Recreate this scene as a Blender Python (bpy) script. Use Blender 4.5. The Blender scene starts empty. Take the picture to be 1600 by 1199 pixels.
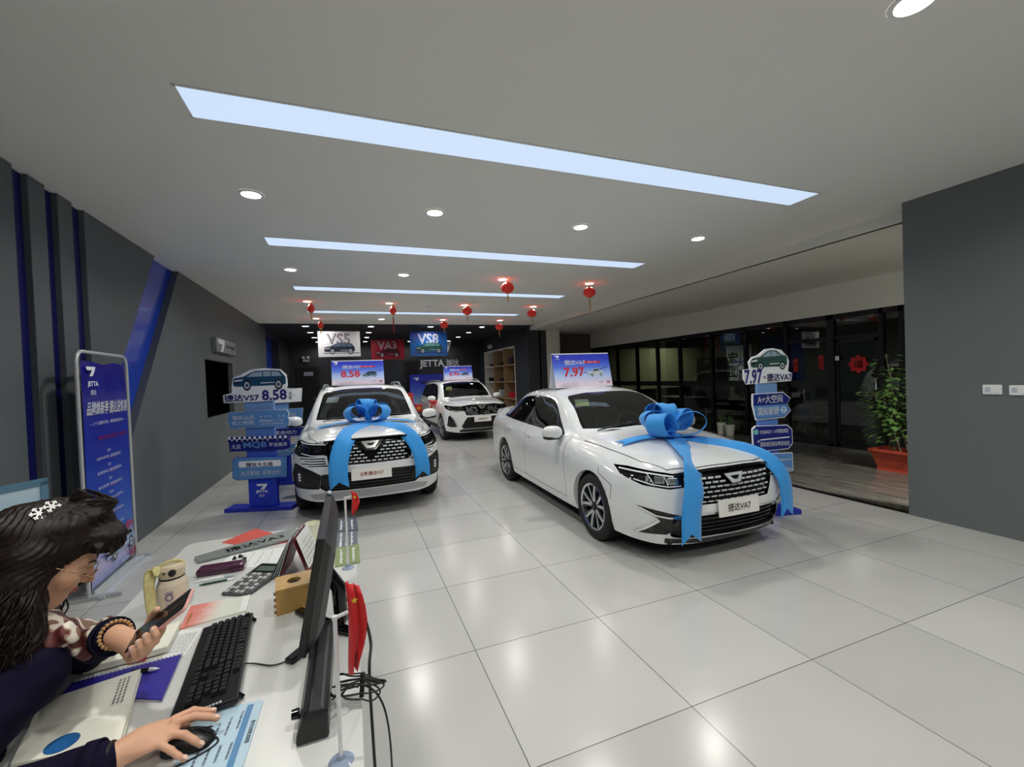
import bpy, bmesh, math, random
import numpy as np
from mathutils import Vector, Matrix
from mathutils.bvhtree import BVHTree
C = bpy.context.scene.collection
SC = bpy.context.scene
PI = math.pi
random.seed(4)

# ---------------------------------------------------------------- camera
CAM_Z = 1.58
FPX, CX, CY = 671.0, 800.0, 599.5
def _n(v): return v / np.linalg.norm(v)
_ry = _n(np.array([546.4 - CX, 598.0 - CY, FPX]))
_rx = np.array([2574.0 - CX, 520.0 - CY, FPX]); _rx = _n(_rx - _ry * np.dot(_rx, _ry))
_rz = np.cross(_rx, _ry)
ROT = np.stack([_rx, _ry, _rz])
CAM = np.array([0, 0, CAM_Z])
cam_data = bpy.data.cameras.new('camera')
cam_data.sensor_fit = 'HORIZONTAL'; cam_data.sensor_width = 36.0
cam_data.lens = FPX / 1600 * 36.0; cam_data.clip_start = 0.03; cam_data.clip_end = 100
cam = bpy.data.objects.new('camera', cam_data); C.objects.link(cam)
_m = Matrix.Identity(4)
for i in range(3):
    _m[i][0] = ROT[i][0]; _m[i][1] = -ROT[i][1]; _m[i][2] = -ROT[i][2]; _m[i][3] = CAM[i]
cam.matrix_world = _m
SC.camera = cam
# a sight line of the photograph met with a real plane of the room (surveying helper)
def _ray(px, py): return ROT @ np.array([px - CX, py - CY, FPX])
def onz(px, py, z): d = _ray(px, py); return Vector(CAM + d * (z - CAM[2]) / d[2])
def onx(px, py, x): d = _ray(px, py); return Vector(CAM + d * (x - CAM[0]) / d[0])
def ony(px, py, y): d = _ray(px, py); return Vector(CAM + d * (y - CAM[1]) / d[1])
def ond(px, py, t): return Vector(CAM + _ray(px, py) * (t / FPX))      # at a depth along the view axis

# ---------------------------------------------------------------- world, exposure
w = bpy.data.worlds.new('world'); SC.world = w; w.use_nodes = True
w.node_tree.nodes['Background'].inputs[0].default_value = (0.01, 0.012, 0.016, 1)
w.node_tree.nodes['Background'].inputs[1].default_value = 1.0
SC.view_settings.view_transform = 'Standard'; SC.view_settings.look = 'None'
SC.view_settings.gamma = 1.0; SC.view_settings.use_curve_mapping = False
SC.view_settings.exposure = 0.0
SC.cycles.use_denoising = True
SC.cycles.max_bounces = 10; SC.cycles.diffuse_bounces = 7; SC.cycles.glossy_bounces = 4
SC.cycles.transparent_max_bounces = 12
SC.cycles.caustics_reflective = False; SC.cycles.caustics_refractive = False
SC.cycles.sample_clamp_indirect = 6.0

DOWNLIGHT_W = 13.0      # watts of one recessed lamp
STRIP_E = 1.0           # radiance of a ceiling light panel

# ---------------------------------------------------------------- materials
def lin(h):
    h = h.lstrip('#'); r = [int(h[i:i+2], 16) / 255 for i in (0, 2, 4)]
    return tuple(c / 12.92 if c <= .04045 else ((c + .055) / 1.055) ** 2.4 for c in r) + (1.0,)
MATS = {}
def mat(name, col='#808080', rough=.5, metal=0.0, spec=.5, coat=0.0, noise=0.0, scale=8.0, emit=None, es=1.0, bump=0.0, bscale=200.0, sheen=0.0):
    if name in MATS: return MATS[name]
    m = bpy.data.materials.new(name); m.use_nodes = True; MATS[name] = m
    nt = m.node_tree; b = nt.nodes['Principled BSDF']
    c = lin(col) if isinstance(col, str) else col
    b.inputs['Base Color'].default_value = c
    b.inputs['Roughness'].default_value = rough; b.inputs['Metallic'].default_value = metal
    b.inputs['Specular IOR Level'].default_value = spec; b.inputs['Coat Weight'].default_value = coat
    b.inputs['Coat Roughness'].default_value = .03
    if sheen: b.inputs['Sheen Weight'].default_value = sheen
    if noise:
        tc = nt.nodes.new('ShaderNodeTexCoord'); n = nt.nodes.new('ShaderNodeTexNoise'); n.inputs['Scale'].default_value = scale
        n.inputs['Detail'].default_value = 4
        mx = nt.nodes.new('ShaderNodeMix'); mx.data_type = 'RGBA'
        mx.inputs[6].default_value = tuple(v * (1 - noise) for v in c[:3]) + (1,); mx.inputs[7].default_value = tuple(min(1, v * (1 + noise)) for v in c[:3]) + (1,)
        nt.links.new(tc.outputs['Object'], n.inputs['Vector'])
        nt.links.new(n.outputs['Fac'], mx.inputs[0]); nt.links.new(mx.outputs[2], b.inputs['Base Color'])
    if bump:
        tc = nt.nodes.new('ShaderNodeTexCoord'); n = nt.nodes.new('ShaderNodeTexNoise'); n.inputs['Scale'].default_value = bscale
        bp = nt.nodes.new('ShaderNodeBump'); bp.inputs['Strength'].default_value = bump
        nt.links.new(tc.outputs['Object'], n.inputs['Vector']); nt.links.new(n.outputs['Fac'], bp.inputs['Height']); nt.links.new(bp.outputs[0], b.inputs['Normal'])
    if emit:
        b.inputs['Emission Color'].default_value = lin(emit); b.inputs['Emission Strength'].default_value = es
    return m
def glass(name, tint='#ffffff', refl=1.0, rough=0.0, ior=1.5):
    if name in MATS: return MATS[name]
    m = bpy.data.materials.new(name); m.use_nodes = True; MATS[name] = m; nt = m.node_tree
    nt.nodes.remove(nt.nodes['Principled BSDF'])
    t = nt.nodes.new('ShaderNodeBsdfTransparent'); t.inputs[0].default_value = lin(tint)
    g = nt.nodes.new('ShaderNodeBsdfGlossy'); g.inputs['Roughness'].default_value = rough; g.inputs[0].default_value = (refl, refl, refl, 1)
    f0 = ((ior - 1) / (ior + 1)) ** 2                       # Schlick reflectance, the same from both sides of the pane
    ge = nt.nodes.new('ShaderNodeNewGeometry'); dt = nt.nodes.new('ShaderNodeVectorMath'); dt.operation = 'DOT_PRODUCT'
    nt.links.new(ge.outputs['Incoming'], dt.inputs[0]); nt.links.new(ge.outputs['Normal'], dt.inputs[1])
    def M_(op, a, b=None):
        q = nt.nodes.new('ShaderNodeMath'); q.operation = op; nt.links.new(a, q.inputs[0])
        if b is not None: q.inputs[1].default_value = b
        return q
    ab = M_('ABSOLUTE', dt.outputs['Value']); iv = nt.nodes.new('ShaderNodeMath'); iv.operation = 'SUBTRACT'; iv.inputs[0].default_value = 1.0; nt.links.new(ab.outputs[0], iv.inputs[1]); iv.use_clamp = True
    pw = M_('POWER', iv.outputs[0], 5.0); sc = M_('MULTIPLY', pw.outputs[0], 1 - f0); f = M_('ADD', sc.outputs[0], f0)
    mx = nt.nodes.new('ShaderNodeMixShader')
    nt.links.new(f.outputs[0], mx.inputs[0]); nt.links.new(t.outputs[0], mx.inputs[1]); nt.links.new(g.outputs[0], mx.inputs[2])
    nt.links.new(mx.outputs[0], nt.nodes['Material Output'].inputs[0])
    return m
def ramp_mat(name, stops, axis='Z', rough=.35, coord='Generated', noise=0.0, nscale=4.0):
    """printed colour bands along one axis of the object"""
    if name in MATS: return MATS[name]
    m = mat(name, '#808080', rough); nt = m.node_tree; b = nt.nodes['Principled BSDF']
    tc = nt.nodes.new('ShaderNodeTexCoord'); sp = nt.nodes.new('ShaderNodeSeparateXYZ'); r = nt.nodes.new('ShaderNodeValToRGB')
    nt.links.new(tc.outputs[coord], sp.inputs[0])
    src = sp.outputs[axis]
    if noise:
        n = nt.nodes.new('ShaderNodeTexNoise'); n.inputs['Scale'].default_value = nscale; n.inputs['Detail'].default_value = 5
        nt.links.new(tc.outputs[coord], n.inputs['Vector'])
        ad = nt.nodes.new('ShaderNodeMath'); ad.operation = 'MULTIPLY_ADD'; ad.inputs[1].default_value = noise
        nt.links.new(n.outputs['Fac'], ad.inputs[0]); nt.links.new(src, ad.inputs[2]); src = ad.outputs[0]
    nt.links.new(src, r.inputs[0]); nt.links.new(r.outputs[0], b.inputs['Base Color'])
    el = r.color_ramp.elements
    while len(el) < len(stops): el.new(0.5)
    for e, (p, c) in zip(el, stops): e.position = p; e.color = lin(c)
    return m

# ---------------------------------------------------------------- mesh collector
class MB:
    def __init__(s): s.v = []; s.f = []; s.m = []; s.M = Matrix.Identity(4); s.sm = []
    def add(s, verts, faces, mi=0, smooth=False):
        o = len(s.v); M = s.M
        s.v += [tuple(M @ Vector(v)) for v in verts]
        s.f += [tuple(i + o for i in f) for f in faces]; s.m += [mi] * len(faces); s.sm += [smooth] * len(faces)
        return s
    def box(s, c, d, mi=0, rz=0.0, R=None):
        x, y, z = d[0] / 2, d[1] / 2, d[2] / 2
        vs = [Vector((a * x, b * y, e * z)) for e in (-1, 1) for b in (-1, 1) for a in (-1, 1)]
        R = R if R is not None else Matrix.Rotation(rz, 3, 'Z')
        c = Vector(c); vs = [R @ v + c for v in vs]
        return s.add(vs, [(0, 2, 3, 1), (4, 5, 7, 6), (0, 1, 5, 4), (2, 6, 7, 3), (0, 4, 6, 2), (1, 3, 7, 5)], mi)
    def rng(s, a, b, mi=0):                                   # box from corner to corner
        return s.box([(p + q) / 2 for p, q in zip(a, b)], [abs(q - p) for p, q in zip(a, b)], mi)
    def prism(s, poly, t, mi=0, plane='xz', off=0.0, side=None):
        """2-D outline given thickness t along the third axis, from off to off+t"""
        n = len(poly)
        def p3(u, v, w): return (u, w, v) if plane == 'xz' else ((w, u, v) if plane == 'yz' else (u, v, w))
        vs = [p3(u, v, off) for u, v in poly] + [p3(u, v, off + t) for u, v in poly]
        s.add(vs, [tuple(range(n)), tuple(range(2 * n - 1, n - 1, -1))], mi)
        return s.add(vs, [(i, i + n, (i + 1) % n + n, (i + 1) % n) for i in range(n)], mi if side is None else side)
    def tube(s, pts, r, n=8, mi=0, cap=True, smooth=True):
        pts = [Vector(p) for p in pts]; rr = r if isinstance(r, (list, tuple)) else [r] * len(pts)
        vs = []; up = None
        for i, p in enumerate(pts):
            t = (pts[min(i + 1, len(pts) - 1)] - pts[max(i - 1, 0)]).normalized()
            if up is None: up = Vector((0, 0, 1)) if abs(t.z) < .9 else Vector((1, 0, 0))
            a = t.cross(up).normalized(); b = a.cross(t).normalized(); up = b
            vs += [p + (a * math.cos(2 * PI * k / n) + b * math.sin(2 * PI * k / n)) * rr[i] for k in range(n)]
        fs = [(i * n + k, i * n + (k + 1) % n, (i + 1) * n + (k + 1) % n, (i + 1) * n + k) for i in range(len(pts) - 1) for k in range(n)]
        s.add(vs, fs, mi, smooth)
        if cap:
            e = (len(pts) - 1) * n
            s.add(vs, [tuple(range(n - 1, -1, -1)), tuple(range(e, e + n))], mi)
        return s
    def lathe(s, prof, n=32, mi=0, c=(0, 0, 0), axis='z', smooth=True, a0=0, a1=2 * PI, mis=None):
        full = abs(a1 - a0 - 2 * PI) < 1e-6; m = n if full else n + 1; vs = []; c = Vector(c)
        for r, h in prof:
            for k in range(m):
                a = a0 + (a1 - a0) * k / n; x, y = r * math.cos(a), r * math.sin(a)
                vs.append(c + Vector((x, y, h) if axis == 'z' else ((h, x, y) if axis == 'x' else (x, h, y))))
        for i in range(len(prof) - 1):
            fs = [(i * m + k, i * m + (k + 1) % m, (i + 1) * m + (k + 1) % m, (i + 1) * m + k) for k in range(n)]
            s.add(vs, fs, mi if mis is None else mis[i], smooth)
        return s
    def disc(s, c, r, n=24, mi=0, nrm='z', flip=False, ry=None):
        ry = r if ry is None else ry; c = Vector(c)
        vs = []
        for k in range(n):
            x, y = r * math.cos(2 * PI * k / n), ry * math.sin(2 * PI * k / n)
            vs.append(c + Vector((x, y, 0) if nrm == 'z' else ((x, 0, y) if nrm == 'y' else (0, x, y))))
        f = tuple(range(n)); return s.add(vs, [f[::-1] if flip else f], mi)
    def ell(s, c, r, nu=16, nv=10, mi=0, R=None, e=1.0):
        vs = []; fs = []; c = Vector(c); R = R if R is not None else Matrix.Identity(3)
        pw = lambda t: math.copysign(abs(t) ** e, t)
        for j in range(nv + 1):
            t = PI * j / nv - PI / 2
            for i in range(nu):
                a = 2 * PI * i / nu
                vs.append(c + R @ Vector((r[0] * pw(math.cos(t)) * pw(math.cos(a)), r[1] * pw(math.cos(t)) * pw(math.sin(a)), r[2] * pw(math.sin(t)))))
        for j in range(nv):
            fs += [(j * nu + i, j * nu + (i + 1) % nu, (j + 1) * nu + (i + 1) % nu, (j + 1) * nu + i) for i in range(nu)]
        return s.add(vs, fs, mi, True)
    def grid(s, rows, mi=0, smooth=True, closed=False):
        n = len(rows[0]); vs = [p for r in rows for p in r]
        k = n if closed else n - 1
        return s.add(vs, [(i * n + j, i * n + (j + 1) % n, (i + 1) * n + (j + 1) % n, (i + 1) * n + j) for i in range(len(rows) - 1) for j in range(k)], mi, smooth)
    def poly(s, pts, mi=0): return s.add(pts, [tuple(range(len(pts)))], mi)
    def build(s, name, mats, parent=None, bevel=0.0, seg=2, angle=40, weld=False, loc=None, smooth_all=False):
        me = bpy.data.meshes.new(name); me.from_pydata(s.v, [], s.f)
        for p, a, b in zip(me.polygons, s.m, s.sm): p.material_index = a; p.use_smooth = b or smooth_all
        if not isinstance(mats, (list, tuple)): mats = [mats]
        for m in mats: me.materials.append(m)
        if bevel or weld:
            bm = bmesh.new(); bm.from_mesh(me)
            bmesh.ops.remove_doubles(bm, verts=bm.verts, dist=1e-5)
            if bevel:
                es = [e for e in bm.edges if len(e.link_faces) == 2 and e.calc_face_angle(0) > math.radians(angle)]
                bmesh.ops.bevel(bm, geom=es, offset=bevel, segments=seg, affect='EDGES', profile=.5, clamp_overlap=True)
            bmesh.ops.recalc_face_normals(bm, faces=bm.faces)
            bm.to_mesh(me); bm.free()
        me.update()
        o = bpy.data.objects.new(name, me); C.objects.link(o)
        if parent is not None: o.parent = parent
        if loc is not None: o.location = loc
        return o
def bm_obj(name, bm, mats, parent=None):
    me = bpy.data.meshes.new(name); bm.to_mesh(me); bm.free()
    for m in (mats if isinstance(mats, (list, tuple)) else [mats]): me.materials.append(m)
    o = bpy.data.objects.new(name, me); C.objects.link(o)
    if parent is not None: o.parent = parent
    return o
def tag(o, label, cat, group=None, kind=None):
    o['label'] = label; o['category'] = cat
    if group: o['group'] = group
    if kind: o['kind'] = kind
    return o
def thing(name, label, cat, loc=(0, 0, 0), rz=0.0, group=None):
    o = bpy.data.objects.new(name, None); C.objects.link(o); o.empty_display_size = .1
    o.location = loc; o.rotation_euler = (0, 0, rz)
    return tag(o, label, cat, group)
def struct(o, label=None):
    o['kind'] = 'structure'
    if label: o['label'] = label
    return o
def copy_tree(o, parent=None):
    c = o.copy(); C.objects.link(c)
    if parent is not None: c.parent = parent
    for ch in list(o.children): copy_tree(ch, c)
    return c

# ---------------------------------------------------------------- lettering
_tc = {}
def text_mesh(t, bold=0.0, shear=0.0):
    k = (t, bold, shear)
    if k in _tc: return _tc[k]
    c = bpy.data.curves.new('t', 'FONT'); c.body = t; c.size = 1; c.resolution_u = 2; c.offset = bold; c.shear = shear
    o = bpy.data.objects.new('t', c); me = bpy.data.meshes.new_from_object(o)
    v = [tuple(p.co) for p in me.vertices]; f = [tuple(p.vertices) for p in me.polygons]
    bpy.data.objects.remove(o); bpy.data.meshes.remove(me); bpy.data.curves.remove(c)
    xs = [p[0] for p in v] or [0]; ys = [p[1] for p in v] or [0]
    _tc[k] = (v, f, min(xs), max(xs), min(ys), max(ys)); return _tc[k]
def text(mb, t, c, h, mi=0, w=None, plane='xz', off=0.0, bold=0.01, shear=0.0, align='c', sgn=1):
    """flat lettering h high (width w if given) centred at c=(u,v) in the plane"""
    cjk = any(ord(ch) > 127 for ch in t)
    v, f, x0, x1, y0, y1 = text_mesh(t, min(bold, .004) if cjk else bold, shear)
    if not v: return
    sy = h / (y1 - y0); sx = (w / (x1 - x0)) if w else sy
    ox = {'c': (x0 + x1) / 2, 'l': x0, 'r': x1}[align]
    sh = [(0, 0)] if not cjk or bold <= .006 else [(i * bold * .55, j * bold * .55) for i in (-1, 1) for j in (-1, 1)]
    for dx, dy in sh:
     out = []
     for p in v:
        a = c[0] + sgn * (p[0] + dx - ox) * sx; b = c[1] + (p[1] + dy - (y0 + y1) / 2) * sy
        out.append((a, off, b) if plane == 'xz' else ((off, a, b) if plane == 'yz' else (a, b, off)))
     mb.add(out, f if sgn == 1 else [q[::-1] for q in f], mi)
def rrect(x0, y0, x1, y1, r, n=5):
    pts = []
    for cx, cy, a in ((x1 - r, y1 - r, 0), (x0 + r, y1 - r, 90), (x0 + r, y0 + r, 180), (x1 - r, y0 + r, 270)):
        pts += [(cx + r * math.cos(math.radians(a + 90 * k / n)), cy + r * math.sin(math.radians(a + 90 * k / n))) for k in range(n + 1)]
    return pts
def catmull(pts, n=8):
    P = [np.array(p, float) for p in pts]; out = []
    for i in range(len(P) - 1):
        p0 = P[max(i - 1, 0)]; p1 = P[i]; p2 = P[i + 1]; p3 = P[min(i + 2, len(P) - 1)]
        if i == 0: p0 = 2 * p1 - p2
        if i == len(P) - 2: p3 = 2 * p2 - p1
        for k in range(n):
            t = k / n
            out.append(.5 * (2 * p1 + (p2 - p0) * t + (2 * p0 - 5 * p1 + 4 * p2 - p3) * t * t + (3 * p1 - p0 - 3 * p2 + p3) * t ** 3))
    out.append(P[-1]); return [Vector(p) if len(p) == 3 else tuple(p) for p in out]
# the car maker's emblem as flat polygons (a sliced slanting shape), unit width, centred
EMBLEM = [[(-.62, .30), (.62, .30), (.50, .04), (.20, -.32), (-.20, -.32), (.16, .07), (-.50, .07)]]
def emblem(mb, c, wd, mi=0, off=0.0, plane='xz', sgn=1):
    for p in EMBLEM:
        q = [(c[0] + sgn * u * wd / 1.24, c[1] + v * wd / 1.24) for u, v in p]
        if sgn < 0: q = q[::-1]
        mb.poly([(u, off, v) if plane == 'xz' else ((off, u, v) if plane == 'yz' else (u, v, off)) for u, v in q], mi)
# printed car picture: nose to the left, unit length
def car_print(mb, c, L, H, off, step, m_body, m_glass, m_wheel, m_rim, m_light, flip=1, suv=True):
    def P(pts, mi, k): mb.poly([(c[0] + flip * u * L, off + step * k, c[1] + v * H) for u, v in (pts if flip > 0 else pts[::-1])], mi)
    if suv:
        body = [(-.5, -.30), (-.5, .02), (-.47, .10), (-.30, .17), (-.14, .40), (-.06, .46), (.25, .47), (.40, .43), (.48, .15), (.5, .05), (.5, -.28), (.44, -.34), (-.44, -.36)]
        gl = [(-.24, .15), (-.11, .38), (.0, .41), (.24, .42), (.37, .38), (.43, .15)]
    else:
        body = [(-.5, -.30), (-.5, -.02), (-.45, .08), (-.24, .16), (-.06, .40), (.04, .46), (.2, .44), (.36, .22), (.48, .16), (.5, .08), (.49, -.26), (.42, -.34), (-.44, -.36)]
        gl = [(-.19, .14), (-.03, .37), (.06, .41), (.18, .39), (.33, .18)]
    P(body, m_body, 0); P(gl, m_glass, 1)
    for x in (.06, .22): P([(x, .14), (x + .02, .14), (x + .01, .42), (x - .005, .42)], m_body, 2)
    P([(-.49, -.02), (-.30, .03), (-.33, -.05), (-.47, -.09)], m_light, 1)
    P([(-.5, -.1), (-.38, -.12), (-.38, -.2), (-.5, -.2)], m_wheel, 1)
    P([(.02, -.22), (.30, -.2), (.30, -.17), (.02, -.18)], m_light, 1)
    for x in (-.24, .36):
        for r, mi, k in ((.105, m_wheel, 2), (.07, m_rim, 3), (.03, m_wheel, 4)):
            q = [(x + r * math.cos(2 * PI * i / 20) * (.75 if suv else .8), -.30 + r * math.sin(2 * PI * i / 20) * L / H) for i in range(20)]
            P(q, mi, k)
# ================================================================ setting
K = 1.0395
XL, XR, ZC, ZB, YB = -2.05 * K, 5.12 * K, 3.19, 3.19, 18.0 * K
XF, XG, ZK = 5.38 * K, 8.3 * K, 2.95 * K      # soffit edge, glass wall, corridor ceiling
YW = 12.15 * K                                 # where the black ceiling starts
YP = 2.585 * K
m_grey = mat('grey_wall_paint', '#5c6164', .55, noise=.05, scale=3)
m_dark = mat('charcoal_wall_paint', '#2f3235', .6, noise=.05, scale=3)
m_black = mat('black_ceiling_paint', '#101113', .7)
m_blue = mat('royal_blue_panel', '#1743bd', .25, coat=.3)
m_ceil = mat('white_ceiling_paint', '#e9e8e2', .85, noise=.02, scale=2)
m_white = mat('white_wall_paint', '#e4e2da', .8, noise=.02, scale=2)
# floor: big glossy porcelain tiles
def tile_mat(name, c1, c2, size, off, rough, grout, spec=.5, marble=False):
    m = mat(name, c1, rough, spec=spec); nt = m.node_tree; b = nt.nodes['Principled BSDF']; L = nt.links.new
    tc = nt.nodes.new('ShaderNodeTexCoord'); mp = nt.nodes.new('ShaderNodeMapping')
    mp.inputs['Location'].default_value = (-off[0], -off[1], 0)
    L(tc.outputs['Object'], mp.inputs[0])
    br = nt.nodes.new('ShaderNodeTexBrick'); br.offset = 0; br.squash = 1
    br.inputs['Scale'].default_value = 1; br.inputs['Brick Width'].default_value = size; br.inputs['Row Height'].default_value = size
    br.inputs['Mortar Size'].default_value = .0022; br.inputs['Mortar Smooth'].default_value = .1; br.inputs['Bias'].default_value = 0
    br.inputs['Color1'].default_value = lin(c1); br.inputs['Color2'].default_value = lin(c2); br.inputs['Mortar'].default_value = lin(grout)
    L(mp.outputs[0], br.inputs['Vector'])
    n = nt.nodes.new('ShaderNodeTexNoise'); n.inputs['Scale'].default_value = 1.2 if not marble else 2.2; n.inputs['Detail'].default_value = 6
    if marble:
        mp2 = nt.nodes.new('ShaderNodeMapping'); mp2.inputs['Scale'].default_value = (4.5, .7, 1); L(tc.outputs['Object'], mp2.inputs[0]); L(mp2.outputs[0], n.inputs['Vector'])
    else: L(tc.outputs['Object'], n.inputs['Vector'])
    r = nt.nodes.new('ShaderNodeValToRGB'); r.color_ramp.elements[0].position = .35; r.color_ramp.elements[1].position = .7
    lo = .93 if not marble else .45
    r.color_ramp.elements[0].color = (lo, lo, lo, 1); r.color_ramp.elements[1].color = (1, 1, 1, 1)
    L(n.outputs['Fac'], r.inputs[0])
    mx = nt.nodes.new('ShaderNodeMix'); mx.data_type = 'RGBA'; mx.blend_type = 'MULTIPLY'; mx.inputs[0].default_value = 1
    L(br.outputs['Color'], mx.inputs[6]); L(r.outputs[0], mx.inputs[7]); L(mx.outputs[2], b.inputs['Base Color'])
    return m
T = .8 * K * .985
m_floor = tile_mat('pale_porcelain_tiles', '#c9c8c5', '#bdbcba', T, (.593 * K, 2.31 * K), .2, '#55534f', .55)
m_marble = tile_mat('dark_marble_tiles', '#6a665f', '#625e58', .9, (.2, .1), .10, '#3a3733', .6, True)
Y0 = -4.2
o = MB().rng((XL - .5, Y0, -.1), (XR + .02, YB, 0)).build('floor', m_floor); struct(o, 'pale grey glossy porcelain tile floor of the showroom')
o = MB().rng((XR + .12, -1.2, -.1), (13.6, 16.2, 0)).build('floor', m_marble); struct(o, 'dark marble tile floor in front of the glass offices')
o = MB().rng((XR + .02, -1.2, -.1), (XR + .12, 16.2, .002)).build('trim_1', mat('black_stone', '#17120f', .12)); struct(o, 'black stone strip between the pale tiles and the dark marble')
# ceilings
o = MB().rng((XL - .4, Y0, ZC), (XF, YW, ZC + .12)).build('ceiling', m_ceil); struct(o, 'white plasterboard showroom ceiling')
o = MB().rng((XL - .4, YW, ZB), (XF, YB, ZB + .12)).build('ceiling', m_black); struct(o, 'black ceiling at the far end of the showroom')
mb = MB(); mb.rng((XF, -1.2, ZK), (XG, 16.2, ZK + .3)); mb.rng((XF - .002, -1.2, ZK), (XF + .05, YW, ZC + .1))
struct(mb.build('ceiling', m_white), 'lowered ceiling above the office corridor with its fascia')
o = MB().rng((XG, -1.2, ZK), (13.6, 16.2, ZK + .1)).build('ceiling', m_ceil); struct(o, 'ceiling inside the glass offices')
# left wall: deep grey panels with blue slots between them
def lw(poly, name, m, x0=XL - .08, t=.08):
    return MB().prism([(y * K, z) for y, z in poly], t, plane='yz', off=x0).build(name, m, bevel=.004, seg=1)
H = ZC
for poly, lab in (([(-4.04, 0), (3.87, 0), (3.87, H), (-4.04, H)], 'nearest grey panel of the left wall'),
                  ([(4.02, 0), (4.20, 0), (4.20, H), (4.02, H)], 'narrow grey wall panel between the first two dark slots'),
                  ([(4.345, 0), (4.53, 0), (4.53, H), (4.345, H)], 'narrow grey wall panel between the second and third dark slots'),
                  ([(4.70, 0), (4.72, 1.12), (6.12, H), (4.70, H)], 'grey wall panel cut slanting beside the blue band')):
    struct(lw(poly, 'wall_left', m_grey), lab)
# far grey panel with a slanting edge and the hatch opening
yb = [(4.55, 0), (7.78, 0), (7.78, H), (6.86, H)]
mb = MB()
for poly in (yb, [(7.78, 0), (9.42, 0), (9.42, 1.05 * K), (7.78, 1.05 * K)], [(7.78, 1.965 * K), (9.42, 1.965 * K), (9.42, H), (7.78, H)], [(9.42, 0), (13.05, 0), (13.05, H), (9.42, H)]):
    mb.prism([(y * K, z) for y, z in poly], .08, plane='yz', off=XL - .08)
struct(mb.build('wall_left', m_grey), 'long grey panel of the left wall with a dark hatch')
struct(MB().rng((XL - .22, 15.3 * K, 0), (XL, YB, H)).build('wall_left', m_dark), 'charcoal end of the left wall')
struct(MB().rng((XL - .22, 13.05 * K, 2.95 * K), (XL, 15.3 * K, H)).build('wall_left', m_dark), 'charcoal wall above the far blue recess')
mb = MB(); mb.rng((XL - .15, 3.5 * K, 0), (XL - .075, 7.6 * K, H)); mb.rng((XL - .3, 12.9 * K, 0), (XL - .2, 15.5 * K, H))
struct(mb.build('wall_left', m_blue), 'royal blue backing of the slots in the left wall')
struct(MB().rng((XL - .07, 3.85 * K, .002), (XL - .042, 4.705 * K, H - .002)).build('wall_left', mat('shaded_blue_paint', '#0b1158', .4)), 'blue backing of the three upright slots in the left wall, shade put into its colour')  # the royal blue again, with the slots' shadow put into the colour
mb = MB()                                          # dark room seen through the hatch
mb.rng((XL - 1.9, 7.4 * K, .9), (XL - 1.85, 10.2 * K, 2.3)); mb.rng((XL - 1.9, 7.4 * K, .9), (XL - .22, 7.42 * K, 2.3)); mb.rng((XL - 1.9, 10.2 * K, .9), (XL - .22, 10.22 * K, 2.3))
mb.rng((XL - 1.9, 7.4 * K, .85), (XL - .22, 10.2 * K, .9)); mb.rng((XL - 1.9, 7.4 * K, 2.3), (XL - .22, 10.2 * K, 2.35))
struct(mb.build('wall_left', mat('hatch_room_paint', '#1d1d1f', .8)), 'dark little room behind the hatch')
# skirting-free walls: right pillar wall, back wall, far right wall
struct(MB().rng((XR, Y0, 0), (XR + .35, YP, ZC)).build('wall_right', mat('slate_wall_paint', '#676d6d', .5, noise=.04, scale=3)), 'slate grey wall on the right with switch plates')
for i, y in enumerate((2.16, 1.2)):
    pass
struct(MB().rng((XL - .4, YB, 0), (13.6, YB + .15, 3.6)).build('wall_back', m_dark), 'charcoal end wall of the showroom')
struct(MB().rng((XL - .4, Y0 - .15, 0), (13.6, Y0, 3.6)).build('wall_front', mat('entrance_wall_paint', '#8a8d8f', .7)), 'wall behind the viewer')
XS = 5.3 * K
mb = MB()                                          # right end wall with the shelf recess
ys0, ys1, zs0, zs1 = 13.66 * K, 17.15 * K, .1, 2.56 * K
mb.rng((XS, 12.48 * K, 0), (XS + .45, ys0, 3.4)); mb.rng((XS, ys1, 0), (XS + .45, YB, 3.4)); mb.rng((XS, ys0, zs1), (XS + .45, ys1, 3.4)); mb.rng((XS, ys0, 0), (XS + .45, ys1, zs0))
mb.rng((XS + .43, ys0, 0), (XS + .45, ys1, 3.4)); mb.rng((XS + .4, 12.48 * K, 0), (5.94 * K, 12.9 * K, 3.4))
struct(mb.build('wall_right', m_dark), 'charcoal wall with the recessed display shelves')
mb = MB(); mb.rng((5.94 * K, 12.48 * K, 0), (6.42 * K, 12.75 * K, 3.4))
struct(mb.build('wall_right', m_white), 'pale column beside the charcoal wall')
struct(MB().rng((6.42 * K, 13.6 * K, 0), (XG + .1, 13.75 * K, 3.4)).build('wall_right', mat('brown_corridor_paint', '#5a5450', .7)), 'dim wall closing the office corridor')
struct(MB().rng((XG - .06, -1.2, 2.42 * K), (XG + .06, 13.7 * K, ZK + .02)).build('wall_right', m_white), 'pale wall above the glass partition')
struct(MB().rng((13.5, -1.2, 0), (13.6, 16.2, 3.4)).build('wall_right', mat('office_wall_paint', '#6d6b62', .8)), 'far wall inside the offices')
mb = MB(); mb.rng((XR + .35, -1.2, 0), (13.6, -1.05, 3.4)); mb.rng((XG, 13.7 * K, 0), (13.6, 13.8 * K, 3.4))
struct(mb.build('wall_right', mat('office_wall_paint')), 'end walls of the office strip')

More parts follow.
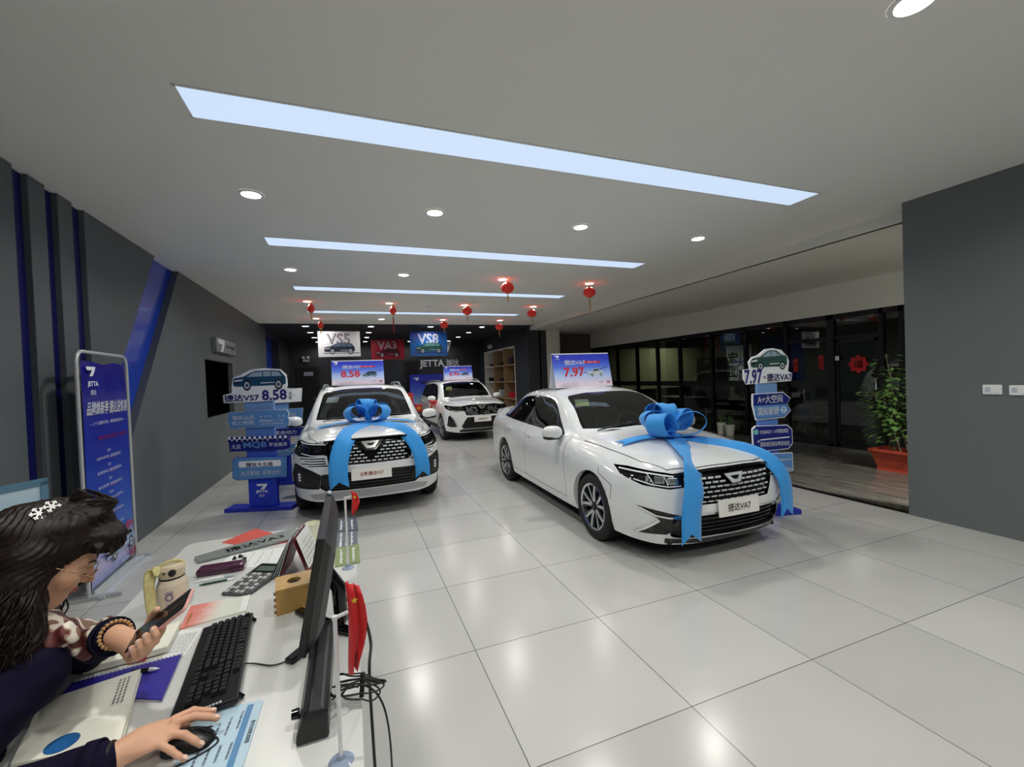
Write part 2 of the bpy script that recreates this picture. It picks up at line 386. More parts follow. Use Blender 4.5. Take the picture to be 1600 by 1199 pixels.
# ---------------------------------------------------------------- ceiling lamps
m_strip = mat('light_panel_glow', '#000000', .5, emit='#cfe2fb', es=STRIP_E)
m_trim = mat('white_lamp_trim', '#e8e8e6', .4)
m_bulb = mat('lamp_glow', '#000000', .5, emit='#fff6ea', es=14)
m_led = mat('lamp_glow_cool', '#000000', .5, emit='#f4f7ff', es=14)
STR = [(-.2 - 2.43 + .5 * 0, None)]
sl = {0: ('second light panel behind the viewer', None), 1: ('', None)}
ystr = [-2.07, .36, 2.79, 5.22, 7.65, 10.1]
slab = ['glowing ceiling light panel over the entrance', 'glowing ceiling light panel above the reception desk', 'widest glowing ceiling light panel, nearest to the viewer', 'glowing ceiling light panel above the sedan, second from the viewer',
        'glowing ceiling light panel above the back of the bowed cars, third from the viewer', 'glowing ceiling light panel next to the black ceiling, farthest from the viewer']
for y, lab in zip(ystr, slab):
    t = thing('ceiling_light_panel', lab, 'ceiling light', (1.63 * K, y * K, ZC), 0, 'long ceiling light panels')
    MB().box((0, 0, -.004), (4.79 * K, .27 * K, .008)).build('diffuser', m_strip, t)
    mb = MB()
    for s in (-1, 1):
        mb.box((0, s * .142 * K, -.003), (4.83 * K, .012, .007)); mb.box((s * 2.405 * K, 0, -.003), (.012, .29 * K, .007))
    mb.build('frame', m_trim, t)
def downlight(x, y, z, lab, grp, col=(1, .985, .92), bulb=m_bulb, W=DOWNLIGHT_W, r=.075):
    t = thing('downlight', lab, 'downlight', (x, y, z), 0, grp)
    MB().lathe([(r + .022, -.001), (r + .02, -.008), (r, -.010), (r - .004, -.003)], 28).build('trim_ring', m_trim, t)
    MB().disc((0, 0, -.004), r, 24, flip=True).build('lens', bulb, t)
    l = bpy.data.lights.new('downlight_lamp', 'AREA'); l.shape = 'DISK'; l.size = 2 * r; l.energy = W; l.color = col; l.spread = math.radians(150)
    lo = bpy.data.objects.new('downlight_lamp', l); C.objects.link(lo); lo.parent = t; lo.location = (0, 0, -.013)
cols = [(-.68, 'first'), (.805, 'second'), (2.345, 'third'), (3.93, 'fourth')]
rows = [(-1.2, 'over the entrance'), (1.12, 'in the row nearest the viewer'), (3.985, 'between the two nearest light panels'), (6.45, 'between the second and third light panels'), (8.87, 'between the third and farthest light panels'), (11.15, 'beside the edge of the black ceiling')]
for y, rl in rows:
    for x, cl in cols:
        downlight(x * K, y * K, ZC, 'round ceiling downlight %s, %s from the left' % (rl, cl), 'downlights in the white ceiling')
for x, cl in ((-1.04, 'left row'), (.62, 'second row'), (2.29, 'third row'), (3.86, 'right row')):
    for y, rl in ((12.65, 'nearest'), (14.2, 'second'), (15.75, 'third'), (17.4, 'farthest')):
        downlight(x * K, y * K, ZB, 'round downlight in the black ceiling, %s, %s from the viewer' % (cl, rl), 'downlights in the black ceiling', (1, .98, .95), m_led, W=4, r=.085)
# smoke detector and speaker discs
tag(MB().lathe([(.0, -.035), (.05, -.03), (.07, -.012), (.075, 0)], 24).build('smoke_detector', m_trim, loc=onz(671, 479, ZC)), 'small round grey smoke detector on the white ceiling', 'smoke detector')
# ================================================================ cars
m_paint = mat('white_car_paint', '#e2e5e6', .22, coat=1.0, spec=.5)
m_gloss = mat('black_gloss_plastic', '#060607', .08)
m_plast = mat('black_matt_plastic', '#121314', .45)
m_gap = mat('panel_gap', '#0b0b0c', .8)
m_rub = mat('tyre_rubber', '#141414', .75, noise=.2, scale=30)
m_alloy = mat('bright_alloy', '#c9ccce', .22, metal=1)
m_alloyd = mat('dark_alloy', '#26282a', .3, metal=.6)
m_chrome = mat('chrome', '#e8eaec', .08, metal=1)
m_silver = mat('satin_silver_plastic', '#a9adaf', .35, metal=.6)
m_cglass = glass('tinted_car_glass', '#8d9a98')
m_wglass = glass('windscreen_glass', '#a9b4b1', ior=1.9)
m_dash = mat('bright_grille_trim', '#e3e7ea', .25, metal=.35)
m_lens = glass('headlamp_lens', '#d9dee0')
m_lining = mat('dark_cabin_lining', '#1b1b1d', .8)
m_seat = mat('dark_seat_fabric', '#26262a', .8)
m_plate = mat('white_show_plate', '#e9e7e2', .4)
m_ink = mat('black_print', '#161616', .5)
m_redink = mat('red_print', '#c2202a', .5)
m_lamp_in = mat('headlamp_reflector', '#d5dade', .1, metal=1)
m_drl = mat('headlamp_light_bar', '#f2f6fa', .2)

def surf(curves, sub_s=6, sub_k=5, smooth=2):
    """net of length-wise feature lines -> dense grid[k][s]"""
    def cr(A, n):                                   # Catmull-Rom along axis 0
        A = np.array(A, float); out = []
        for i in range(len(A) - 1):
            p1, p2 = A[i], A[i + 1]; p0 = A[i - 1] if i else 2 * p1 - p2; p3 = A[i + 2] if i + 2 < len(A) else 2 * p2 - p1
            d1, d2 = (p2 - p0) / 2, (p3 - p1) / 2
            L = np.linalg.norm(p2 - p1, axis=-1, keepdims=True) + 1e-6
            for d in (d1, d2):
                l = np.linalg.norm(d, axis=-1, keepdims=True) + 1e-9; d *= np.minimum(1, 1.25 * L / l)
            for k in range(n):
                t = k / n; out.append((2 * t**3 - 3 * t**2 + 1) * p1 + (t**3 - 2 * t**2 + t) * d1 + (-2 * t**3 + 3 * t**2) * p2 + (t**3 - t**2) * d2)
        out.append(A[-1]); return np.array(out)
    G = np.array(curves, float)                      # [k][s][3]
    G = cr(np.swapaxes(G, 0, 1), sub_s); G = np.swapaxes(G, 0, 1); G = cr(G, sub_k)
    for _ in range(smooth):
        Q = G.copy(); Q[1:-1, 1:-1] = .5 * G[1:-1, 1:-1] + .125 * (G[:-2, 1:-1] + G[2:, 1:-1] + G[1:-1, :-2] + G[1:-1, 2:])
        Q[0, 1:-1] = .5 * G[0, 1:-1] + .25 * (G[0, :-2] + G[0, 2:]); Q[0, :, 0] = 0
        G = Q
    return G
def clip(bm, faces, poly, ax, org=None):
    """cut faces along the convex outline poly (2-D in the directions ax=(u,v)); returns the faces inside"""
    u, v = Vector(ax[0]), Vector(ax[1]); A = sum(poly[i][0] * poly[(i + 1) % len(poly)][1] - poly[(i + 1) % len(poly)][0] * poly[i][1] for i in range(len(poly)))
    if A < 0: poly = poly[::-1]
    uv = lambda p: (p.dot(u) / u.length_squared, p.dot(v) / v.length_squared)
    xs = [p[0] for p in poly]; ys = [p[1] for p in poly]
    def near(f):
        q = [uv(w.co) for w in f.verts]
        return max(a for a, _ in q) >= min(xs) and min(a for a, _ in q) <= max(xs) and max(b for _, b in q) >= min(ys) and min(b for _, b in q) <= max(ys)
    S = [f for f in faces if f.is_valid and near(f)]
    for i in range(len(poly)):
        a, b = poly[i], poly[(i + 1) % len(poly)]
        nx, ny = (b[1] - a[1]), -(b[0] - a[0]); l = math.hypot(nx, ny)
        if l < 1e-7: continue
        nrm = (u / u.length_squared * nx + v / v.length_squared * ny); co = u * a[0] + v * a[1]; nrm.normalize()
        S = [f for f in S if f.is_valid]
        if not S: return []
        geom = list({e for f in S for e in f.edges}) + list({w for f in S for w in f.verts}) + S
        r = bmesh.ops.bisect_plane(bm, geom=geom, dist=1e-6, plane_co=co, plane_no=nrm)
        S = [f for f in r['geom'] if isinstance(f, bmesh.types.BMFace)]
        S = [f for f in S if (f.calc_center_median() - co).dot(nrm) < 0]
    return S
AX_SIDE = ((0, 1, 0), (0, 0, 1)); AX_FRONT = ((1, 0, 0), (0, 0, 1)); AX_TOP = ((1, 0, 0), (0, 1, 0))
def strips(pts, wd=.007):
    """polyline -> convex quads of a thin gap"""
    out = []
    for a, b in zip(pts[:-1], pts[1:]):
        d = Vector((b[0] - a[0], b[1] - a[1])); 
        if d.length < 1e-5: continue
        d.normalize(); n = Vector((-d.y, d.x)) * wd / 2; e = d * wd * .3
        out.append([(a[0] - e.x + n.x, a[1] - e.y + n.y), (b[0] + e.x + n.x, b[1] + e.y + n.y), (b[0] + e.x - n.x, b[1] + e.y - n.y), (a[0] - e.x - n.x, a[1] - e.y - n.y)])
    return out
def rpoly(pts, r, n=4):
    """round the corners of a convex outline"""
    out = []; N = len(pts)
    for i in range(N):
        p = Vector(pts[i]); a = (Vector(pts[i - 1]) - p); b = (Vector(pts[(i + 1) % N]) - p)
        rr = min(r[i] if isinstance(r, (list, tuple)) else r, a.length * .45, b.length * .45)
        if rr < 1e-4: out.append(tuple(p)); continue
        p1 = p + a.normalized() * rr; p2 = p + b.normalized() * rr
        out += [tuple((1 - t) ** 2 * p1 + 2 * t * (1 - t) * p + t * t * p2) for t in [k / n for k in range(n + 1)]]
    return out
# material slots of a shell: 0 paint 1 gap 2 black gloss 3 matt plastic 4 glass 5 silver 6 windscreen
SHELL = [m_paint, m_gap, m_gloss, m_plast, m_cglass, m_silver, m_wglass, m_chrome]
class Shell:
    def __init__(s, curves, axles, rarch, smooth=2, sub=(6, 5)):
        G = surf(curves, sub[0], sub[1], smooth); s.bm = bm = bmesh.new(); nk, ns = G.shape[:2]
        V = [[bm.verts.new(G[k, i]) for i in range(ns)] for k in range(nk)]
        s.part = bm.faces.layers.int.new('part')
        for k in range(nk - 1):
            for i in range(ns - 1):
                try: bm.faces.new((V[k][i], V[k][i + 1], V[k + 1][i + 1], V[k + 1][i]))
                except ValueError: pass
        bmesh.ops.remove_doubles(bm, verts=bm.verts, dist=1e-5)
        bmesh.ops.dissolve_degenerate(bm, edges=bm.edges, dist=1e-5)
        for f in bm.faces: f.smooth = True
        bm.normal_update()
        c = sum((f.normal.x * f.calc_area() for f in bm.faces))
        if c < 0: bmesh.ops.reverse_faces(bm, faces=bm.faces)
        bm.normal_update()
        s.side = lambda: [f for f in bm.faces if f.calc_center_median().x > .35 and f.normal.x > .25]
        s.front = lambda: [f for f in bm.faces if f.normal.y < -.05 and f.calc_center_median().y < 1.0]
        # wheel arches
        for ya, za in axles:
            poly = [(ya + rarch * math.cos(2 * PI * i / 28), za + rarch * math.sin(2 * PI * i / 28)) for i in range(28)]
            F = clip(bm, [f for f in bm.faces if f.calc_center_median().x > .45 and abs(f.normal.x) > .12], poly, AX_SIDE)
            lip = [e for f in F for e in f.edges if len(e.link_faces) == 2 and sum(g in set(F) for g in e.link_faces) == 1]
            bmesh.ops.delete(bm, geom=F, context='FACES')
            lip = [e for e in bm.edges if e.is_boundary and all(abs((v.co.y - ya) ** 2 + (v.co.z - za) ** 2 - rarch ** 2) < .012 for v in e.verts) and min(v.co.x for v in e.verts) > .4]
            r = bmesh.ops.extrude_edge_only(bm, edges=lip)
            for v in [g for g in r['geom'] if isinstance(g, bmesh.types.BMVert)]:
                v.co.x -= .05; v.co.y += (ya - v.co.y) * .01
            for f in [g for g in r['geom'] if isinstance(g, bmesh.types.BMFace)]: f.smooth = False
    def faces(s, fn): return [f for f in s.bm.faces if fn(f.calc_center_median(), f.normal)]
    def cut(s, F, poly, ax, mi=None, part=None, inset=0.0):
        R = clip(s.bm, F, poly, ax)
        for f in R:
            if mi is not None: f.material_index = mi
            if part is not None: f[s.part] = part
        if inset and R:
            s.sink(R, inset)
        return R
    def sink(s, R, d, wall=None):
        """push a cut region inwards, leaving walls round it"""
        bm = s.bm; bm.normal_update(); part = R[0][s.part]; nn = {}
        for f in R:
            for v in f.verts: nn.setdefault(v, Vector()); nn[v] += f.normal * f.calc_area()
        nn = {v.co.copy().freeze(): k.normalized() for v, k in nn.items() if k.length > 0}
        r = bmesh.ops.extrude_face_region(bm, geom=R)
        nf = [g for g in r['geom'] if isinstance(g, bmesh.types.BMFace)]
        for g in r['geom']:
            if isinstance(g, bmesh.types.BMVert):
                k = nn.get(g.co.copy().freeze())
                if k is None: continue
                k = k.copy()
                if abs(g.co.x) < 1e-4: k.x = 0
                g.co -= k * d
        bmesh.ops.delete(bm, geom=[f for f in R if f.is_valid], context='FACES_ONLY')
        S = set(nf); bad = []
        for f in {f for g in nf for e in g.edges for f in e.link_faces} - S:
            if all(abs(v.co.x) < 1e-4 for v in f.verts): bad.append(f)
            else: f[s.part] = part; f.smooth = False; f.material_index = nf[0].material_index if wall is None else wall
        bmesh.ops.delete(bm, geom=bad, context='FACES')
        bm.normal_update()
        return nf
    def extract(s, name, ids, parent, sign=0, mats=SHELL):
        """sign 0: both halves as one mesh, +1/-1: one side"""
        v = []; f = []; mi = []; sm = []; idx = {}
        F = [g for g in s.bm.faces if g[s.part] in ids]
        if not F: return None
        for sg in ((1, -1) if sign == 0 else (sign,)):
            for g in F:
                q = []
                for w in g.verts:
                    k = (w.index, 0 if abs(w.co.x) < 1e-5 else sg)
                    if k not in idx: idx[k] = len(v); v.append((w.co.x * sg, w.co.y, w.co.z))
                    q.append(idx[k])
                f.append(q if sg > 0 else q[::-1]); mi.append(g.material_index); sm.append(g.smooth)
        me = bpy.data.meshes.new(name); me.from_pydata(v, [], f)
        for p, a, b in zip(me.polygons, mi, sm): p.material_index = a; p.use_smooth = b
        for m in mats: me.materials.append(m)
        me.update(); o = bpy.data.objects.new(name, me); C.objects.link(o); o.parent = parent
        return o
class Ray:
    """reads points off the uncut half shell"""
    def __init__(s, G):
        nk, ns = G.shape[:2]; V = [tuple(p) for r in G for p in r]
        s.t = BVHTree.FromPolygons(V, [(k * ns + i, k * ns + i + 1, (k + 1) * ns + i + 1, (k + 1) * ns + i) for k in range(nk - 1) for i in range(ns - 1)])
    def _r(s, o, d, sg):
        p, n, _, _ = s.t.ray_cast(Vector(o), Vector(d))
        if p is None:
            p, n, _, _ = s.t.find_nearest(Vector(o) + Vector(d) * 3)
        if n.dot(Vector(d)) > 0: n = -n
        return (Vector((p.x * sg, p.y, p.z)), Vector((n.x * sg, n.y, n.z)))
    def front(s, x, z): return s._r((max(abs(x), 1e-4), -3, z), (0, 1, 0), 1 if x >= 0 else -1)
    def top(s, x, y): return s._r((max(abs(x), 1e-4), y, 4), (0, 0, -1), 1 if x >= 0 else -1)
    def side(s, y, z, sg): return s._r((3, y, z), (-1, 0, 0), sg)
def frame_of(n, up=Vector((0, 0, 1))):
    t = up.cross(n).normalized(); b = n.cross(t).normalized()
    return Matrix((t, n, b)).transposed()               # local x=along, y=outward, z=up
def chip(mb, pn, d, off=0.0, mi=0, roll=0.0):
    """small box d=(along, out, up) set on the surface point"""
    p, n = pn; R = frame_of(n)
    if roll: R = R @ Matrix.Rotation(roll, 3, 'Y')
    mb.box(p + n * off, d, mi, R=R)
def bar(mb, pns, wd, th, off=0.0, mi=0):
    """flat strip following surface points"""
    rows = []
    for i, (p, n) in enumerate(pns):
        a = pns[max(i - 1, 0)][0]; b = pns[min(i + 1, len(pns) - 1)][0]; t = (b - a).normalized(); u = n.cross(t).normalized() * wd / 2
        q = p + n * off; rows.append([q - u, q - u + n * th, q + u + n * th, q + u])
    mb.grid(rows, mi, smooth=False, closed=True)
    mb.poly(rows[0], mi); mb.poly(rows[-1][::-1], mi)
def along(fn, pts, n=6):
    out = []
    for a, b in zip(pts[:-1], pts[1:]):
        out += [fn(a[0] + (b[0] - a[0]) * k / n, a[1] + (b[1] - a[1]) * k / n) for k in range(n)]
    return out + [fn(*pts[-1])]
def wheel_mesh(r, wd, rr, style):
    """a wheel lying across x, outer face at +x; returns (tyre, rim, dark centre) meshes as builders"""
    ty = MB(); h = wd / 2
    ty.lathe([(rr - .004, h - .02), (rr + .008, h - .004), (rr + .03, h + .002), (r - .045, h), (r - .018, h - .012), (r - .004, h - .035), (r, h - .06), (r, -h + .06), (r - .004, -h + .035), (r - .02, -h + .01), (rr, -h)], 56, axis='x')
    for k in range(72):                                # tread blocks
        a = 2 * PI * k / 72
        for sx in (-.6, .6):
            ty.box((sx * (h - .045), (r + .001) * math.cos(a), (r + .001) * math.sin(a)), (.05, .014, .006), R=Matrix.Rotation(a - PI / 2, 3, 'X') @ Matrix.Rotation(.35 * sx, 3, 'Z'))
    rim = MB()
    rim.lathe([(rr - .002, h - .018), (rr + .004, h - .008), (rr - .004, h - .004), (rr - .02, h - .014), (rr - .026, h - .05), (rr - .03, -h + .02)], 56, axis='x')
    rim.lathe([(rr - .03, h - .10), (.05, h - .09)], 40, axis='x', mi=1)
    rim.lathe([(.0, h - .018), (.03, h - .018), (.036, h - .03), (.06, h - .035), (.062, h - .09)], 32, axis='x', mi=1)
    R0 = rr - .016
    def spoke(a, w0, w1, mi, x0, x1, da=0.0):
        ca, sa = math.cos(a), math.sin(a); cb, sb = math.cos(a + da), math.sin(a + da)
        q0 = [Vector((0, .045 * ca, .045 * sa)) + Vector((0, -sa, ca)) * s * w0 for s in (-1, 1)]
        qm = [Vector((0, .6 * R0 * math.cos(a + da * .55), .6 * R0 * math.sin(a + da * .55))) + Vector((0, -sa, ca)) * s * (w0 * .4 + w1 * .6) for s in (-1, 1)]
        q1 = [Vector((0, R0 * cb, R0 * sb)) + Vector((0, -sb, cb)) * s * w1 for s in (-1, 1)]
        rows = []
        for q, x in ((q0, x0), (qm, (x0 + x1) / 2 + .004), (q1, x1)):
            a_, b_ = q; X = Vector((x, 0, 0)); D = Vector((x - .035, 0, 0)); m_ = (a_ + b_) / 2
            rows.append([a_ * 1.0 + D, a_ + X - Vector((.006, 0, 0)), a_ * .75 + b_ * .25 + X, a_ * .25 + b_ * .75 + X, b_ + X - Vector((.006, 0, 0)), b_ + D])
        rim.grid(rows, mi, smooth=False)
    if style == 'twin':
        for k in range(5):
            a = 2 * PI * k / 5 + PI / 2
            for s in (-1, 1): spoke(a + s * .16, .017, .015, 0, h - .03, h - .014, s * .13); spoke(a + s * .30, .013, .020, 1, h - .036, h - .022, s * .10)
    else:
        for k in range(5):
            a = 2 * PI * k / 5 + PI / 2
            for s in (-1, 1): spoke(a + s * .11, .014, .02, 0, h - .03, h - .014, s * .14)
    for k in range(5):
        a = 2 * PI * k / 5 + PI / 2 + .3
        rim.lathe([(0, h - .028), (.008, h - .028), (.009, h - .036)], 8, axis='x', mi=1, c=(0, .042 * math.cos(a), .042 * math.sin(a)))
    return ty, rim
def ribbon_strip(mb, pts, wd, widths, th=.0025, mi=0, notch=.0, n=10, sub=True):
    """cloth strip through points with given across directions; notch cuts a swallow tail"""
    P = catmull(pts, n); W = catmull(widths, n); rows = []
    for i, (p, u) in enumerate(zip(P, W)):
        a = P[max(i - 1, 0)]; b = P[min(i + 1, len(P) - 1)]; t = (b - a).normalized(); u = (u - t * u.dot(t)).normalized(); nrm = t.cross(u).normalized()
        rows.append([(p + u * wd * f + nrm * s * th, t) for s in (1, -1) for f in ((-.5, -.25, 0, .25, .5) if s == 1 else (.5, .25, 0, -.25, -.5))])
    if notch:
        prof = (0, -.5, -1, -.5, 0, 0, -.5, -1, -.5, 0)
        for j in range(8):
            rows[-1 - j] = [(q + t * notch * f * (1 - j / 8) ** 1.2, t) for (q, t), f in zip(rows[-1 - j], prof)]
    R = [[q for q, _ in r] for r in rows]
    mb.grid(R, mi, True, closed=True)
    for r, fl in ((R[0], 0), (R[-1], 1)):
        for i in range(4):
            q = [r[i], r[i + 1], r[8 - i], r[9 - i]]; mb.poly(q[::-1] if fl else q, mi)
m_bow = mat('blue_bow_ribbon', '#2f97e4', .75, sheen=.2, bump=.05, bscale=900)
def bow(name, label, base, scale, loops, tails, parent_group='gift bows on the bonnets'):
    """base: matrix from bow space to world"""
    t = thing(name, label, 'bow', base.translation, 0, parent_group)
    B = base.copy(); B.translation = (0, 0, 0)
    for az, ln, ht, wd, lean, z0 in loops:
        mb = MB(); mb.M = B @ Matrix.Translation((0, 0, z0)) @ Matrix.Rotation(az, 4, 'Z') @ Matrix.Rotation(lean, 4, 'Y')
        pts = [(.0, 0, .0), (ln * .30, 0, -ht * .16), (ln * .72, 0, -ht * .10), (ln * .98, 0, ht * .22), (ln * .98, 0, ht * .62), (ln * .72, 0, ht * .92), (ln * .34, 0, ht * .80), (.02, 0, ht * .22)]
        ribbon_strip(mb, pts, wd, [(0, 1, 0)] * len(pts), n=6); mb.build('loop', m_bow, t)
    mb = MB(); mb.M = B @ Matrix.Translation((0, 0, .05 * scale)); mb.ell((0, 0, 0), (.045 * scale, .05 * scale, .045 * scale)); mb.build('knot', m_bow, t)
    Bi = Matrix.Translation(-base.translation)
    for pts, wid, wd, notch in tails:
        mb = MB(); mb.M = Bi; ribbon_strip(mb, pts, wd, wid, notch=notch); mb.build('tail', m_bow, t)
    return t
SEDAN = [
 [(0,.10,.16),(0,.015,.33),(0,.0,.55),(0,.06,.775),(0,.25,.865),(0,.72,.955),(0,1.27,1.02),(0,1.72,1.255),(0,2.16,1.425),(0,2.75,1.462),(0,3.35,1.425),(0,4.08,1.145),(0,4.66,1.10),(0,4.78,.75),(0,4.70,.26)],
 [(.33,.115,.16),(.33,.035,.33),(.33,.02,.55),(.33,.085,.77),(.35,.27,.86),(.36,.74,.95),(.37,1.30,1.012),(.345,1.735,1.25),(.32,2.17,1.418),(.32,2.75,1.455),(.31,3.35,1.418),(.34,4.08,1.14),(.33,4.65,1.095),(.33,4.775,.75),(.33,4.70,.26)],
 [(.55,.16,.165),(.56,.10,.335),(.56,.085,.55),(.57,.16,.76),(.60,.36,.845),(.64,.85,.93),(.70,1.43,.985),(.635,1.80,1.22),(.57,2.23,1.385),(.575,2.75,1.42),(.555,3.35,1.38),(.60,4.02,1.10),(.57,4.60,1.075),(.58,4.745,.75),(.58,4.67,.26)],
 [(.66,.22,.17),(.68,.175,.34),(.69,.17,.55),(.70,.26,.745),(.72,.48,.815),(.755,.95,.885),(.765,1.50,.945),(.70,1.85,1.18),(.635,2.28,1.335),(.645,2.75,1.365),(.63,3.35,1.325),(.66,4.0,1.06),(.64,4.58,1.04),(.66,4.70,.75),(.66,4.63,.26)],
 [(.74,.30,.18),(.77,.27,.345),(.79,.275,.55),(.80,.37,.72),(.815,.60,.775),(.83,1.0,.845),(.845,1.55,.895),(.84,1.95,.92),(.835,2.4,.935),(.835,2.85,.945),(.825,3.4,.955),(.80,3.98,.965),(.76,4.5,.95),(.76,4.62,.75),(.75,4.56,.27)],
 [(.80,.40,.19),(.83,.38,.35),(.85,.39,.53),(.86,.48,.66),(.87,.68,.71),(.885,1.05,.76),(.893,1.6,.80),(.893,2.0,.82),(.89,2.4,.83),(.89,2.85,.84),(.885,3.4,.85),(.865,3.95,.85),(.82,4.42,.83),(.81,4.54,.68),(.80,4.48,.28)],
 [(.84,.50,.20),(.87,.49,.34),(.885,.50,.46),(.893,.56,.55),(.90,.75,.58),(.905,1.1,.60),(.9075,1.65,.60),(.9075,2.05,.60),(.9075,2.4,.60),(.9075,2.85,.60),(.905,3.4,.62),(.885,3.95,.63),(.845,4.36,.62),(.835,4.45,.5),(.82,4.40,.29)],
 [(.85,.58,.20),(.88,.58,.29),(.89,.59,.35),(.895,.64,.38),(.90,.80,.39),(.90,1.15,.38),(.895,1.7,.36),(.895,2.1,.36),(.895,2.45,.36),(.895,2.9,.36),(.895,3.4,.38),(.88,3.9,.40),(.85,4.28,.42),(.84,4.36,.36),(.83,4.32,.30)],
 [(.84,.63,.20),(.85,.66,.205),(.86,.69,.21),(.865,.73,.215),(.87,.85,.22),(.865,1.2,.21),(.86,1.75,.20),(.86,2.15,.20),(.86,2.5,.20),(.86,2.95,.20),(.86,3.4,.21),(.86,3.85,.24),(.84,4.2,.28),(.835,4.28,.285),(.83,4.26,.29)]]
SUV = [
 [(0,.10,.24),(0,.02,.42),(0,.0,.64),(0,.04,.92),(0,.18,1.015),(0,.62,1.075),(0,1.14,1.12),(0,1.56,1.36),(0,1.98,1.565),(0,2.65,1.62),(0,4.0,1.575),(0,4.38,1.30),(0,4.52,1.08),(0,4.6,.75),(0,4.5,.30)],
 [(.34,.112,.24),(.34,.035,.42),(.34,.018,.64),(.35,.06,.915),(.36,.20,1.008),(.37,.64,1.068),(.38,1.17,1.112),(.36,1.575,1.355),(.34,1.99,1.558),(.34,2.65,1.612),(.33,4.0,1.567),(.33,4.375,1.296),(.33,4.515,1.076),(.33,4.595,.75),(.33,4.5,.30)],
 [(.56,.15,.24),(.57,.085,.42),(.58,.07,.64),(.60,.12,.91),(.62,.28,.99),(.66,.75,1.045),(.72,1.30,1.085),(.665,1.64,1.335),(.61,2.06,1.53),(.615,2.65,1.575),(.60,4.0,1.535),(.60,4.36,1.29),(.60,4.49,1.07),(.60,4.57,.75),(.60,4.48,.3)],
 [(.68,.21,.25),(.70,.16,.425),(.715,.15,.64),(.73,.21,.885),(.745,.40,.955),(.775,.85,1.005),(.785,1.38,1.045),(.735,1.70,1.29),(.68,2.12,1.48),(.685,2.65,1.52),(.66,4.0,1.48),(.69,4.30,1.27),(.70,4.43,1.05),(.70,4.50,.75),(.70,4.42,.31)],
 [(.76,.29,.26),(.79,.26,.43),(.81,.255,.64),(.825,.32,.85),(.84,.52,.91),(.855,.92,.96),(.865,1.43,.995),(.862,1.80,1.02),(.858,2.25,1.035),(.855,2.7,1.045),(.825,4.0,1.09),(.81,4.22,1.08),(.80,4.34,1.03),(.80,4.42,.75),(.79,4.35,.32)],
 [(.82,.38,.27),(.85,.36,.43),(.87,.36,.62),(.885,.43,.78),(.895,.62,.82),(.905,1.0,.85),(.91,1.5,.88),(.91,1.9,.90),(.91,2.3,.91),(.908,2.75,.92),(.89,3.95,.94),(.87,4.14,.93),(.855,4.25,.88),(.85,4.33,.7),(.84,4.28,.33)],
 [(.86,.47,.28),(.885,.46,.42),(.90,.47,.55),(.91,.52,.65),(.915,.68,.67),(.92,1.05,.68),(.92,1.55,.67),(.92,1.95,.67),(.92,2.35,.67),(.92,2.8,.67),(.915,3.9,.70),(.90,4.06,.70),(.885,4.15,.68),(.88,4.22,.56),(.865,4.18,.34)],
 [(.87,.54,.29),(.89,.55,.38),(.90,.56,.43),(.905,.60,.47),(.91,.72,.48),(.915,1.1,.46),(.91,1.6,.43),(.91,2.0,.43),(.91,2.4,.43),(.91,2.85,.43),(.91,3.85,.47),(.90,3.98,.49),(.89,4.06,.49),(.885,4.12,.44),(.87,4.08,.36)],
 [(.86,.58,.29),(.865,.61,.295),(.87,.64,.30),(.875,.68,.30),(.88,.76,.30),(.88,1.15,.29),(.875,1.65,.27),(.875,2.05,.27),(.875,2.45,.27),(.875,2.9,.27),(.88,3.8,.31),(.88,3.92,.34),(.875,4.0,.36),(.87,4.05,.365),(.865,4.02,.37)]]

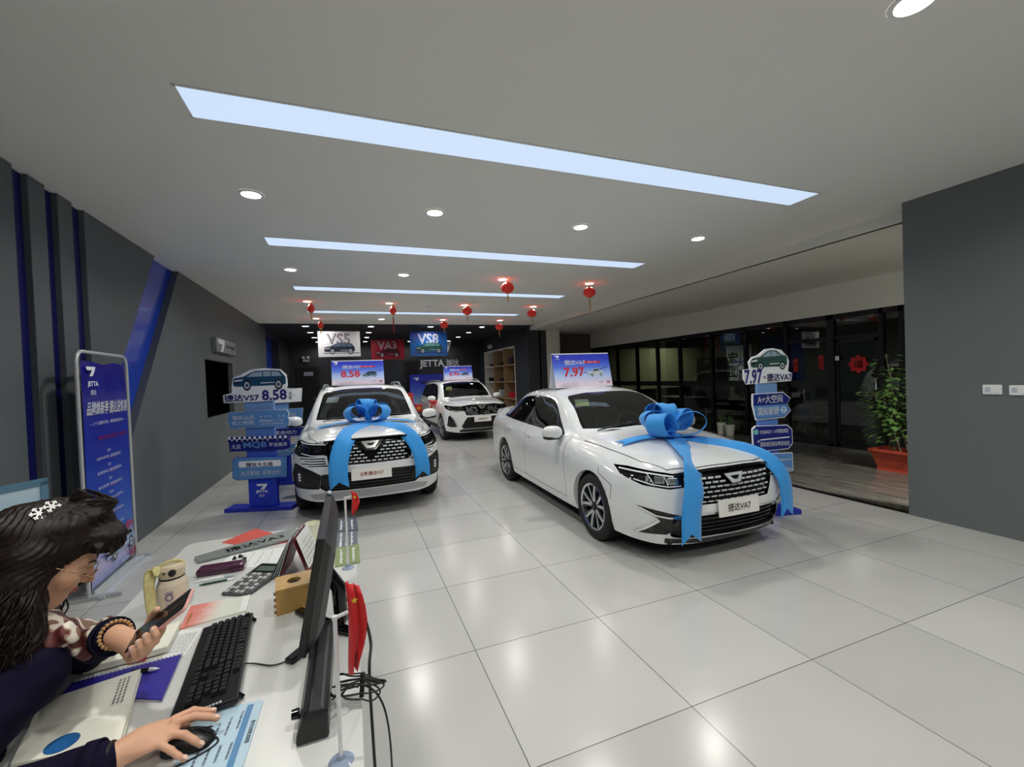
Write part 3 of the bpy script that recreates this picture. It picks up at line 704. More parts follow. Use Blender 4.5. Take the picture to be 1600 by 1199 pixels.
P_BODY, P_WS, P_RW, P_FD, P_RD, P_HL, P_GR, P_LI, P_FT, P_SR, P_BN, P_W1, P_W2, P_W3, P_SK, P_HI = range(16)
def plate(parent, pos, n, txt, mi_ink, name='licence_plate', wd=.44, h=.14, size=.062, width=None):
    R = frame_of(n); mb = MB(); mb.M = Matrix.Translation(pos) @ R.to_4x4()
    mb.prism(rrect(-wd / 2, -h / 2, wd / 2, h / 2, .008), .008, 0)
    o = mb.build(name, [m_plate, mi_ink], parent)
    tb = MB(); tb.M = Matrix.Translation(pos) @ R.to_4x4(); text(tb, txt, (0, 0), size, 0, off=.0095, w=width, bold=.012)
    tb.build('lettering', mi_ink, o)
    return o
def common(S, ray, t, P):
    """fittings every car shares"""
    # glazing, doors, cabin
    for sg in (1, -1):
        for pid, nm, wid in ((P_FD, 'front_door', (P_W1,)), (P_RD, 'rear_door', (P_W2,))):
            d = S.extract(nm, (pid,), t, sg)
            for q in wid: S.extract('side_window', (q,), d, sg)
            mb = MB(); yh = P['handle'][0 if pid == P_FD else 1]; pn = ray.side(yh[0], yh[1], sg)
            for k, (dx, dd) in enumerate(((.0, (.19, .018, .026)),)):
                chip(mb, pn, dd, .022)
            for e in (-.08, .08): chip(mb, (ray.side(yh[0] + e, yh[1], sg)), (.03, .03, .022), .01)
            mb.build('door_handle', m_paint, d, bevel=.006, seg=2)
        S.extract('quarter_window', (P_W3,), t, sg)
        # mirror
        mx, my, mz = P['mirror']; mb = MB(); mb.M = Matrix.Translation((sg * mx, my, mz)) @ Matrix.Rotation(sg * .12, 4, 'Z')
        mb.ell((0, 0, 0), (.118, .068, .078), 20, 14, 0, e=.8)
        for i, (v) in enumerate(mb.v):
            pass
        mo = mb.build('mirror_cap', m_paint, t)
        mb = MB(); mb.M = Matrix.Translation((sg * mx, my, mz)); mb.ell((0, .004, -.05), (.112, .06, .035), 18, 8, 0, e=.8)
        mb.box((-sg * .13, .03, -.05), (.16, .05, .035)); mb.build('mirror_foot', m_gloss, mo)
        mb = MB(); mb.M = Matrix.Translation((sg * mx, my + .06, mz)); mb.ell((0, 0, .005), (.095, .012, .06), 18, 8); mb.build('mirror_glass', m_chrome, mo)
    S.extract('windscreen', (P_WS,), t); S.extract('rear_window', (P_RW,), t); S.extract('bonnet', (P_BN,), t)
    S.extract('body', (P_BODY,), t)
    # lining of the cabin
    S.bm.normal_update(); v = []; f = []
    for g in S.bm.faces:
        c = g.calc_center_median()
        if g.material_index in (4, 6) or not (P['cab'][0] < c.y < P['cab'][1]) or c.z < .62: continue
        for sg in (1, -1):
            q = [len(v) + i for i in range(len(g.verts))]
            v += [((w.co.x - w.normal.x * .022) * sg, w.co.y - w.normal.y * .022, w.co.z - w.normal.z * .022) for w in g.verts]
            f.append(q[::-1] if sg > 0 else q)
    mb = MB(); mb.add(v, f, 0, True); mb.build('cabin_lining', m_lining, t)
    h = P['h']; mb = MB()
    mb.rng((-.74, P['cab'][0] + .05, .30), (.74, P['cab'][1], .34)); mb.build('cabin_floor', m_lining, t)
    yd, zd = P['dash']
    mb = MB(); rows = []
    for x in np.linspace(-.70, .70, 9):
        b = .06 * (x / .7) ** 2
        rows.append([(x, yd + b - .30, zd - .02), (x, yd + b - .05, zd + .015), (x, yd + b + .12, zd - .01), (x, yd + b + .2, zd - .09), (x, yd + b + .18, zd - .3), (x, yd + b + .1, zd - .5)])
    mb.grid(rows, 0); mb.rng((-.12, yd + .1, .4), (.12, yd + .9, .62)); mb.build('dashboard', m_lining, t)
    mb = MB(); Rw = Matrix.Translation((.36, yd + .42, zd - .03)) @ Matrix.Rotation(-.42, 4, 'X'); mb.M = Rw
    mb.tube([(.185 * math.cos(a), 0, .185 * math.sin(a)) for a in np.linspace(0, 2 * PI, 33)], .016, 8, cap=False)
    mb.ell((0, .0, 0), (.075, .03, .06)); mb.box((0, 0, -.01), (.34, .02, .035)); mb.box((0, 0, -.09), (.04, .02, .17))
    mb.build('steering_wheel', mat('steering_leather', '#4a4a4c', .5), t)
    for x, y in ((.36, P['seat'][0]), (-.36, P['seat'][0]), (.36, P['seat'][1]), (-.36, P['seat'][1])):
        z0 = P['seatz']; mb = MB()
        mb.ell((x, y, z0), (.26, .27, .09), 18, 10, e=.6)
        mb.M = Matrix.Translation((x, y + .25, z0 + .28)) @ Matrix.Rotation(-.28, 4, 'X'); mb.ell((0, 0, 0), (.25, .07, .33), 18, 12, e=.6)
        mb.ell((0, -.01, .42), (.13, .05, .09), 14, 8, e=.7); mb.tube([(-.05, 0, .3), (-.05, 0, .4)], .007); mb.tube([(.05, 0, .3), (.05, 0, .4)], .007)
        mb.build('seat', m_seat, t)
    mb = MB(); mb.box((0, P['dash'][0] + .62, h - .13), (.24, .02, .065)); mb.tube([(0, P['dash'][0] + .60, h - .10), (0, P['dash'][0] + .58, h - .06)], .012); mb.build('rear_view_mirror', m_gloss, t, bevel=.008)
    # wheel housings and floor pan
    mb = MB()
    for ya, za in P['axles']:
        for sg in (1, -1):
            r = P['arch'] + .004; pr = [(ya + r * math.cos(a), za + r * math.sin(a)) for a in np.linspace(-.35, PI + .35, 22)]
            rows = [[(sg * x, y, z) for y, z in pr] for x in (.52, .865)]; mb.grid(rows, 0)
            mb.poly([(sg * .52, y, z) for y, z in pr], 0)
    mb.rng((-.52, .2, P['pan']), (.52, P['len'] - .25, P['pan'] + .03)); y1 = P['axles'][0][0] + P['arch']; y2 = P['axles'][1][0] - P['arch']
    mb.rng((-.85, y1, P['pan']), (.85, y2, P['pan'] + .03)); mb.rng((-.6, .16, P['pan'] - .02), (.6, .5, P['pan'] + .01))
    mb.build('underbody', m_plast, t)
    # windscreen wipers
    # wheels
    ty, rim = wheel_mesh(P['wr'], .215, P['wr'] * .70, P['style'])
    w0 = None
    for ya, za in P['axles']:
        for sg in (1, -1):
            if w0 is None:
                w0 = bpy.data.objects.new('wheel', None); C.objects.link(w0); ty.build('tyre', m_rub, w0); rim.build('rim', [m_alloy, m_alloyd], w0); o = w0
            else:
                o = copy_tree(w0)
            o.parent = t; o.location = (sg * (P['track'] - .108), ya, za + .0)
            o.rotation_euler = (random.uniform(0, 1.2), 0, 0 if sg > 0 else PI)
            if P.get('steer') and ya < 2: o.rotation_euler.z += P['steer']
def gap_lines(S, F, lines, ax, wd=.007):
    for l in lines:
        for q in strips(l, wd):
            for f in clip(S.bm, [f for f in F() if f.material_index in (0,)], q, ax): f.material_index = 1

def make_sedan(t):
    axles = ((.93, .325), (3.661, .325)); ARCH = .36
    G = surf(SEDAN, 6, 5, 2); ray = Ray(G); S = Shell(SEDAN, axles, ARCH); bm = S.bm
    side = S.side
    # doors
    S.cut(side(), [(1.50, .93), (1.50, .62), (1.46, .40), (1.49, .285), (2.72, .285), (2.72, 1.40), (2.22, 1.375), (1.9, 1.22)], AX_SIDE, part=P_FD)
    S.cut(side(), [(2.727, .285), (3.22, .29), (3.33, .50), (3.56, .70), (3.74, .98), (3.72, 1.10), (3.42, 1.335), (2.727, 1.40)], AX_SIDE, part=P_RD)
    dl = rpoly([(1.63, .945), (2.05, 1.235), (2.25, 1.335), (2.75, 1.368), (3.32, 1.33), (3.72, 1.18), (4.02, 1.035), (3.93, 1.005), (2.7, .972)], [.05, .1, .2, .2, .25, .1, .03, .02, 0])
    S.cut(side(), dl, AX_SIDE, mi=2)
    for poly, pid in ((rpoly([(1.74, .975), (2.10, 1.232), (2.28, 1.312), (2.67, 1.342), (2.67, .99)], [.05, .1, .12, .03, .02]), P_W1),
                      (rpoly([(2.80, .995), (2.80, 1.343), (3.30, 1.31), (3.50, 1.235), (3.52, 1.012)], [.02, .03, .2, .05, .02]), P_W2),
                      (rpoly([(3.585, 1.02), (3.57, 1.205), (3.72, 1.14), (3.90, 1.04)], [.02, .03, .03, .03]), P_W3)):
        S.cut([f for f in side() if f.material_index == 2], poly, AX_SIDE, mi=4, part=pid)
    # chrome line under the windows
    # windscreen, rear window, bonnet
    wsf = lambda: S.faces(lambda c, n: 1.2 < c.y < 2.35 and n.y < -.2 and c.z > .96 and n.x < .75)
    S.cut(wsf(), rpoly([(-.3, 1.03), (.30, 1.026), (.655, 1.012), (.64, 1.075), (.545, 1.365), (.30, 1.40), (-.3, 1.406)], [0, .1, .02, .05, .06, .1, 0]), AX_FRONT, mi=2)
    S.cut([f for f in wsf() if f.material_index == 2], rpoly([(-.3, 1.045), (.30, 1.042), (.625, 1.03), (.53, 1.345), (.30, 1.377), (-.3, 1.383)], [0, .1, .03, .05, .1, 0]), AX_FRONT, mi=6, part=P_WS)
    S.cut(S.faces(lambda c, n: c.y > 3.3 and n.y > .15 and c.z > 1.0 and n.x < .7), rpoly([(-.3, 1.16), (.54, 1.13), (.48, 1.36), (-.3, 1.40)], [0, .05, .05, 0]), AX_FRONT, mi=4, part=P_RW)
    hoodf = lambda: S.faces(lambda c, n: c.y < 1.6 and n.z > .3 and c.z > .76 and f_ok(c))
    f_ok = lambda c: True
    S.cut(S.faces(lambda c, n: c.y < 1.55 and n.z > .25 and c.z > .74), [(-.3, .10), (.33, .125), (.56, .20), (.655, .42), (.715, .85), (.745, 1.28), (.66, 1.36), (.4, 1.262), (-.3, 1.235)], AX_TOP, part=P_BN)
    for f in bm.faces:
        if f[S.part] == P_BN and f.material_index == 2: f[S.part] = P_BODY
    top = lambda: S.faces(lambda c, n: n.z > .25 and c.z > .74 and c.y < 1.6)
    gap_lines(S, top, [[(-.1, .098), (.33, .122), (.56, .197), (.657, .42), (.717, .85), (.748, 1.28)]], AX_TOP, .008)
    S.cut(top(), [(-.3, 1.245), (.4, 1.27), (.69, 1.37), (.66, 1.42), (.38, 1.31), (-.3, 1.285)], AX_TOP, mi=3)
    # shut lines
    gap_lines(S, side, [[(1.50, .93), (1.50, .62), (1.46, .40), (1.49, .285), (2.72, .285), (3.22, .288), (3.33, .50), (3.56, .70), (3.74, .98)], [(2.724, .285), (2.724, .985)], [(.56, .62), (.78, .69), (.80, .74)], [(.565, .50), (.56, .62)]], AX_SIDE)
    # front: headlamps, grille, lower intake, corner trim
    fr = S.front
    DG = ((1, .55, 0), (0, 0, 1))
    hl = [(.47, .668), (.52, .755), (.70, .778), (1.02, .80), (1.155, .795), (1.10, .735), (.90, .672), (.66, .648)]
    axd = (Vector((1, .55, 0)), Vector((0, 0, 1)))
    # the oblique axis measures x+0.55y scaled
    sc = 1 / Vector((1, .55, 0)).length_squared
    R = S.cut(fr(), [(u * sc, v) for u, v in hl], axd, mi=2, part=P_HL, inset=.028)
    S.cut(fr(), [(-.3, .782), (.36, .775), (.545, .755), (.475, .655), (.475, .60), (.44, .54), (.38, .515), (-.3, .505)], AX_FRONT, mi=2, part=P_GR, inset=.03)
    S.cut(fr(), rpoly([(-.3, .425), (.45, .43), (.56, .40), (.60, .25), (.52, .225), (-.3, .215)], [0, .04, .05, .04, .04, 0]), AX_FRONT, mi=3, part=P_LI, inset=.04)
    S.cut(fr(), [(.81, .505), (.50, .425), (.68, .398)], AX_FRONT, mi=2, part=P_FT)
    S.cut(fr(), [(.68, .398), (.50, .425), (.515, .33), (.62, .262), (.80, .258)], AX_FRONT, mi=2, part=P_FT)
    # extracted pieces
    for sg in (1, -1):
        h = S.extract('headlamp', (P_HL,), t, sg)
        fx = lambda x, z: ray.front(sg * x, z)
        mb = MB()
        for x, z, w_ in ((.555, .715, .07), (.645, .722, .065)):
            p, n = fx(x, z); chip(mb, (p, n), (w_ + .02, .02, .062), -.016, 0)
            chip(mb, (p, n), (w_, .02, .045), -.008, 1)
        p, n = fx(.715, .725); chip(mb, (p, n), (.03, .02, .05), -.012, 0)
        mb.build('reflector', [m_lamp_in, m_lens], h, bevel=.004)
        mb = MB(); bar(mb, along(fx, [(.50, .676), (.60, .668), (.70, .682), (.79, .716)], 5), .009, .006, -.010)
        bar(mb, along(fx, [(.535, .748), (.66, .765), (.76, .776), (.80, .779)], 5), .012, .006, -.008)
        for a, b in (((.60, .676), (.605, .755)), ((.69, .686), (.70, .765))): bar(mb, along(fx, [a, b], 4), .006, .006, -.010)
        mb.build('light_bar', m_drl, h)
        c = S.extract('corner_trim', (P_FT,), t, sg)
        mb = MB(); bar(mb, along(fx, [(.79, .49), (.70, .432), (.62, .416), (.44, .414)], 6), .014, .008, .002); bar(mb, along(fx, [(.675, .392), (.73, .335), (.79, .268)], 6), .020, .008, .002)
        mb.build('chrome_blade', m_chrome, c)
    g = S.extract('grille', (P_GR,), t)
    mb = MB()
    for r in range(6):
        z = .725 - r * .0385
        for k in range(-7, 8):
            x = (k + (.5 if r % 2 else 0)) * .0735
            lim = (.50, .48, .46, .455, .44, .42)[r]
            if abs(x) > lim - .03: continue
            if r == 0 and abs(x) < .12: continue
            if r == 1 and abs(x) < .09: continue
            sh = .060 - .008 * abs(x) / .4
            chip(mb, ray.front(x, z), (sh, .012, .019 - .002 * r), -.014)
    mb.build('grille_dash', m_dash, g, bevel=.003, seg=1)
    mb = MB(); bar(mb, along(ray.front, [(-.535, .757), (-.36, .776), (-.18, .783), (.18, .783), (.36, .776), (.535, .757)], 5), .026, .012, -.004); mb.build('grille_top_bar', m_gloss, g)
    p, n = ray.front(0, .708); b = MB(); b.M = Matrix.Translation(p) @ frame_of(n).to_4x4()
    b.prism([(-.115, .045), (.115, .045), (.05, -.055), (-.05, -.055)], .012, 0, off=.0)
    bo = b.build('badge', m_gloss, t, bevel=.003)
    b = MB(); b.M = Matrix.Translation(p) @ frame_of(n).to_4x4()
    for q in ([(-.105, .038), (.105, .038), (.088, .014), (-.09, .014)], [(-.09, .014), (-.052, .014), (-.02, -.018), (.03, -.02), (.036, -.046), (-.048, -.048)], [(.06, .014), (.088, .014), (.045, -.044), (.01, -.03)]):
        b.prism(q, .006, 0, off=.010)
    b.build('emblem', m_dash, bo)
    li = S.extract('lower_intake', (P_LI,), t); mb = MB()
    for z in (.26, .30, .34, .38): bar(mb, along(ray.front, [(-.5, z), (0, z), (.5, z)], 6), .012, .012, -.036)
    mb.build('intake_slat', m_gloss, li)
    mb = MB(); bar(mb, along(ray.front, [(-.58, .427), (-.3, .434), (.3, .434), (.58, .427)], 6), .012, .006, .0); mb.build('chrome_strip', m_chrome, li)
    mb = MB(); bar(mb, along(ray.front, [(-.62, .205), (-.3, .185), (.3, .185), (.62, .205)], 6), .05, .012, -.01); mb.build('chin_lip', m_gloss, t)
    p, n = ray.front(0, .47); plate(t, p + Vector((0, -.012, 0)), Vector((0, -1, .06)).normalized(), '捷达VA7', m_ink, size=.066, width=.25)
    P = dict(handle=((2.55, .845), (3.42, .865)), mirror=(.955, 1.66, .985), cab=(1.25, 4.05), h=1.42, dash=(1.62, .965), seat=(2.25, 3.1), seatz=.52, axles=axles, arch=ARCH, pan=.19, len=4.75, wr=.325, style='twin', track=.888)
    common(S, ray, t, P)
    # wipers
    mb = MB()
    for x0, x1 in ((-.05, .52), (-.55, -.02)):
        pts = [ray.top(x0 + (x1 - x0) * k / 6, 1.30 + .07 * abs(x0 + (x1 - x0) * k / 6) + .05 * k / 6)[0] + Vector((0, 0, .012)) for k in range(7)]
        mb.tube(pts, .007, 6)
    mb.build('wiper', m_plast, t)
    return ray
def make_suv(t, style):
    k = 1.0 if style == 'seven' else .957
    CV = [[(x, y * k, z * (1 if style == 'seven' else .992)) for x, y, z in c] for c in SUV]
    axles = ((.92 * k, .345), (3.65 * k, .345)); ARCH = .39
    G = surf(CV, 6, 5, 2); ray = Ray(G); S = Shell(CV, axles, ARCH); bm = S.bm; side = S.side
    Y = lambda L: [(y * k, z) for y, z in L]
    S.cut(side(), Y([(1.45, 1.03), (1.44, .70), (1.40, .45), (1.43, .36), (2.70, .36), (2.70, 1.56), (2.1, 1.50), (1.75, 1.31)]), AX_SIDE, part=P_FD)
    S.cut(side(), Y([(2.707, .36), (3.20, .37), (3.36, .62), (3.58, .80), (3.78, 1.10), (3.80, 1.50), (2.707, 1.56)]), AX_SIDE, part=P_RD)
    S.cut(side(), rpoly(Y([(1.56, 1.055), (1.86, 1.31), (2.14, 1.475), (2.7, 1.52), (3.98, 1.47), (4.18, 1.30), (4.15, 1.14), (2.7, 1.075)]), [.05, .1, .2, .2, .15, .1, .05, 0]), AX_SIDE, mi=2)
    for poly, pid in ((rpoly([(1.68, 1.085), (1.93, 1.31), (2.17, 1.452), (2.64, 1.49), (2.64, 1.095)], [.05, .1, .12, .03, .02]), P_W1),
                      (rpoly([(2.76, 1.098), (2.76, 1.492), (3.55, 1.468), (3.60, 1.135)], [.02, .03, .05, .03]), P_W2),
                      (rpoly([(3.68, 1.14), (3.65, 1.455), (3.95, 1.435), (4.10, 1.29), (4.08, 1.165)], [.03] * 5), P_W3)):
        S.cut([f for f in side() if f.material_index == 2], Y(poly), AX_SIDE, mi=4, part=pid)
    wsf = lambda: S.faces(lambda c, n: 1.05 * k < c.y < 2.2 * k and n.y < -.2 and c.z > 1.07 and n.x < .75)
    S.cut(wsf(), rpoly([(-.3, 1.13), (.30, 1.126), (.675, 1.112), (.665, 1.18), (.585, 1.50), (.30, 1.545), (-.3, 1.552)], [0, .1, .02, .05, .06, .1, 0]), AX_FRONT, mi=2)
    S.cut([f for f in wsf() if f.material_index == 2], rpoly([(-.3, 1.15), (.30, 1.146), (.645, 1.134), (.565, 1.48), (.30, 1.517), (-.3, 1.523)], [0, .1, .03, .05, .1, 0]), AX_FRONT, mi=6, part=P_WS)
    S.cut(S.faces(lambda c, n: c.y > 3.9 and n.y > .3 and c.z > 1.1 and n.x < .7), rpoly([(-.3, 1.15), (.60, 1.15), (.52, 1.46), (-.3, 1.48)], [0, .05, .05, 0]), AX_FRONT, mi=4, part=P_RW)
    tp = lambda: S.faces(lambda c, n: n.z > .25 and c.z > .88 and c.y < 1.5)
    hood = Y([(-.3, .07), (.35, .09), (.60, .155), (.68, .34), (.735, .75), (.765, 1.18), (.68, 1.24), (.4, 1.14), (-.3, 1.11)])
    hood = [(a / k, b * k) for a, b in [(-.3, .07), (.35, .09), (.60, .155), (.68, .34), (.735, .75), (.765, 1.18), (.68, 1.24), (.4, 1.14), (-.3, 1.11)]] if False else [(a, b * k) for a, b in [(-.3, .07), (.35, .09), (.60, .155), (.68, .34), (.735, .75), (.765, 1.18), (.68, 1.24), (.4, 1.14), (-.3, 1.11)]]
    S.cut(tp(), hood, AX_TOP, part=P_BN)
    gap_lines(S, tp, [[(a, b * k) for a, b in [(-.1, .068), (.35, .088), (.60, .152), (.682, .34), (.738, .75), (.768, 1.18)]]], AX_TOP, .008)
    S.cut(tp(), [(a, b * k) for a, b in [(-.3, 1.12), (.4, 1.145), (.70, 1.25), (.67, 1.30), (.38, 1.185), (-.3, 1.155)]], AX_TOP, mi=3)
    S.cut(S.faces(lambda c, n: n.z > .6 and c.z > 1.4), rpoly([(-.3, 2.12 * k), (.50, 2.16 * k), (.50, 3.5 * k), (-.3, 3.5 * k)], [0, .06, .06, 0]), AX_TOP, mi=2, part=P_SR)
    gap_lines(S, side, [Y([(1.45, 1.03), (1.44, .70), (1.40, .45), (1.43, .36), (2.70, .36), (3.20, .368), (3.36, .62), (3.58, .80), (3.78, 1.10)]), Y([(2.704, .36), (2.704, 1.09)]), Y([(.58, .70), (.80, .86), (.82, .92)])], AX_SIDE)
    # dark cladding round the arches and sills
    low = lambda: [f for f in side() if f.material_index == 0]
    S.cut(low(), Y([(1.25, .25), (3.30, .25), (3.32, .40), (1.23, .40)]), AX_SIDE, mi=3)
    fr = S.front; axd = (Vector((1, .55, 0)), Vector((0, 0, 1))); sc = 1 / Vector((1, .55, 0)).length_squared
    if style == 'seven':
        S.cut(fr(), [(u * sc, v) for u, v in [(.47, .80), (.49, .935), (.80, .945), (1.13, .955), (1.20, .93), (1.14, .83), (.95, .79), (.70, .785)]], axd, mi=2, part=P_HL, inset=.03)
        S.cut(fr(), [(-.3, .965), (.40, .955), (.51, .94), (.49, .80), (.50, .72), (.44, .675), (-.3, .665)], AX_FRONT, mi=2, part=P_GR, inset=.03)
        for z, x0, x1 in ((.765, .505, .80), (.735, .505, .74), (.705, .50, .78), (.68, .47, .70)):
            S.cut(fr(), [(x0, z + .008), (x1, z + .006), (x1, z - .004), (x0, z - .008)], AX_FRONT, mi=2)
        S.cut(fr(), [(-.3, .60), (.55, .58), (.58, .42), (.52, .375), (-.3, .365)], AX_FRONT, mi=3, part=P_LI, inset=.03)
        S.cut(fr(), [(.55, .585), (.66, .63), (.80, .71), (.86, .70), (.90, .56), (.89, .40), (.585, .405)], AX_FRONT, mi=3, part=P_FT, inset=.015)
        S.cut(fr(), [(-.3, .355), (.52, .365), (.70, .33), (.66, .27), (-.3, .25)], AX_FRONT, mi=5, part=P_SK)
    else:
        S.cut(fr(), [(u * sc, v) for u, v in [(.46, .80), (.50, .915), (.80, .93), (1.16, .945), (1.22, .92), (1.10, .86), (.90, .805), (.70, .775)]], axd, mi=2, part=P_HL, inset=.03)
        S.cut(fr(), [(-.3, .935), (.40, .93), (.52, .915), (.47, .80), (.47, .75), (.42, .68), (-.3, .67)], AX_FRONT, mi=2, part=P_GR, inset=.03)
        S.cut(fr(), [(-.3, .635), (.40, .635), (.46, .56), (.55, .40), (.50, .34), (-.3, .33)], AX_FRONT, mi=3, part=P_LI, inset=.03)
        S.cut(fr(), [(.70, .55), (.72, .60), (.80, .70), (.84, .66), (.86, .42), (.78, .385), (.64, .395)], AX_FRONT, mi=2, part=P_FT, inset=.02)
        S.cut(fr(), [(-.3, .32), (.52, .33), (.60, .30), (.58, .25), (-.3, .24)], AX_FRONT, mi=3, part=P_SK)
    for sg in (1, -1):
        fx = lambda x, z: ray.front(sg * x, z); h = S.extract('headlamp', (P_HL,), t, sg); mb = MB()
        zc = .87
        for x, w_ in ((.60, .09), (.71, .08)):
            chip(mb, fx(x, zc), (w_ + .02, .02, .075), -.016, 0); chip(mb, fx(x, zc), (w_, .02, .055), -.009, 1)
        mb.build('reflector', [m_alloyd, m_lens], h, bevel=.004); mb = MB()
        bar(mb, along(fx, [(.52, .80), (.66, .80), (.78, .825)], 5), .010, .006, -.010); bar(mb, along(fx, [(.50, .925), (.66, .932), (.80, .94)], 5), .010, .006, -.010)
        mb.build('light_bar', m_drl, h)
        c = S.extract('corner_trim', (P_FT,), t, sg); mb = MB()
        if style == 'seven':
            for z in (.50, .535, .57): chip(mb, fx(.815, z), (.035, .016, .022), -.006)
            mb.build('fog_lamp', m_drl, c, bevel=.003)
        else:
            bar(mb, along(fx, [(.80, .69), (.72, .58), (.655, .40)], 6), .022, .01, .0); mb.build('chrome_blade', m_silver, c)
    g = S.extract('grille', (P_GR,), t); mb = MB(); z1 = .90 if style == 'seven' else .88
    for r in range(6):
        z = z1 - r * .040
        for q in range(-8, 9):
            x = (q + (.5 if r % 2 else 0)) * .068; lim = (.48, .47, .47, .46, .45, .42)[r]
            if abs(x) > lim - .03 or (abs(x) < (.14, .12, .08, .06, .06, .0)[r]): continue
            if style != 'seven' and (q * 7 + r * 3) % 5 == 0: continue
            chip(mb, ray.front(x, z), (.050, .012, .016), -.014, roll=-.0)
    mb.build('grille_dash', m_dash if style == 'seven' else m_silver, g, bevel=.003, seg=1)
    mb = MB(); zt = .962 if style == 'seven' else .934
    bar(mb, along(ray.front, [(-.52, zt - .018), (-.36, zt), (.36, zt), (.52, zt - .018)], 6), .020, .012, -.004); mb.build('grille_top_bar', m_gloss, g)
    p, n = ray.front(0, .895 if style == 'seven' else .885); b = MB(); b.M = Matrix.Translation(p) @ frame_of(n).to_4x4()
    b.prism([(-.16, .05), (.16, .05), (.06, -.075), (-.06, -.075)], .012, 0, off=-.004); bo = b.build('badge', m_gloss, t, bevel=.003)
    b = MB(); b.M = Matrix.Translation(p) @ frame_of(n).to_4x4()
    for q in ([(-.105, .038), (.105, .038), (.088, .014), (-.09, .014)], [(-.09, .014), (-.052, .014), (-.02, -.018), (.03, -.02), (.036, -.046), (-.048, -.048)], [(.06, .014), (.088, .014), (.045, -.044), (.01, -.03)]): b.prism(q, .007, 0, off=.008)
    b.build('emblem', m_chrome, bo)
    li = S.extract('lower_intake', (P_LI,), t); mb = MB()
    for z in (.40, .44, .48, .52): bar(mb, along(ray.front, [(-.5, z), (0, z), (.5, z)], 6), .012, .012, -.026)
    mb.build('intake_slat', m_gloss, li)
    if style == 'seven': S.extract('skid_plate', (P_SK,), t)
    else: S.extract('chin_lip', (P_SK,), t)
    S.extract('sunroof', (P_SR,), t)
    for sg in (1, -1):
        mb = MB(); pts = [ray.top(sg * .60, y * k)[0] + Vector((0, 0, .045 * min(1, 4 * min((y - 2.1), (4.0 - y)) + .15))) for y in np.linspace(2.1, 4.0, 16)]
        mb.tube(pts, .013, 8)
        for y in (2.14, 3.05, 3.96):
            q = ray.top(sg * .60, y * k)[0]; mb.box(q + Vector((0, 0, .015)), (.024, .09, .05))
        mb.build('roof_rail', m_silver, t)
    zp = .555 if style == 'seven' else .575
    p, n = ray.front(0, zp); plate(t, p + Vector((0, -.014, 0)), Vector((0, -1, .04)).normalized(), '全新捷达VS7' if style == 'seven' else '全新捷达VS5', m_redink if style == 'seven' else m_ink, size=.05, width=.27, wd=.46)
    P = dict(handle=((2.52 * k, .955), (3.55 * k, .975)), mirror=(.99, 1.60 * k, 1.10), cab=(1.15 * k, 4.3 * k), h=1.58, dash=(1.50 * k, 1.06), seat=(2.15 * k, 3.0 * k), seatz=.64, axles=axles, arch=ARCH, pan=.27, len=4.55 * k, wr=.345, style='five', track=.905)
    common(S, ray, t, P); mb = MB()
    for x0, x1 in ((-.05, .55), (-.58, -.02)):
        mb.tube([ray.top(x0 + (x1 - x0) * i / 6, (1.175 + .07 * abs(x0 + (x1 - x0) * i / 6) + .05 * i / 6) * k)[0] + Vector((0, 0, .012)) for i in range(7)], .007, 6)
    mb.build('wiper', m_plast, t)
    return ray
CAR_S = .96
def car_thing(name, label, loc, rz, s=CAR_S):
    t = thing(name, label, 'car', loc, rz); t.scale = (s,) * 3; return t
sed = car_thing('sedan', 'white saloon car with a blue bow, nearest of the three cars', (2.93, 2.64, 0), math.radians(-1.5))
sed_ray = make_sedan(sed)
suv = car_thing('sports_utility_vehicle', 'white off-road wagon with a blue bow beside the grey left wall', (.194, 5.197, 0), 0)
suv_ray = make_suv(suv, 'seven')
back = car_thing('sports_utility_vehicle', 'white off-road wagon without a bow, parked behind the other two cars', (3.07, 10.3, 0), math.radians(2))
back_ray = make_suv(back, 'five')

def M_of(o): return Matrix.Translation(o.location) @ Matrix.Rotation(o.rotation_euler.z, 4, 'Z') @ Matrix.Diagonal((o.scale[0],) * 3 + (1,))
def drape(car, ray, x0, y0, x1, y1, n, lift=.012):
    """points on the bonnet between two plan positions, in world space"""
    M = M_of(car); out = []
    for i in range(n + 1):
        f = i / n; p, nn = ray.top(x0 + (x1 - x0) * f, y0 + (y1 - y0) * f); out.append((M @ (p + nn * lift), nn))
    return out
def make_bow(car, ray, bx, by, label, sc, fronts, sides, loops):
    M = M_of(car); p, n = ray.top(bx, by); rot = car.rotation_euler.z
    base = Matrix.Translation(M @ (p + n * .012)) @ Matrix.Rotation(rot, 4, 'Z') @ Matrix.Rotation(-.10, 4, 'X')
    tails = []
    for (ex, ey, hang, wd) in fronts:                    # tails running down the bonnet and hanging over the nose
        d = drape(car, ray, bx, by, ex, ey, 4, .014); P = [q for q, _ in d]; W = []
        for (hx, hy, hz) in hang: P.append(M @ Vector((hx, hy, hz)))
        for i, q in enumerate(P):
            a = P[max(i - 1, 0)]; b = P[min(i + 1, len(P) - 1)]; t = (b - a).normalized(); f = i / (len(P) - 1)
            up = Vector((0, -min(1, f * 1.6), max(.12, 1 - f * 1.4))).normalized(); W.append(t.cross(up).normalized())
        tails.append((P, W, wd, .075))
    for (ex, ey, wd, lift) in sides:
        d = drape(car, ray, bx, by, ex, ey, 5, .012); P = [q + Vector((0, 0, lift * math.sin(i / 5 * PI))) for i, (q, _) in enumerate(d)]
        W = [(P[min(i + 1, 5)] - P[max(i - 1, 0)]).normalized().cross(d[i][1]).normalized() for i in range(6)]
        tails.append((P, W, wd, .06))
    return bow('gift_bow', label, base, sc, loops, tails)
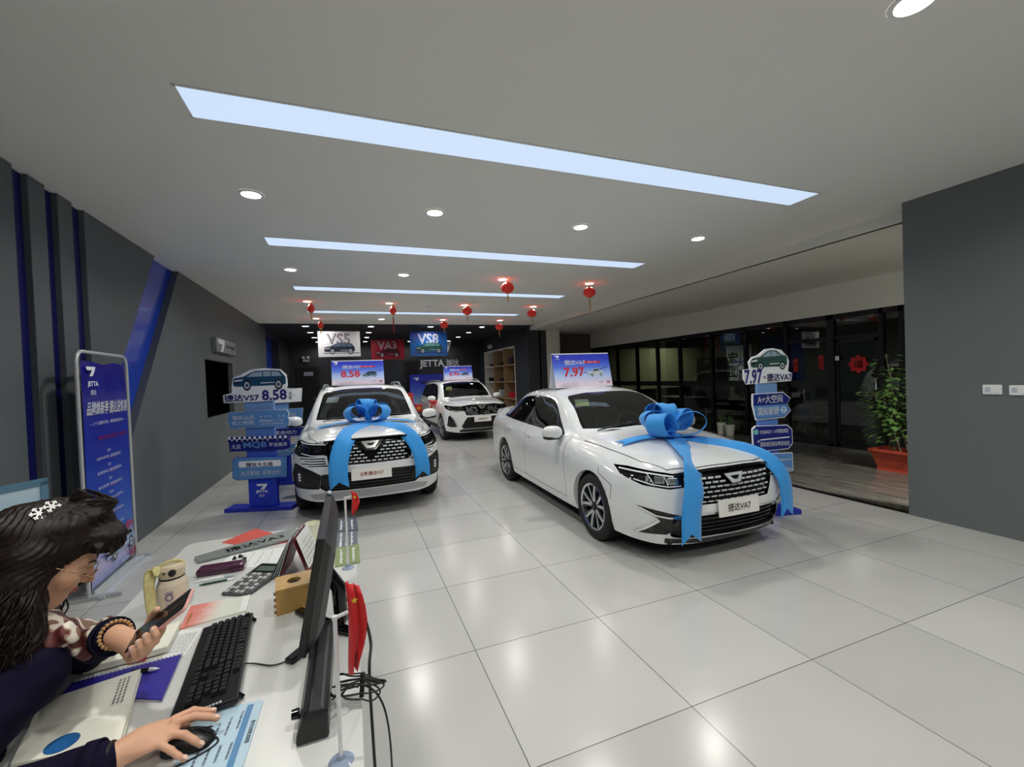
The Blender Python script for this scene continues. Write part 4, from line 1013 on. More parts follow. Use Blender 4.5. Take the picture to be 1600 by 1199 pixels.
LP = lambda s: [(math.radians(205), .33 * s, .20 * s, .19 * s, -.10, .015), (math.radians(-42), .33 * s, .20 * s, .19 * s, -.10, .015),
                (math.radians(160), .30 * s, .17 * s, .18 * s, -.25, .05), (math.radians(18), .30 * s, .17 * s, .18 * s, -.25, .05),
                (math.radians(112), .27 * s, .18 * s, .18 * s, -.45, .09), (math.radians(70), .25 * s, .17 * s, .17 * s, -.55, .08)]
make_bow(sed, sed_ray, .0, .80, 'big blue ribbon bow on the bonnet of the white saloon', 1.0,
         [(-.34, .14, [(-.42, .05, .80), (-.47, -.02, .66), (-.51, -.03, .48), (-.51, -.02, .23)], .19), (.42, .26, [(.53, .12, .78), (.60, .05, .64), (.64, .05, .46), (.65, .06, .26)], .15)],
         [(-.62, .82, .12, .015)], LP(1.0))
make_bow(suv, suv_ray, .02, .86, 'big blue ribbon bow on the bonnet of the white wagon by the left wall', 1.0,
         [(-.22, .20, [(-.29, .02, .95), (-.35, -.06, .78), (-.37, -.08, .60), (-.36, -.07, .42)], .20), (.38, .22, [(.49, .06, .93), (.57, -.02, .76), (.60, -.03, .58), (.605, .0, .43)], .17)],
         [(-.64, .78, .11, .015), (.64, .74, .11, .02)], LP(.92))

def sticker(car, ray, x, z, w, h, cells, label):
    """paper label stuck inside the windscreen"""
    p, n = ray.front(x, z); M = M_of(car); t = thing('window_label', label, 'label', M @ p, 0, None); R = M.to_3x3().normalized() @ frame_of(n)
    mb = MB(); mb.M = R.to_4x4(); ms = []
    for (x0, z0, x1, z1, m) in cells:
        if m not in ms: ms.append(m)
        mb.rng((x0 * w, -.012, z0 * h), (x1 * w, -.0115, z1 * h), ms.index(m))
    mb.build('paper', ms, t)
m_yel = mat('label_yellow', '#e6e04a', .5); m_pgn = mat('label_pale_green', '#dbe9c8', .5)
sticker(sed, sed_ray, -.44, 1.30, .16, .16, [(-.5, -.0, .5, .5, m_pgn), (-.5, -.5, .5, -.0, m_yel)], 'green and yellow label behind the windscreen of the saloon')
sticker(suv, suv_ray, -.46, 1.40, .17, .14, [(-.5, -.5, .5, .5, m_plate)], 'white label behind the windscreen of the bowed wagon')
sticker(back, back_ray, -.46, 1.38, .16, .17, [(-.5, -.0, .5, .5, m_pgn), (-.5, -.5, .5, -.0, m_yel)], 'pale yellow label behind the windscreen of the rear wagon')
# ================================================================ printed signs, posters, lanterns
m_pw = mat('print_white', '#f4f6fa', .4); m_pblue = mat('print_royal_blue', '#1b2fae', .4); m_pnavy = mat('print_navy', '#141f7c', .4)
m_psky = mat('print_sky_blue', '#5d8fcb', .4); m_pred = mat('print_red', '#c21f33', .4); m_pink = mat('print_dark_violet', '#2b2a78', .4)
m_pcar = mat('print_car_teal', '#1f4a68', .35); m_pcarg = mat('print_car_green', '#34564f', .35); m_pglass = mat('print_car_glass', '#9fb4c4', .35); m_pk = mat('print_black', '#16181d', .4)
m_pgrey = mat('print_grey', '#b9c2cc', .4)
m_sky = ramp_mat('poster_sky_print', [(0, '#c9c4dc'), (.12, '#e6d3e0'), (.38, '#a9c2ee'), (.62, '#4f74dc'), (.85, '#2a3cc4'), (1, '#2331b4')], 'Z', .35, noise=.06, nscale=3)
m_column = ramp_mat('sign_column_print', [(0, '#1a36c4'), (.35, '#1f3fc6'), (.6, '#4a74c8'), (1, '#7ba0d2')], 'Z', .35)
class Plane:
    """upright plane through two floor points; gives (u,z) of a sight line"""
    def __init__(s, a, b):
        s.o = Vector((a.x, a.y, 0)); d = Vector((b.x - a.x, b.y - a.y, 0)); s.L = d.length; s.d = d.normalized(); s.n = Vector((s.d.y, -s.d.x, 0))
    def uv(s, px, py, off=0.0):
        r = Vector(_ray(px, py)); o = Vector(CAM); t = (s.o + s.n * off - o).dot(s.n) / r.dot(s.n); q = o + r * t - s.o
        return (q.dot(s.d), q.z)
    def rz(s): return math.atan2(s.d.y, s.d.x)
def ctr(pl, pts): q = [pl.uv(*p) for p in pts]; return q
def standee(name, label, pl, base_u, col_u, col_top, group='price standees beside the cars'):
    """local space: x along the board, -y towards the viewer"""
    t = thing(name, label, 'sign', pl.o, pl.rz(), group)
    MB().rng((base_u[0], -.06, 0), (base_u[1], .16, .05)).build('base', m_pblue, t, bevel=.004)
    MB().rng((col_u[0], -.012, .05), (col_u[1], .03, col_top)).build('column', m_column, t, bevel=.002)
    return t
def board(t, name, poly, off, m_face, m_edge=None, th=.012, grow=.0):
    """raised card with a pale rim"""
    mb = MB(); cx = sum(p[0] for p in poly) / len(poly); cz = sum(p[1] for p in poly) / len(poly)
    if grow:
        w = max(p[0] for p in poly) - min(p[0] for p in poly); h = max(p[1] for p in poly) - min(p[1] for p in poly)
        big = [(cx + (u - cx) * (1 + 2 * grow / w), cz + (v - cz) * (1 + 2 * grow / h)) for u, v in poly]
        mb.prism(big, th, 0, off=off); mb.prism(poly, .0012, 1, off=off - .0012)
        return mb.build(name, [m_edge or m_pw, m_face], t)
    mb.prism(poly, th, 0, off=off); return mb.build(name, [m_face], t)
def lines(parent, name, items, off):
    """lettering: items (text, centre, height, material, width, bold)"""
    ms = []; mb = MB()
    for tx, c, h, m, w, b in items:
        if m not in ms: ms.append(m)
        text(mb, tx, c, h, ms.index(m), w, off=off, bold=b)
    return mb.build(name, ms, parent)
# ---- standee of the wagon by the left wall
pA = onz(355, 800, 0); pB = onz(460, 795, 0); PL = Plane(pA, pB); U = PL.uv
q = lambda pts: [U(*p) for p in pts]
k4 = lambda x, y: U(340 + x * .2251, 540 + y * .2251)
t = standee('price_standee', 'blue standee with a dark blue car cutout and the price 8.58', PL, (0, PL.L), (U(388, 740)[0], U(433, 740)[0]), 1.42)
col = t.children[1]
mb = MB(); e = k4(312, 978); emblem(mb, e, .14, 0, -.014); text(mb, 'JETTA', k4(312, 1014), .042, 0, w=.15, off=-.014, bold=.03); text(mb, '捷达', k4(312, 1040), .034, 0, off=-.014, bold=.02); mb.build('emblem', m_pw, col)
F = lambda pts: [k4(*p) for p in pts]
b = board(t, 'slogan_board', F([(140, 778), (490, 768), (490, 905), (150, 930), (118, 915), (118, 790)]), -.036, m_psky, m_pblue, .02, .006)
mb = MB(); c0, c1 = k4(160, 845), k4(450, 790); mb.prism(rrect(c0[0], c0[1] - .0, c1[0], c1[1], .02), .001, 0, off=-.0384); mb.build('slogan_pill', m_pw, b)
lines(b, 'lettering', [('精致大五座', k4(302, 822), .056, m_pnavy, .33, .02), ('大开新境  乐享出行', k4(312, 880), .056, m_pw, .50, .02)], -.0396)
b = board(t, 'slogan_board', F([(85, 660), (505, 640), (512, 705), (470, 722), (95, 735)]), -.030, m_pnavy, None, .014)
lines(b, 'lettering', [('大众', k4(138, 700), .062, m_pw, .12, .02), ('MQB', k4(270, 690), .085, m_psky, .29, .02), ('平台技术', k4(428, 684), .052, m_pw, .23, .02)], -.0315)
mb = MB()
for r in range(2):
    for c in range(24):
        x0 = 82 + c * 17.6; y0 = 636 + r * 17 - c * .55
        a = k4(x0, y0); d = k4(x0 + 17.6, y0 + 17); mb.prism([(a[0], d[1]), (d[0], d[1]), (d[0], a[1]), (a[0], a[1])], .008, (r + c) % 2, off=-.030)
mb.build('chequer_strip', [m_pw, m_pnavy], b)
b = board(t, 'slogan_board', F([(90, 465), (195, 462), (205, 450), (485, 446), (500, 465), (495, 500), (505, 515), (500, 555), (170, 568), (150, 578), (100, 578), (92, 535), (80, 520)]), -.034, m_psky, m_pgrey, .018, .005)
lines(b, 'lettering', [('德系品质', k4(190, 500), .052, m_pw, .27, .02), ('实力制胜', k4(190, 535), .052, m_pw, .27, .02), ('★  ★  ★', k4(345, 489), .02, m_pw, .15, 0), ('》》', k4(452, 488), .034, m_pw, .08, .02), ('大众EA211  1.4T', k4(385, 518), .038, m_pw, .31, .01), ('低油耗 高动力 更澎湃发动机', k4(385, 541), .018, m_pw, .30, 0)], -.0362)
pts = F([(48, 345), (110, 330), (108, 290), (118, 225), (170, 205), (240, 168), (330, 158), (440, 165), (485, 205), (492, 275), (485, 295), (530, 300), (536, 370), (300, 388), (55, 400)])
b = board(t, 'car_cutout', pts, -.034, m_pw, None, .018)
mb = MB(); c0 = k4(118, 312); c1 = k4(482, 172); car_print(mb, ((c0[0] + c1[0]) / 2, (c0[1] + c1[1]) / 2 + .012), (c1[0] - c0[0]) * .98, (c1[1] - c0[1]) * 1.02, -.0348, -.0004, 0, 1, 2, 3, 4)
mb.build('car_picture', [m_pcar, m_pglass, m_pk, m_pgrey, m_pw], b)
lines(b, 'lettering', [('捷达VS7', k4(178, 364), .088, m_pink, .43, .03), ('8.58', k4(404, 342), .135, m_pink, .31, .03), ('万', k4(514, 335), .038, m_pink, .038, .02), ('起', k4(514, 362), .038, m_pink, .038, .02)], -.0372)
# ---- second standee farther back beside the same wagon
pA2 = Vector((-1.42, 7.75, 0)); PL2 = Plane(pA2, Vector((-.72, 7.62, 0)))
t = standee('price_standee', 'blue standee half hidden behind the standee with the price 8.58', PL2, (0, .70), (.20, .50), 1.36)
for z0, z1, m, tx in ((1.30, 1.52, m_pw, '捷达VS8'), (1.02, 1.20, m_psky, '越级大空间'), (.76, .90, m_pnavy, '2.0T 黄金动力'), (.46, .64, m_psky, '豪华大七座')):
    b = board(t, 'slogan_board' if m != m_pw else 'car_cutout', [(.02, z0), (.70, z0 + .01), (.72, z1), (.04, z1 - .01)], -.03, m, m_pgrey, .016, .005)
    lines(b, 'lettering', [(tx, (.36, (z0 + z1) / 2), .06, m_pink if m == m_pw else m_pw, .5, .02)], -.0322)
# ---- standee of the saloon
k8 = lambda x, y: U(1120 + x * .2417, 520 + y * .2417)
pE = onz(1246, 801, 0); PL = Plane(pE + Vector((-.9, .22, 0)), pE); U = PL.uv; L = PL.L
cu = U(1198, 610)[0]; cw = U(1214, 605)[0] - U(1184, 605)[0]
t = standee('price_standee', 'blue standee with a grey-green car cutout and the price 7.97, beside the saloon', PL, (L - .66, L), (cu - cw / 2, cu + cw / 2), 1.40)
b = board(t, 'slogan_board', [k8(*p) for p in [(330, 805), (355, 800), (355, 780), (470, 775), (476, 885), (330, 905)]], -.034, m_psky, m_pw, .018, .006)
lines(b, 'lettering', [('澎湃', k8(365, 835), .05, m_pw, None, .0), ('高强度安全车身', k8(405, 878), .034, m_pw, .22, .02), ('～～', k8(430, 815), .02, m_pw, None, .03)], -.0362)
b = board(t, 'slogan_board', [k8(*p) for p in [(220, 625), (240, 605), (440, 598), (468, 625), (472, 710), (445, 745), (265, 762), (225, 740)]], -.034, m_pnavy, m_pw, .018, .007)
lines(b, 'lettering', [('大众EA211  1.4T黄金四缸', k8(355, 635), .045, m_pw, .33, .0), ('涡轮增压高功率发动机', k8(360, 715), .050, m_pw, .34, .02), ('★', k8(255, 700), .03, m_pw, None, 0)], -.0362)
mb = MB(); a0 = k8(265, 695); a1 = k8(455, 675); mb.prism([(a0[0], a0[1]), (a1[0], a1[1]), (a1[0], a1[1] + .012), (a0[0], a0[1] + .012)], .001, 0, off=-.0365); mb.disc((k8(238, 640)[0], -.0365, k8(238, 640)[1]), .03, nrm='y', mi=1); mb.build('ornament', [m_pw, mat('print_mint', '#6fc0c4', .4)], b)
b = board(t, 'slogan_board', [k8(*p) for p in [(222, 400), (412, 388), (458, 425), (436, 458), (460, 500), (420, 542), (245, 560), (222, 470)]], -.034, m_pnavy, m_pw, .018, .008)
mb = MB(); mb.prism([k8(*p) for p in [(226, 472), (430, 460), (456, 500), (418, 538), (246, 556), (236, 550)]], .0008, 0, off=-.0362); mb.build('lower_arrow', m_psky, b)
lines(b, 'lettering', [('A+大空间', k8(328, 428), .085, m_pw, .285, .03), ('国民家轿', k8(318, 505), .085, m_pw, .24, .03)], -.0376)
mb = MB(); c = k8(415, 497)
mb.lathe([(.032, -.0375), (.032, -.0385), (.024, -.0385), (.024, -.0375)], 20, axis='y', c=(c[0], 0, c[1])); mb.box((c[0], -.038, c[1]), (.045, .001, .01)); mb.build('plug_icon', m_pw, b)
pts = [k8(*p) for p in [(158, 240), (200, 235), (192, 190), (215, 160), (255, 145), (300, 108), (345, 102), (400, 112), (440, 155), (452, 185), (445, 250), (472, 262), (465, 312), (300, 325), (180, 335), (160, 300)]]
b = board(t, 'car_cutout', pts, -.034, m_pw, None, .018)
mb = MB(); c0 = k8(202, 256); c1 = k8(442, 112); car_print(mb, ((c0[0] + c1[0]) / 2, (c0[1] + c1[1]) / 2 + .012), (c1[0] - c0[0]) * .96, (c1[1] - c0[1]) * .98, -.0348, -.0004, 0, 1, 2, 3, 4, suv=False)
mb.build('car_picture', [m_pcarg, m_pglass, m_pk, m_pgrey, m_pw], b)
lines(b, 'lettering', [('7.97', k8(222, 285), .155, m_pink, .20, .03), ('捷达VA7', k8(388, 288), .085, m_pink, .285, .03), ('万起', k8(292, 290), .03, m_pink, .03, .02)], -.0372)

# ---- price boards standing on the car roofs
def roof_sign(label, car, yloc, zloc, W, H, name_t, price, sedan=False, ang=.22, dx=0.0):
    M = M_of(car); p = M @ Vector((dx, yloc, zloc)); t = thing('roof_price_board', label, 'sign', p, car.rotation_euler.z, 'price boards on the car roofs')
    d = math.tan(ang) * H; mb = MB(); th = .006
    R = Matrix.Translation((0, -d, 0)) @ Matrix.Rotation(-ang, 4, 'X'); fb = MB(); fb.M = R; fb.rng((-W / 2, 0, 0), (W / 2, th, H / math.cos(ang))); front = fb.build('front_panel', m_sky, t)
    bb = MB(); bb.M = Matrix.Translation((0, d, 0)) @ Matrix.Rotation(ang, 4, 'X'); bb.rng((-W / 2, -th, 0), (W / 2, 0, H / math.cos(ang))); bb.build('back_panel', m_pw, t)
    MB().rng((-W / 2, -d, 0), (W / 2, d, .004)).build('foot', m_pw, t)
    Hs = H / math.cos(ang); ms = [m_pw, m_pred, m_pcar, m_pglass, m_pk, m_pgrey, m_pink]; mb = MB(); mb.M = R; o = -.0012
    emblem(mb, (-W * .42, Hs * .90), W * .085, 0, o); text(mb, 'JETTA捷达', (-W * .42, Hs * .825), Hs * .035, 0, W * .09, off=o)
    text(mb, name_t, (-W * .12, Hs * .73), Hs * .14, 0, W * .36, off=o, bold=.025)
    mb.prism([(W * .04, Hs * .70), (W * .34, Hs * .70), (W * .32, Hs * .76), (W * .05, Hs * .77)], .0008, 1, off=o); text(mb, '限时一口价', (W * .19, Hs * .732), Hs * .04, 0, W * .16, off=o - .001)
    text(mb, price, (-W * .15, Hs * .45), Hs * .28, 1, W * .36, off=o, bold=.03); text(mb, '万起', (W * .035, Hs * .42), Hs * .05, 1, off=o)
    car_print(mb, (W * .22, Hs * .42), W * .27, Hs * .24, o, -.0004, 2 if not sedan else 5, 4, 4, 5, 0, suv=not sedan)
    mb.add([(W * .30, o - .002, Hs * .50), (W * .46, o - .002, Hs * .58), (W * .46, o - .002, Hs * .595), (W * .30, o - .002, Hs * .52)], [(0, 1, 2, 3)], 6)
    text(mb, '盲订专享', (W * .30, Hs * .13), Hs * .04, 6, W * .07, off=o); text(mb, '真香', (W * .43, Hs * .12), Hs * .085, 1, W * .055, off=o, bold=.02)
    for z in (.09, .13, .17): text(mb, '以上信息仅供参考 具体以实车为准', (-W * .25, Hs * (z - .05)), Hs * .022, 5, W * .30, off=o)
    mb.build('print', ms, front)
    return t
roof_sign('blue price board reading 8.58 on the roof of the bowed wagon', suv, 2.35, 1.603, .80, .40, '捷达VS7', '8.58', dx=-.06)
roof_sign('blue price board reading 7.97 on the roof of the saloon', sed, 2.62, 1.457, .86, .46, '捷达VA7', '7.97', True, dx=-.04)
roof_sign('blue price board reading 6.96 on the roof of the wagon without a bow', back, 2.2, 1.59, .84, .42, '捷达VS5', '6.96')

# ---- posters hung from the ceiling
def hung(label, yk, cs, m_bg, m_let, title, car_m, cz):
    pts = [ony(px, py, yk * K) for px, py in cs]; x0, x1 = pts[0].x, pts[1].x; z1 = pts[0].z; z0 = pts[2].z; W = x1 - x0; Hh = z1 - z0
    t = thing('hanging_poster', label, 'poster', ((x0 + x1) / 2, yk * K, z0), 0, 'posters hanging from the ceiling')
    p = MB().rng((-W / 2, 0, 0), (W / 2, .006, Hh)).build('panel', m_bg, t); mb = MB(); o = -.0015
    text(mb, title, (-W * .02, Hh * .70), Hh * .42, 0, W * .56, off=o, bold=.02)
    text(mb, title, (-W * .02, Hh * .70), Hh * .34, 1, W * .515, off=o - .0006, bold=-.03)
    car_print(mb, (0.0, Hh * .34), W * .72, Hh * .42, o - .001, -.0005, 2, 3, 4, 5, 5)
    mb.add([(-W * .38, o, Hh * .13), (W * .48, o, Hh * .13), (W * .48, o, Hh * .15), (-W * .38, o, Hh * .155)], [(0, 1, 2, 3)], 4)
    mb.build('print', [m_let, m_bg] + car_m, p)
    mb = MB()
    for s in (-.45, .45): mb.tube([(W * s, .003, Hh), (W * s, .003, ZC - z0)], .0015, 5)
    mb.build('hanging_wire', mat('steel_wire', '#777777', .4, metal=1), t); return t
m_hw = mat('poster_pale_print', '#c9c8cc', .45); m_hr = mat('poster_crimson_print', '#a3122c', .45); m_hb = ramp_mat('poster_blue_print', [(0, '#0d4f96'), (.5, '#0f6cc0'), (1, '#0a4fae')], 'Z', .45)
hung('white hanging poster showing a dark blue car', 11.5, ((496, 518), (562, 518), (563, 557)), m_hw, mat('print_slate', '#2a3350', .4), 'VS5', [mat('print_dark_car', '#1c2436', .4), mat('print_dark_glass', '#56627a', .4), m_pk, m_pgrey], 0)
hung('crimson hanging poster in the middle of the three', 14.9, ((579, 531), (631, 531), (632, 561)), m_hr, m_pgrey, 'VA3', [mat('print_maroon_car', '#5c0f20', .4), mat('print_maroon_glass', '#3a0a14', .4), m_pk, m_pgrey], 0)
hung('bright blue hanging poster showing a green car', 13.0, ((640, 518), (698, 518), (699, 556)), m_hb, m_pw, 'VS8', [mat('print_petrol_car', '#12504f', .4), mat('print_petrol_glass', '#5f938c', .4), m_pk, m_pgrey], 0)

# ---- lanterns
m_lan = mat('red_lantern_paper', '#e0342c', .5, emit='#d8352a', es=.10); m_gold = mat('gold_trim', '#d8a945', .35, metal=.6); m_lstr = mat('red_string', '#b3202a', .7)
def lantern(x, y, zc, label, flat=False, tass=.10):
    r = .105; t = thing('red_lantern', label, 'lantern', (x, y, zc), 0, 'red lanterns under the ceiling'); mb = MB(); rows = []
    sx = .62 if flat else 1.0
    for j in range(13):
        a = -PI / 2 + PI * j / 12; rr = r * max(math.cos(a), .22) * (1 if not flat else .55 + .45 * math.cos((a + .4) * .8)); z = r * .86 * math.sin(a)
        rows.append([(rr * sx * math.cos(b) * (1 + .035 * math.cos(12 * b)), rr * math.sin(b) * (1 + .035 * math.cos(12 * b)), z) for b in [2 * PI * i / 72 for i in range(72)]])
    mb.grid(rows, 0, True, closed=True); mb.build('paper_globe', m_lan, t)
    mb = MB()
    for s in (1, -1): mb.lathe([(0, s * .098), (.03, s * .098), (.032, s * .085), (.024, s * .080)], 20)
    mb.build('cap', m_gold, t)
    MB().tube([(0, 0, .095), (0, 0, ZC - zc)], .003, 6).build('hanging_string', m_lstr, t)
    mb = MB(); mb.tube([(0, 0, -.095), (0, 0, -.125)], .003, 6); mb.ell((0, 0, -.135), (.014, .014, .014), 10, 6); mb.lathe([(.004, -.145), (.013, -.16), (.011, -.16 - tass), (0, -.16 - tass)], 12); mb.build('tassel', m_gold if tass < .2 else m_lstr, t)
LN = [(793, 450, 6.36, 'red lantern under the ceiling, third column, nearest row', 0, .07), (921, 457, 6.36, 'red lantern nearest to the glass offices, at the front', 0, .16), (831, 490, 8.78, 'red lantern nearest to the glass offices, in the middle row', 0, .05), (730, 486, 8.78, 'red lantern in the third column, middle row', 0, .06),
      (694, 508, 11.02, 'red lantern just above the right of the blue poster', 0, .04), (780, 511, 11.0, 'red lantern in front of the recessed shelves, with a long tassel', 0, .14), (486, 482, 8.76, 'half-folded red lantern on the far left, in the middle row', 1, .05), (614, 485, 8.76, 'half-folded red lantern with a long dangling cord', 1, .30), (501, 508, 10.98, 'half-folded red lantern above the white poster', 1, .06)]
for px, py, y, lab, fl, ts in LN:
    p = ony(px, py, y * K); lantern(p.x, p.y, min(p.z, ZC - .11), lab, fl, ts)

# ---- wall marks at the far end
yw = YB - .03
def wallobj(name, label, cat, px, py):
    p = ony(px, py, yw); return thing(name, label, cat, (p.x, YB - .001, p.z))
m_wl = mat('white_wall_letters', '#d7dadc', .5, emit='#d7dadc', es=.04)
t = wallobj('wall_logo', 'white slanted emblem on the charcoal end wall, half hidden by the blue poster', 'logo', 680, 546); mb = MB()
s_ = (ony(706, 546, yw).x - ony(653, 546, yw).x)
for p in ([(-.62, -.02), (-.62, -.32), (.40, -.32), (.62, .34), (.44, .34), (.30, -.02)], [(-.62, .62), (.62, .62), (.56, .40), (-.62, .40)]): mb.prism([(u * s_ / 1.24 * 1.0, v * s_ / 1.6) for u, v in p], .03, 0, off=-.034)
mb.build('emblem', m_wl, t)
t = wallobj('wall_lettering', 'row of big white letters on the charcoal end wall below the emblem', 'lettering', 687, 569); mb = MB(); hh = ony(660, 562, yw).z - ony(660, 576, yw).z; ww = ony(718, 569, yw).x - ony(656, 569, yw).x
text(mb, 'JETTA', (-ww * .19, 0), hh, 0, ww * .62, off=-.02, bold=.03); text(mb, '捷达', (ww * .33, 0), hh * .95, 0, ww * .32, off=-.02, bold=.06); mb.build('letters', m_wl, t)
a = ony(640, 586, 16.6 * K); b = ony(700, 640, 16.6 * K); Wd, Hd = b.x - a.x, a.z
t = thing('floor_poster', 'wide blue poster board standing on the floor before the end wall', 'poster', ((a.x + b.x) / 2, 16.6 * K, 0)); p = MB().rng((-Wd / 2, 0, .05), (Wd / 2, .03, Hd)).build('panel', m_sky, t); mb = MB()
emblem(mb, (-Wd * .33, Hd * .90), .22, 0, -.002); text(mb, '品牌焕新季 捷达送惊喜', (Wd * .1, Hd * .82), .16, 0, Wd * .6, off=-.002, bold=.02); text(mb, '6.96万起', (Wd * .12, Hd * .45), .12, 1, off=-.002); mb.build('print', [m_pw, m_pred], p)
MB().rng((-Wd / 2, -.1, 0), (-Wd / 2 + .04, .2, .05)).build('foot', m_plast, t); MB().rng((Wd / 2 - .04, -.1, 0), (Wd / 2, .2, .05)).build('foot', m_plast, t)
# doors of the end wall
def back_door(px0, px1, pyt, label, sign=True):
    a = ony(px0, pyt, yw); b = ony(px1, pyt, yw); w = b.x - a.x; t = thing('door_1' if sign else 'door_2', label, 'door', ((a.x + b.x) / 2, YB - .002, 0)); t['kind'] = 'structure'
    m = mat('black_door_paint', '#0c0d0f', .4); MB().rng((-w / 2, -.04, 0), (w / 2, 0, a.z)).build('leaf', m, t); mb = MB()
    for s in (-1, 1): mb.rng((s * w / 2, -.05, 0), (s * (w / 2 + .06), 0, a.z + .06))
    mb.rng((-w / 2, -.05, a.z), (w / 2, 0, a.z + .06)); mb.build('frame', mat('door_frame_paint', '#24272a', .5), t)
    mb = MB(); mb.tube([(w * .38, -.04, 1.0), (w * .38, -.09, 1.0), (w * .22, -.09, 1.0)], .012, 8); mb.build('door_handle', m_silver, t)
    if sign:
        s = MB().rng((-.16, -.05, a.z - .32), (.16, -.04, a.z - .18)).build('sign_plate', m_pgrey, t); mb = MB(); text(mb, '闲人免进', (0, a.z - .25), .06, 0, off=-.051); mb.build('lettering', m_pk, s)
back_door(466, 497, 575, 'black door with a small grey plate in the end wall'); back_door(633, 652, 565, 'black door in the end wall behind the bowed wagon', False)
t = wallobj('emergency_lamp', 'twin-headed emergency lamp above the black door', 'lamp', 478, 562); mb = MB(); mb.rng((-.12, -.07, -.10), (.12, 0, .02)); mb.build('housing', mat('lamp_housing', '#9aa09c', .5), t, bevel=.01); mb = MB()
for s in (-1, 1): mb.lathe([(.0, -.12), (.05, -.12), (.06, -.10), (.045, -.05)], 16, axis='y', c=(s * .085, 0, .07))
mb.build('lamp_head', mat('lamp_head', '#b7bdb8', .4), t)

# ---- sign and hatch on the left wall
p0 = onx(330, 527, XL); p1 = onx(362, 556, XL); t = thing('wall_sign', 'small silver sign box with an emblem above the dark hatch', 'sign', (XL, (p0.y + p1.y) / 2, (p0.z + p1.z) / 2)); w = p1.y - p0.y; h = p0.z - p1.z
b = MB().rng((0, -w / 2, -h / 2), (.07, w / 2, h / 2)).build('box', mat('brushed_sign_metal', '#9a9da0', .35, metal=.5), t, bevel=.004); mb = MB(); emblem(mb, (-w * .26, 0), w * .34, 0, .0715, 'yz'); text(mb, 'JETTA捷达', (w * .20, 0), h * .26, 0, w * .44, plane='yz', off=.0715, bold=.02); mb.build('lettering', m_pw, b)
t = thing('notice_board', 'pale notice board inside the dark hatch', 'board', (XL - 1.6, 8.4 * K, 1.35)); MB().rng((0, -.4, 0), (.02, .4, .5)).build('panel', mat('pale_notice', '#8f9fb0', .5), t); MB().rng((-.01, -.43, -.03), (.008, .43, .53)).build('frame', m_plast, t)

# ---- recessed shelves with goods
ys0, ys1 = 13.66 * K, 17.15 * K; xs = XS + .02; zt = 2.56 * K
t = thing('display_shelf', 'white and wood pigeonhole shelf set into the charcoal wall', 'shelf', (XS, (ys0 + ys1) / 2, .1)); LW = ys1 - ys0; m_wood = mat('light_wood', '#a58c69', .5, noise=.12, scale=6)
MB().rng((.395, -LW / 2, 0), (.40, LW / 2, zt - .1)).build('back_panel', m_wood, t)
mb = MB()
for s in (-1, 1): mb.rng((-.02, s * LW / 2 - .03 * (s > 0), 0), (.39, s * LW / 2 + .03 * (s < 0), zt - .1))
mb.rng((-.02, -LW / 2, zt - .14), (.39, LW / 2, zt - .1)); mb.rng((-.02, -LW / 2, 0), (.39, LW / 2, .04)); mb.build('frame', m_white, t)
for i in (1, 2): MB().rng((0, -LW / 2 + i * LW / 3 - .02, .04), (.39, -LW / 2 + i * LW / 3 + .02, zt - .14)).build('divider', m_wood, t)
zs = [.04 + (zt - .18) * j / 4 for j in range(5)]
for j in (1, 2, 3):
    for i in range(3): MB().rng((0, -LW / 2 + .03 + i * LW / 3 + (0 if i == 0 else 0), zs[j] - .02), (.39, -LW / 2 + (i + 1) * LW / 3 - .03, zs[j] + .02)).build('shelf_board', m_wood if i < 2 else m_white, t)
goods = [(0, 3, 'black handbag on the shelf nearest the wall corner, second row', 'bag', m_plast, (.22, .34, .26)), (1, 3, 'small dark box in the middle bay of the upper shelf', 'box', m_pk, (.2, .3, .12)), (2, 3, 'flat dark box in the far bay of the upper shelf', 'box', m_plast, (.2, .36, .1)),
         (1, 2, 'low dark case in the middle bay of the middle shelf', 'box', m_lining, (.2, .34, .14)), (0, 2, 'dark leaning bottle in the near bay of the middle shelf', 'bottle', m_pk, None), (2, 2, 'dark basket in the far bay of the middle shelf', 'basket', m_plast, (.22, .4, .16)), (0, 1, 'red gift box low in the near bay', 'box', m_pred, (.25, .4, .22)), (1, 1, 'pale gift box low in the middle bay', 'box', m_pgrey, (.25, .3, .28))]
for i, j, lab, cat, m, d in goods:
    y = (ys0 + ys1) / 2 - LW / 2 + (i + .5) * LW / 3; z = .1 + zs[j] + .02
    if d is None:
        o = MB().lathe([(0, 0), (.04, 0), (.042, .16), (.016, .22), (.016, .28), (0, .28)], 16).build('bottle', m, loc=(XS + .15, y - .1, z))
    elif cat == 'bag':
        t = thing('handbag', lab, cat, (XS + .16, y, z)); MB().box((0, 0, d[2] / 2), d).build('body', m, t, bevel=.02); MB().tube([(0, -.1, d[2] - .01), (0, -.08, d[2] + .09), (0, .08, d[2] + .09), (0, .1, d[2] - .01)], .008).build('handle', m, t); continue
    else: o = MB().box((0, 0, d[2] / 2), d).build('gift_box' if 'gift' in lab else cat, m, bevel=.006, loc=(XS + .16, y + random.uniform(-.1, .1), z))
    tag(o, lab, cat)
o = MB(); text(o, '生活精品', (0, 0), .16, 0, .6, plane='yz', off=-.01, bold=.02, sgn=-1); o = o.build('wall_lettering', m_wl, loc=(XS - .002, ys1 - .8, zt + .18)); tag(o, 'small white lettering above the recessed shelves', 'lettering')
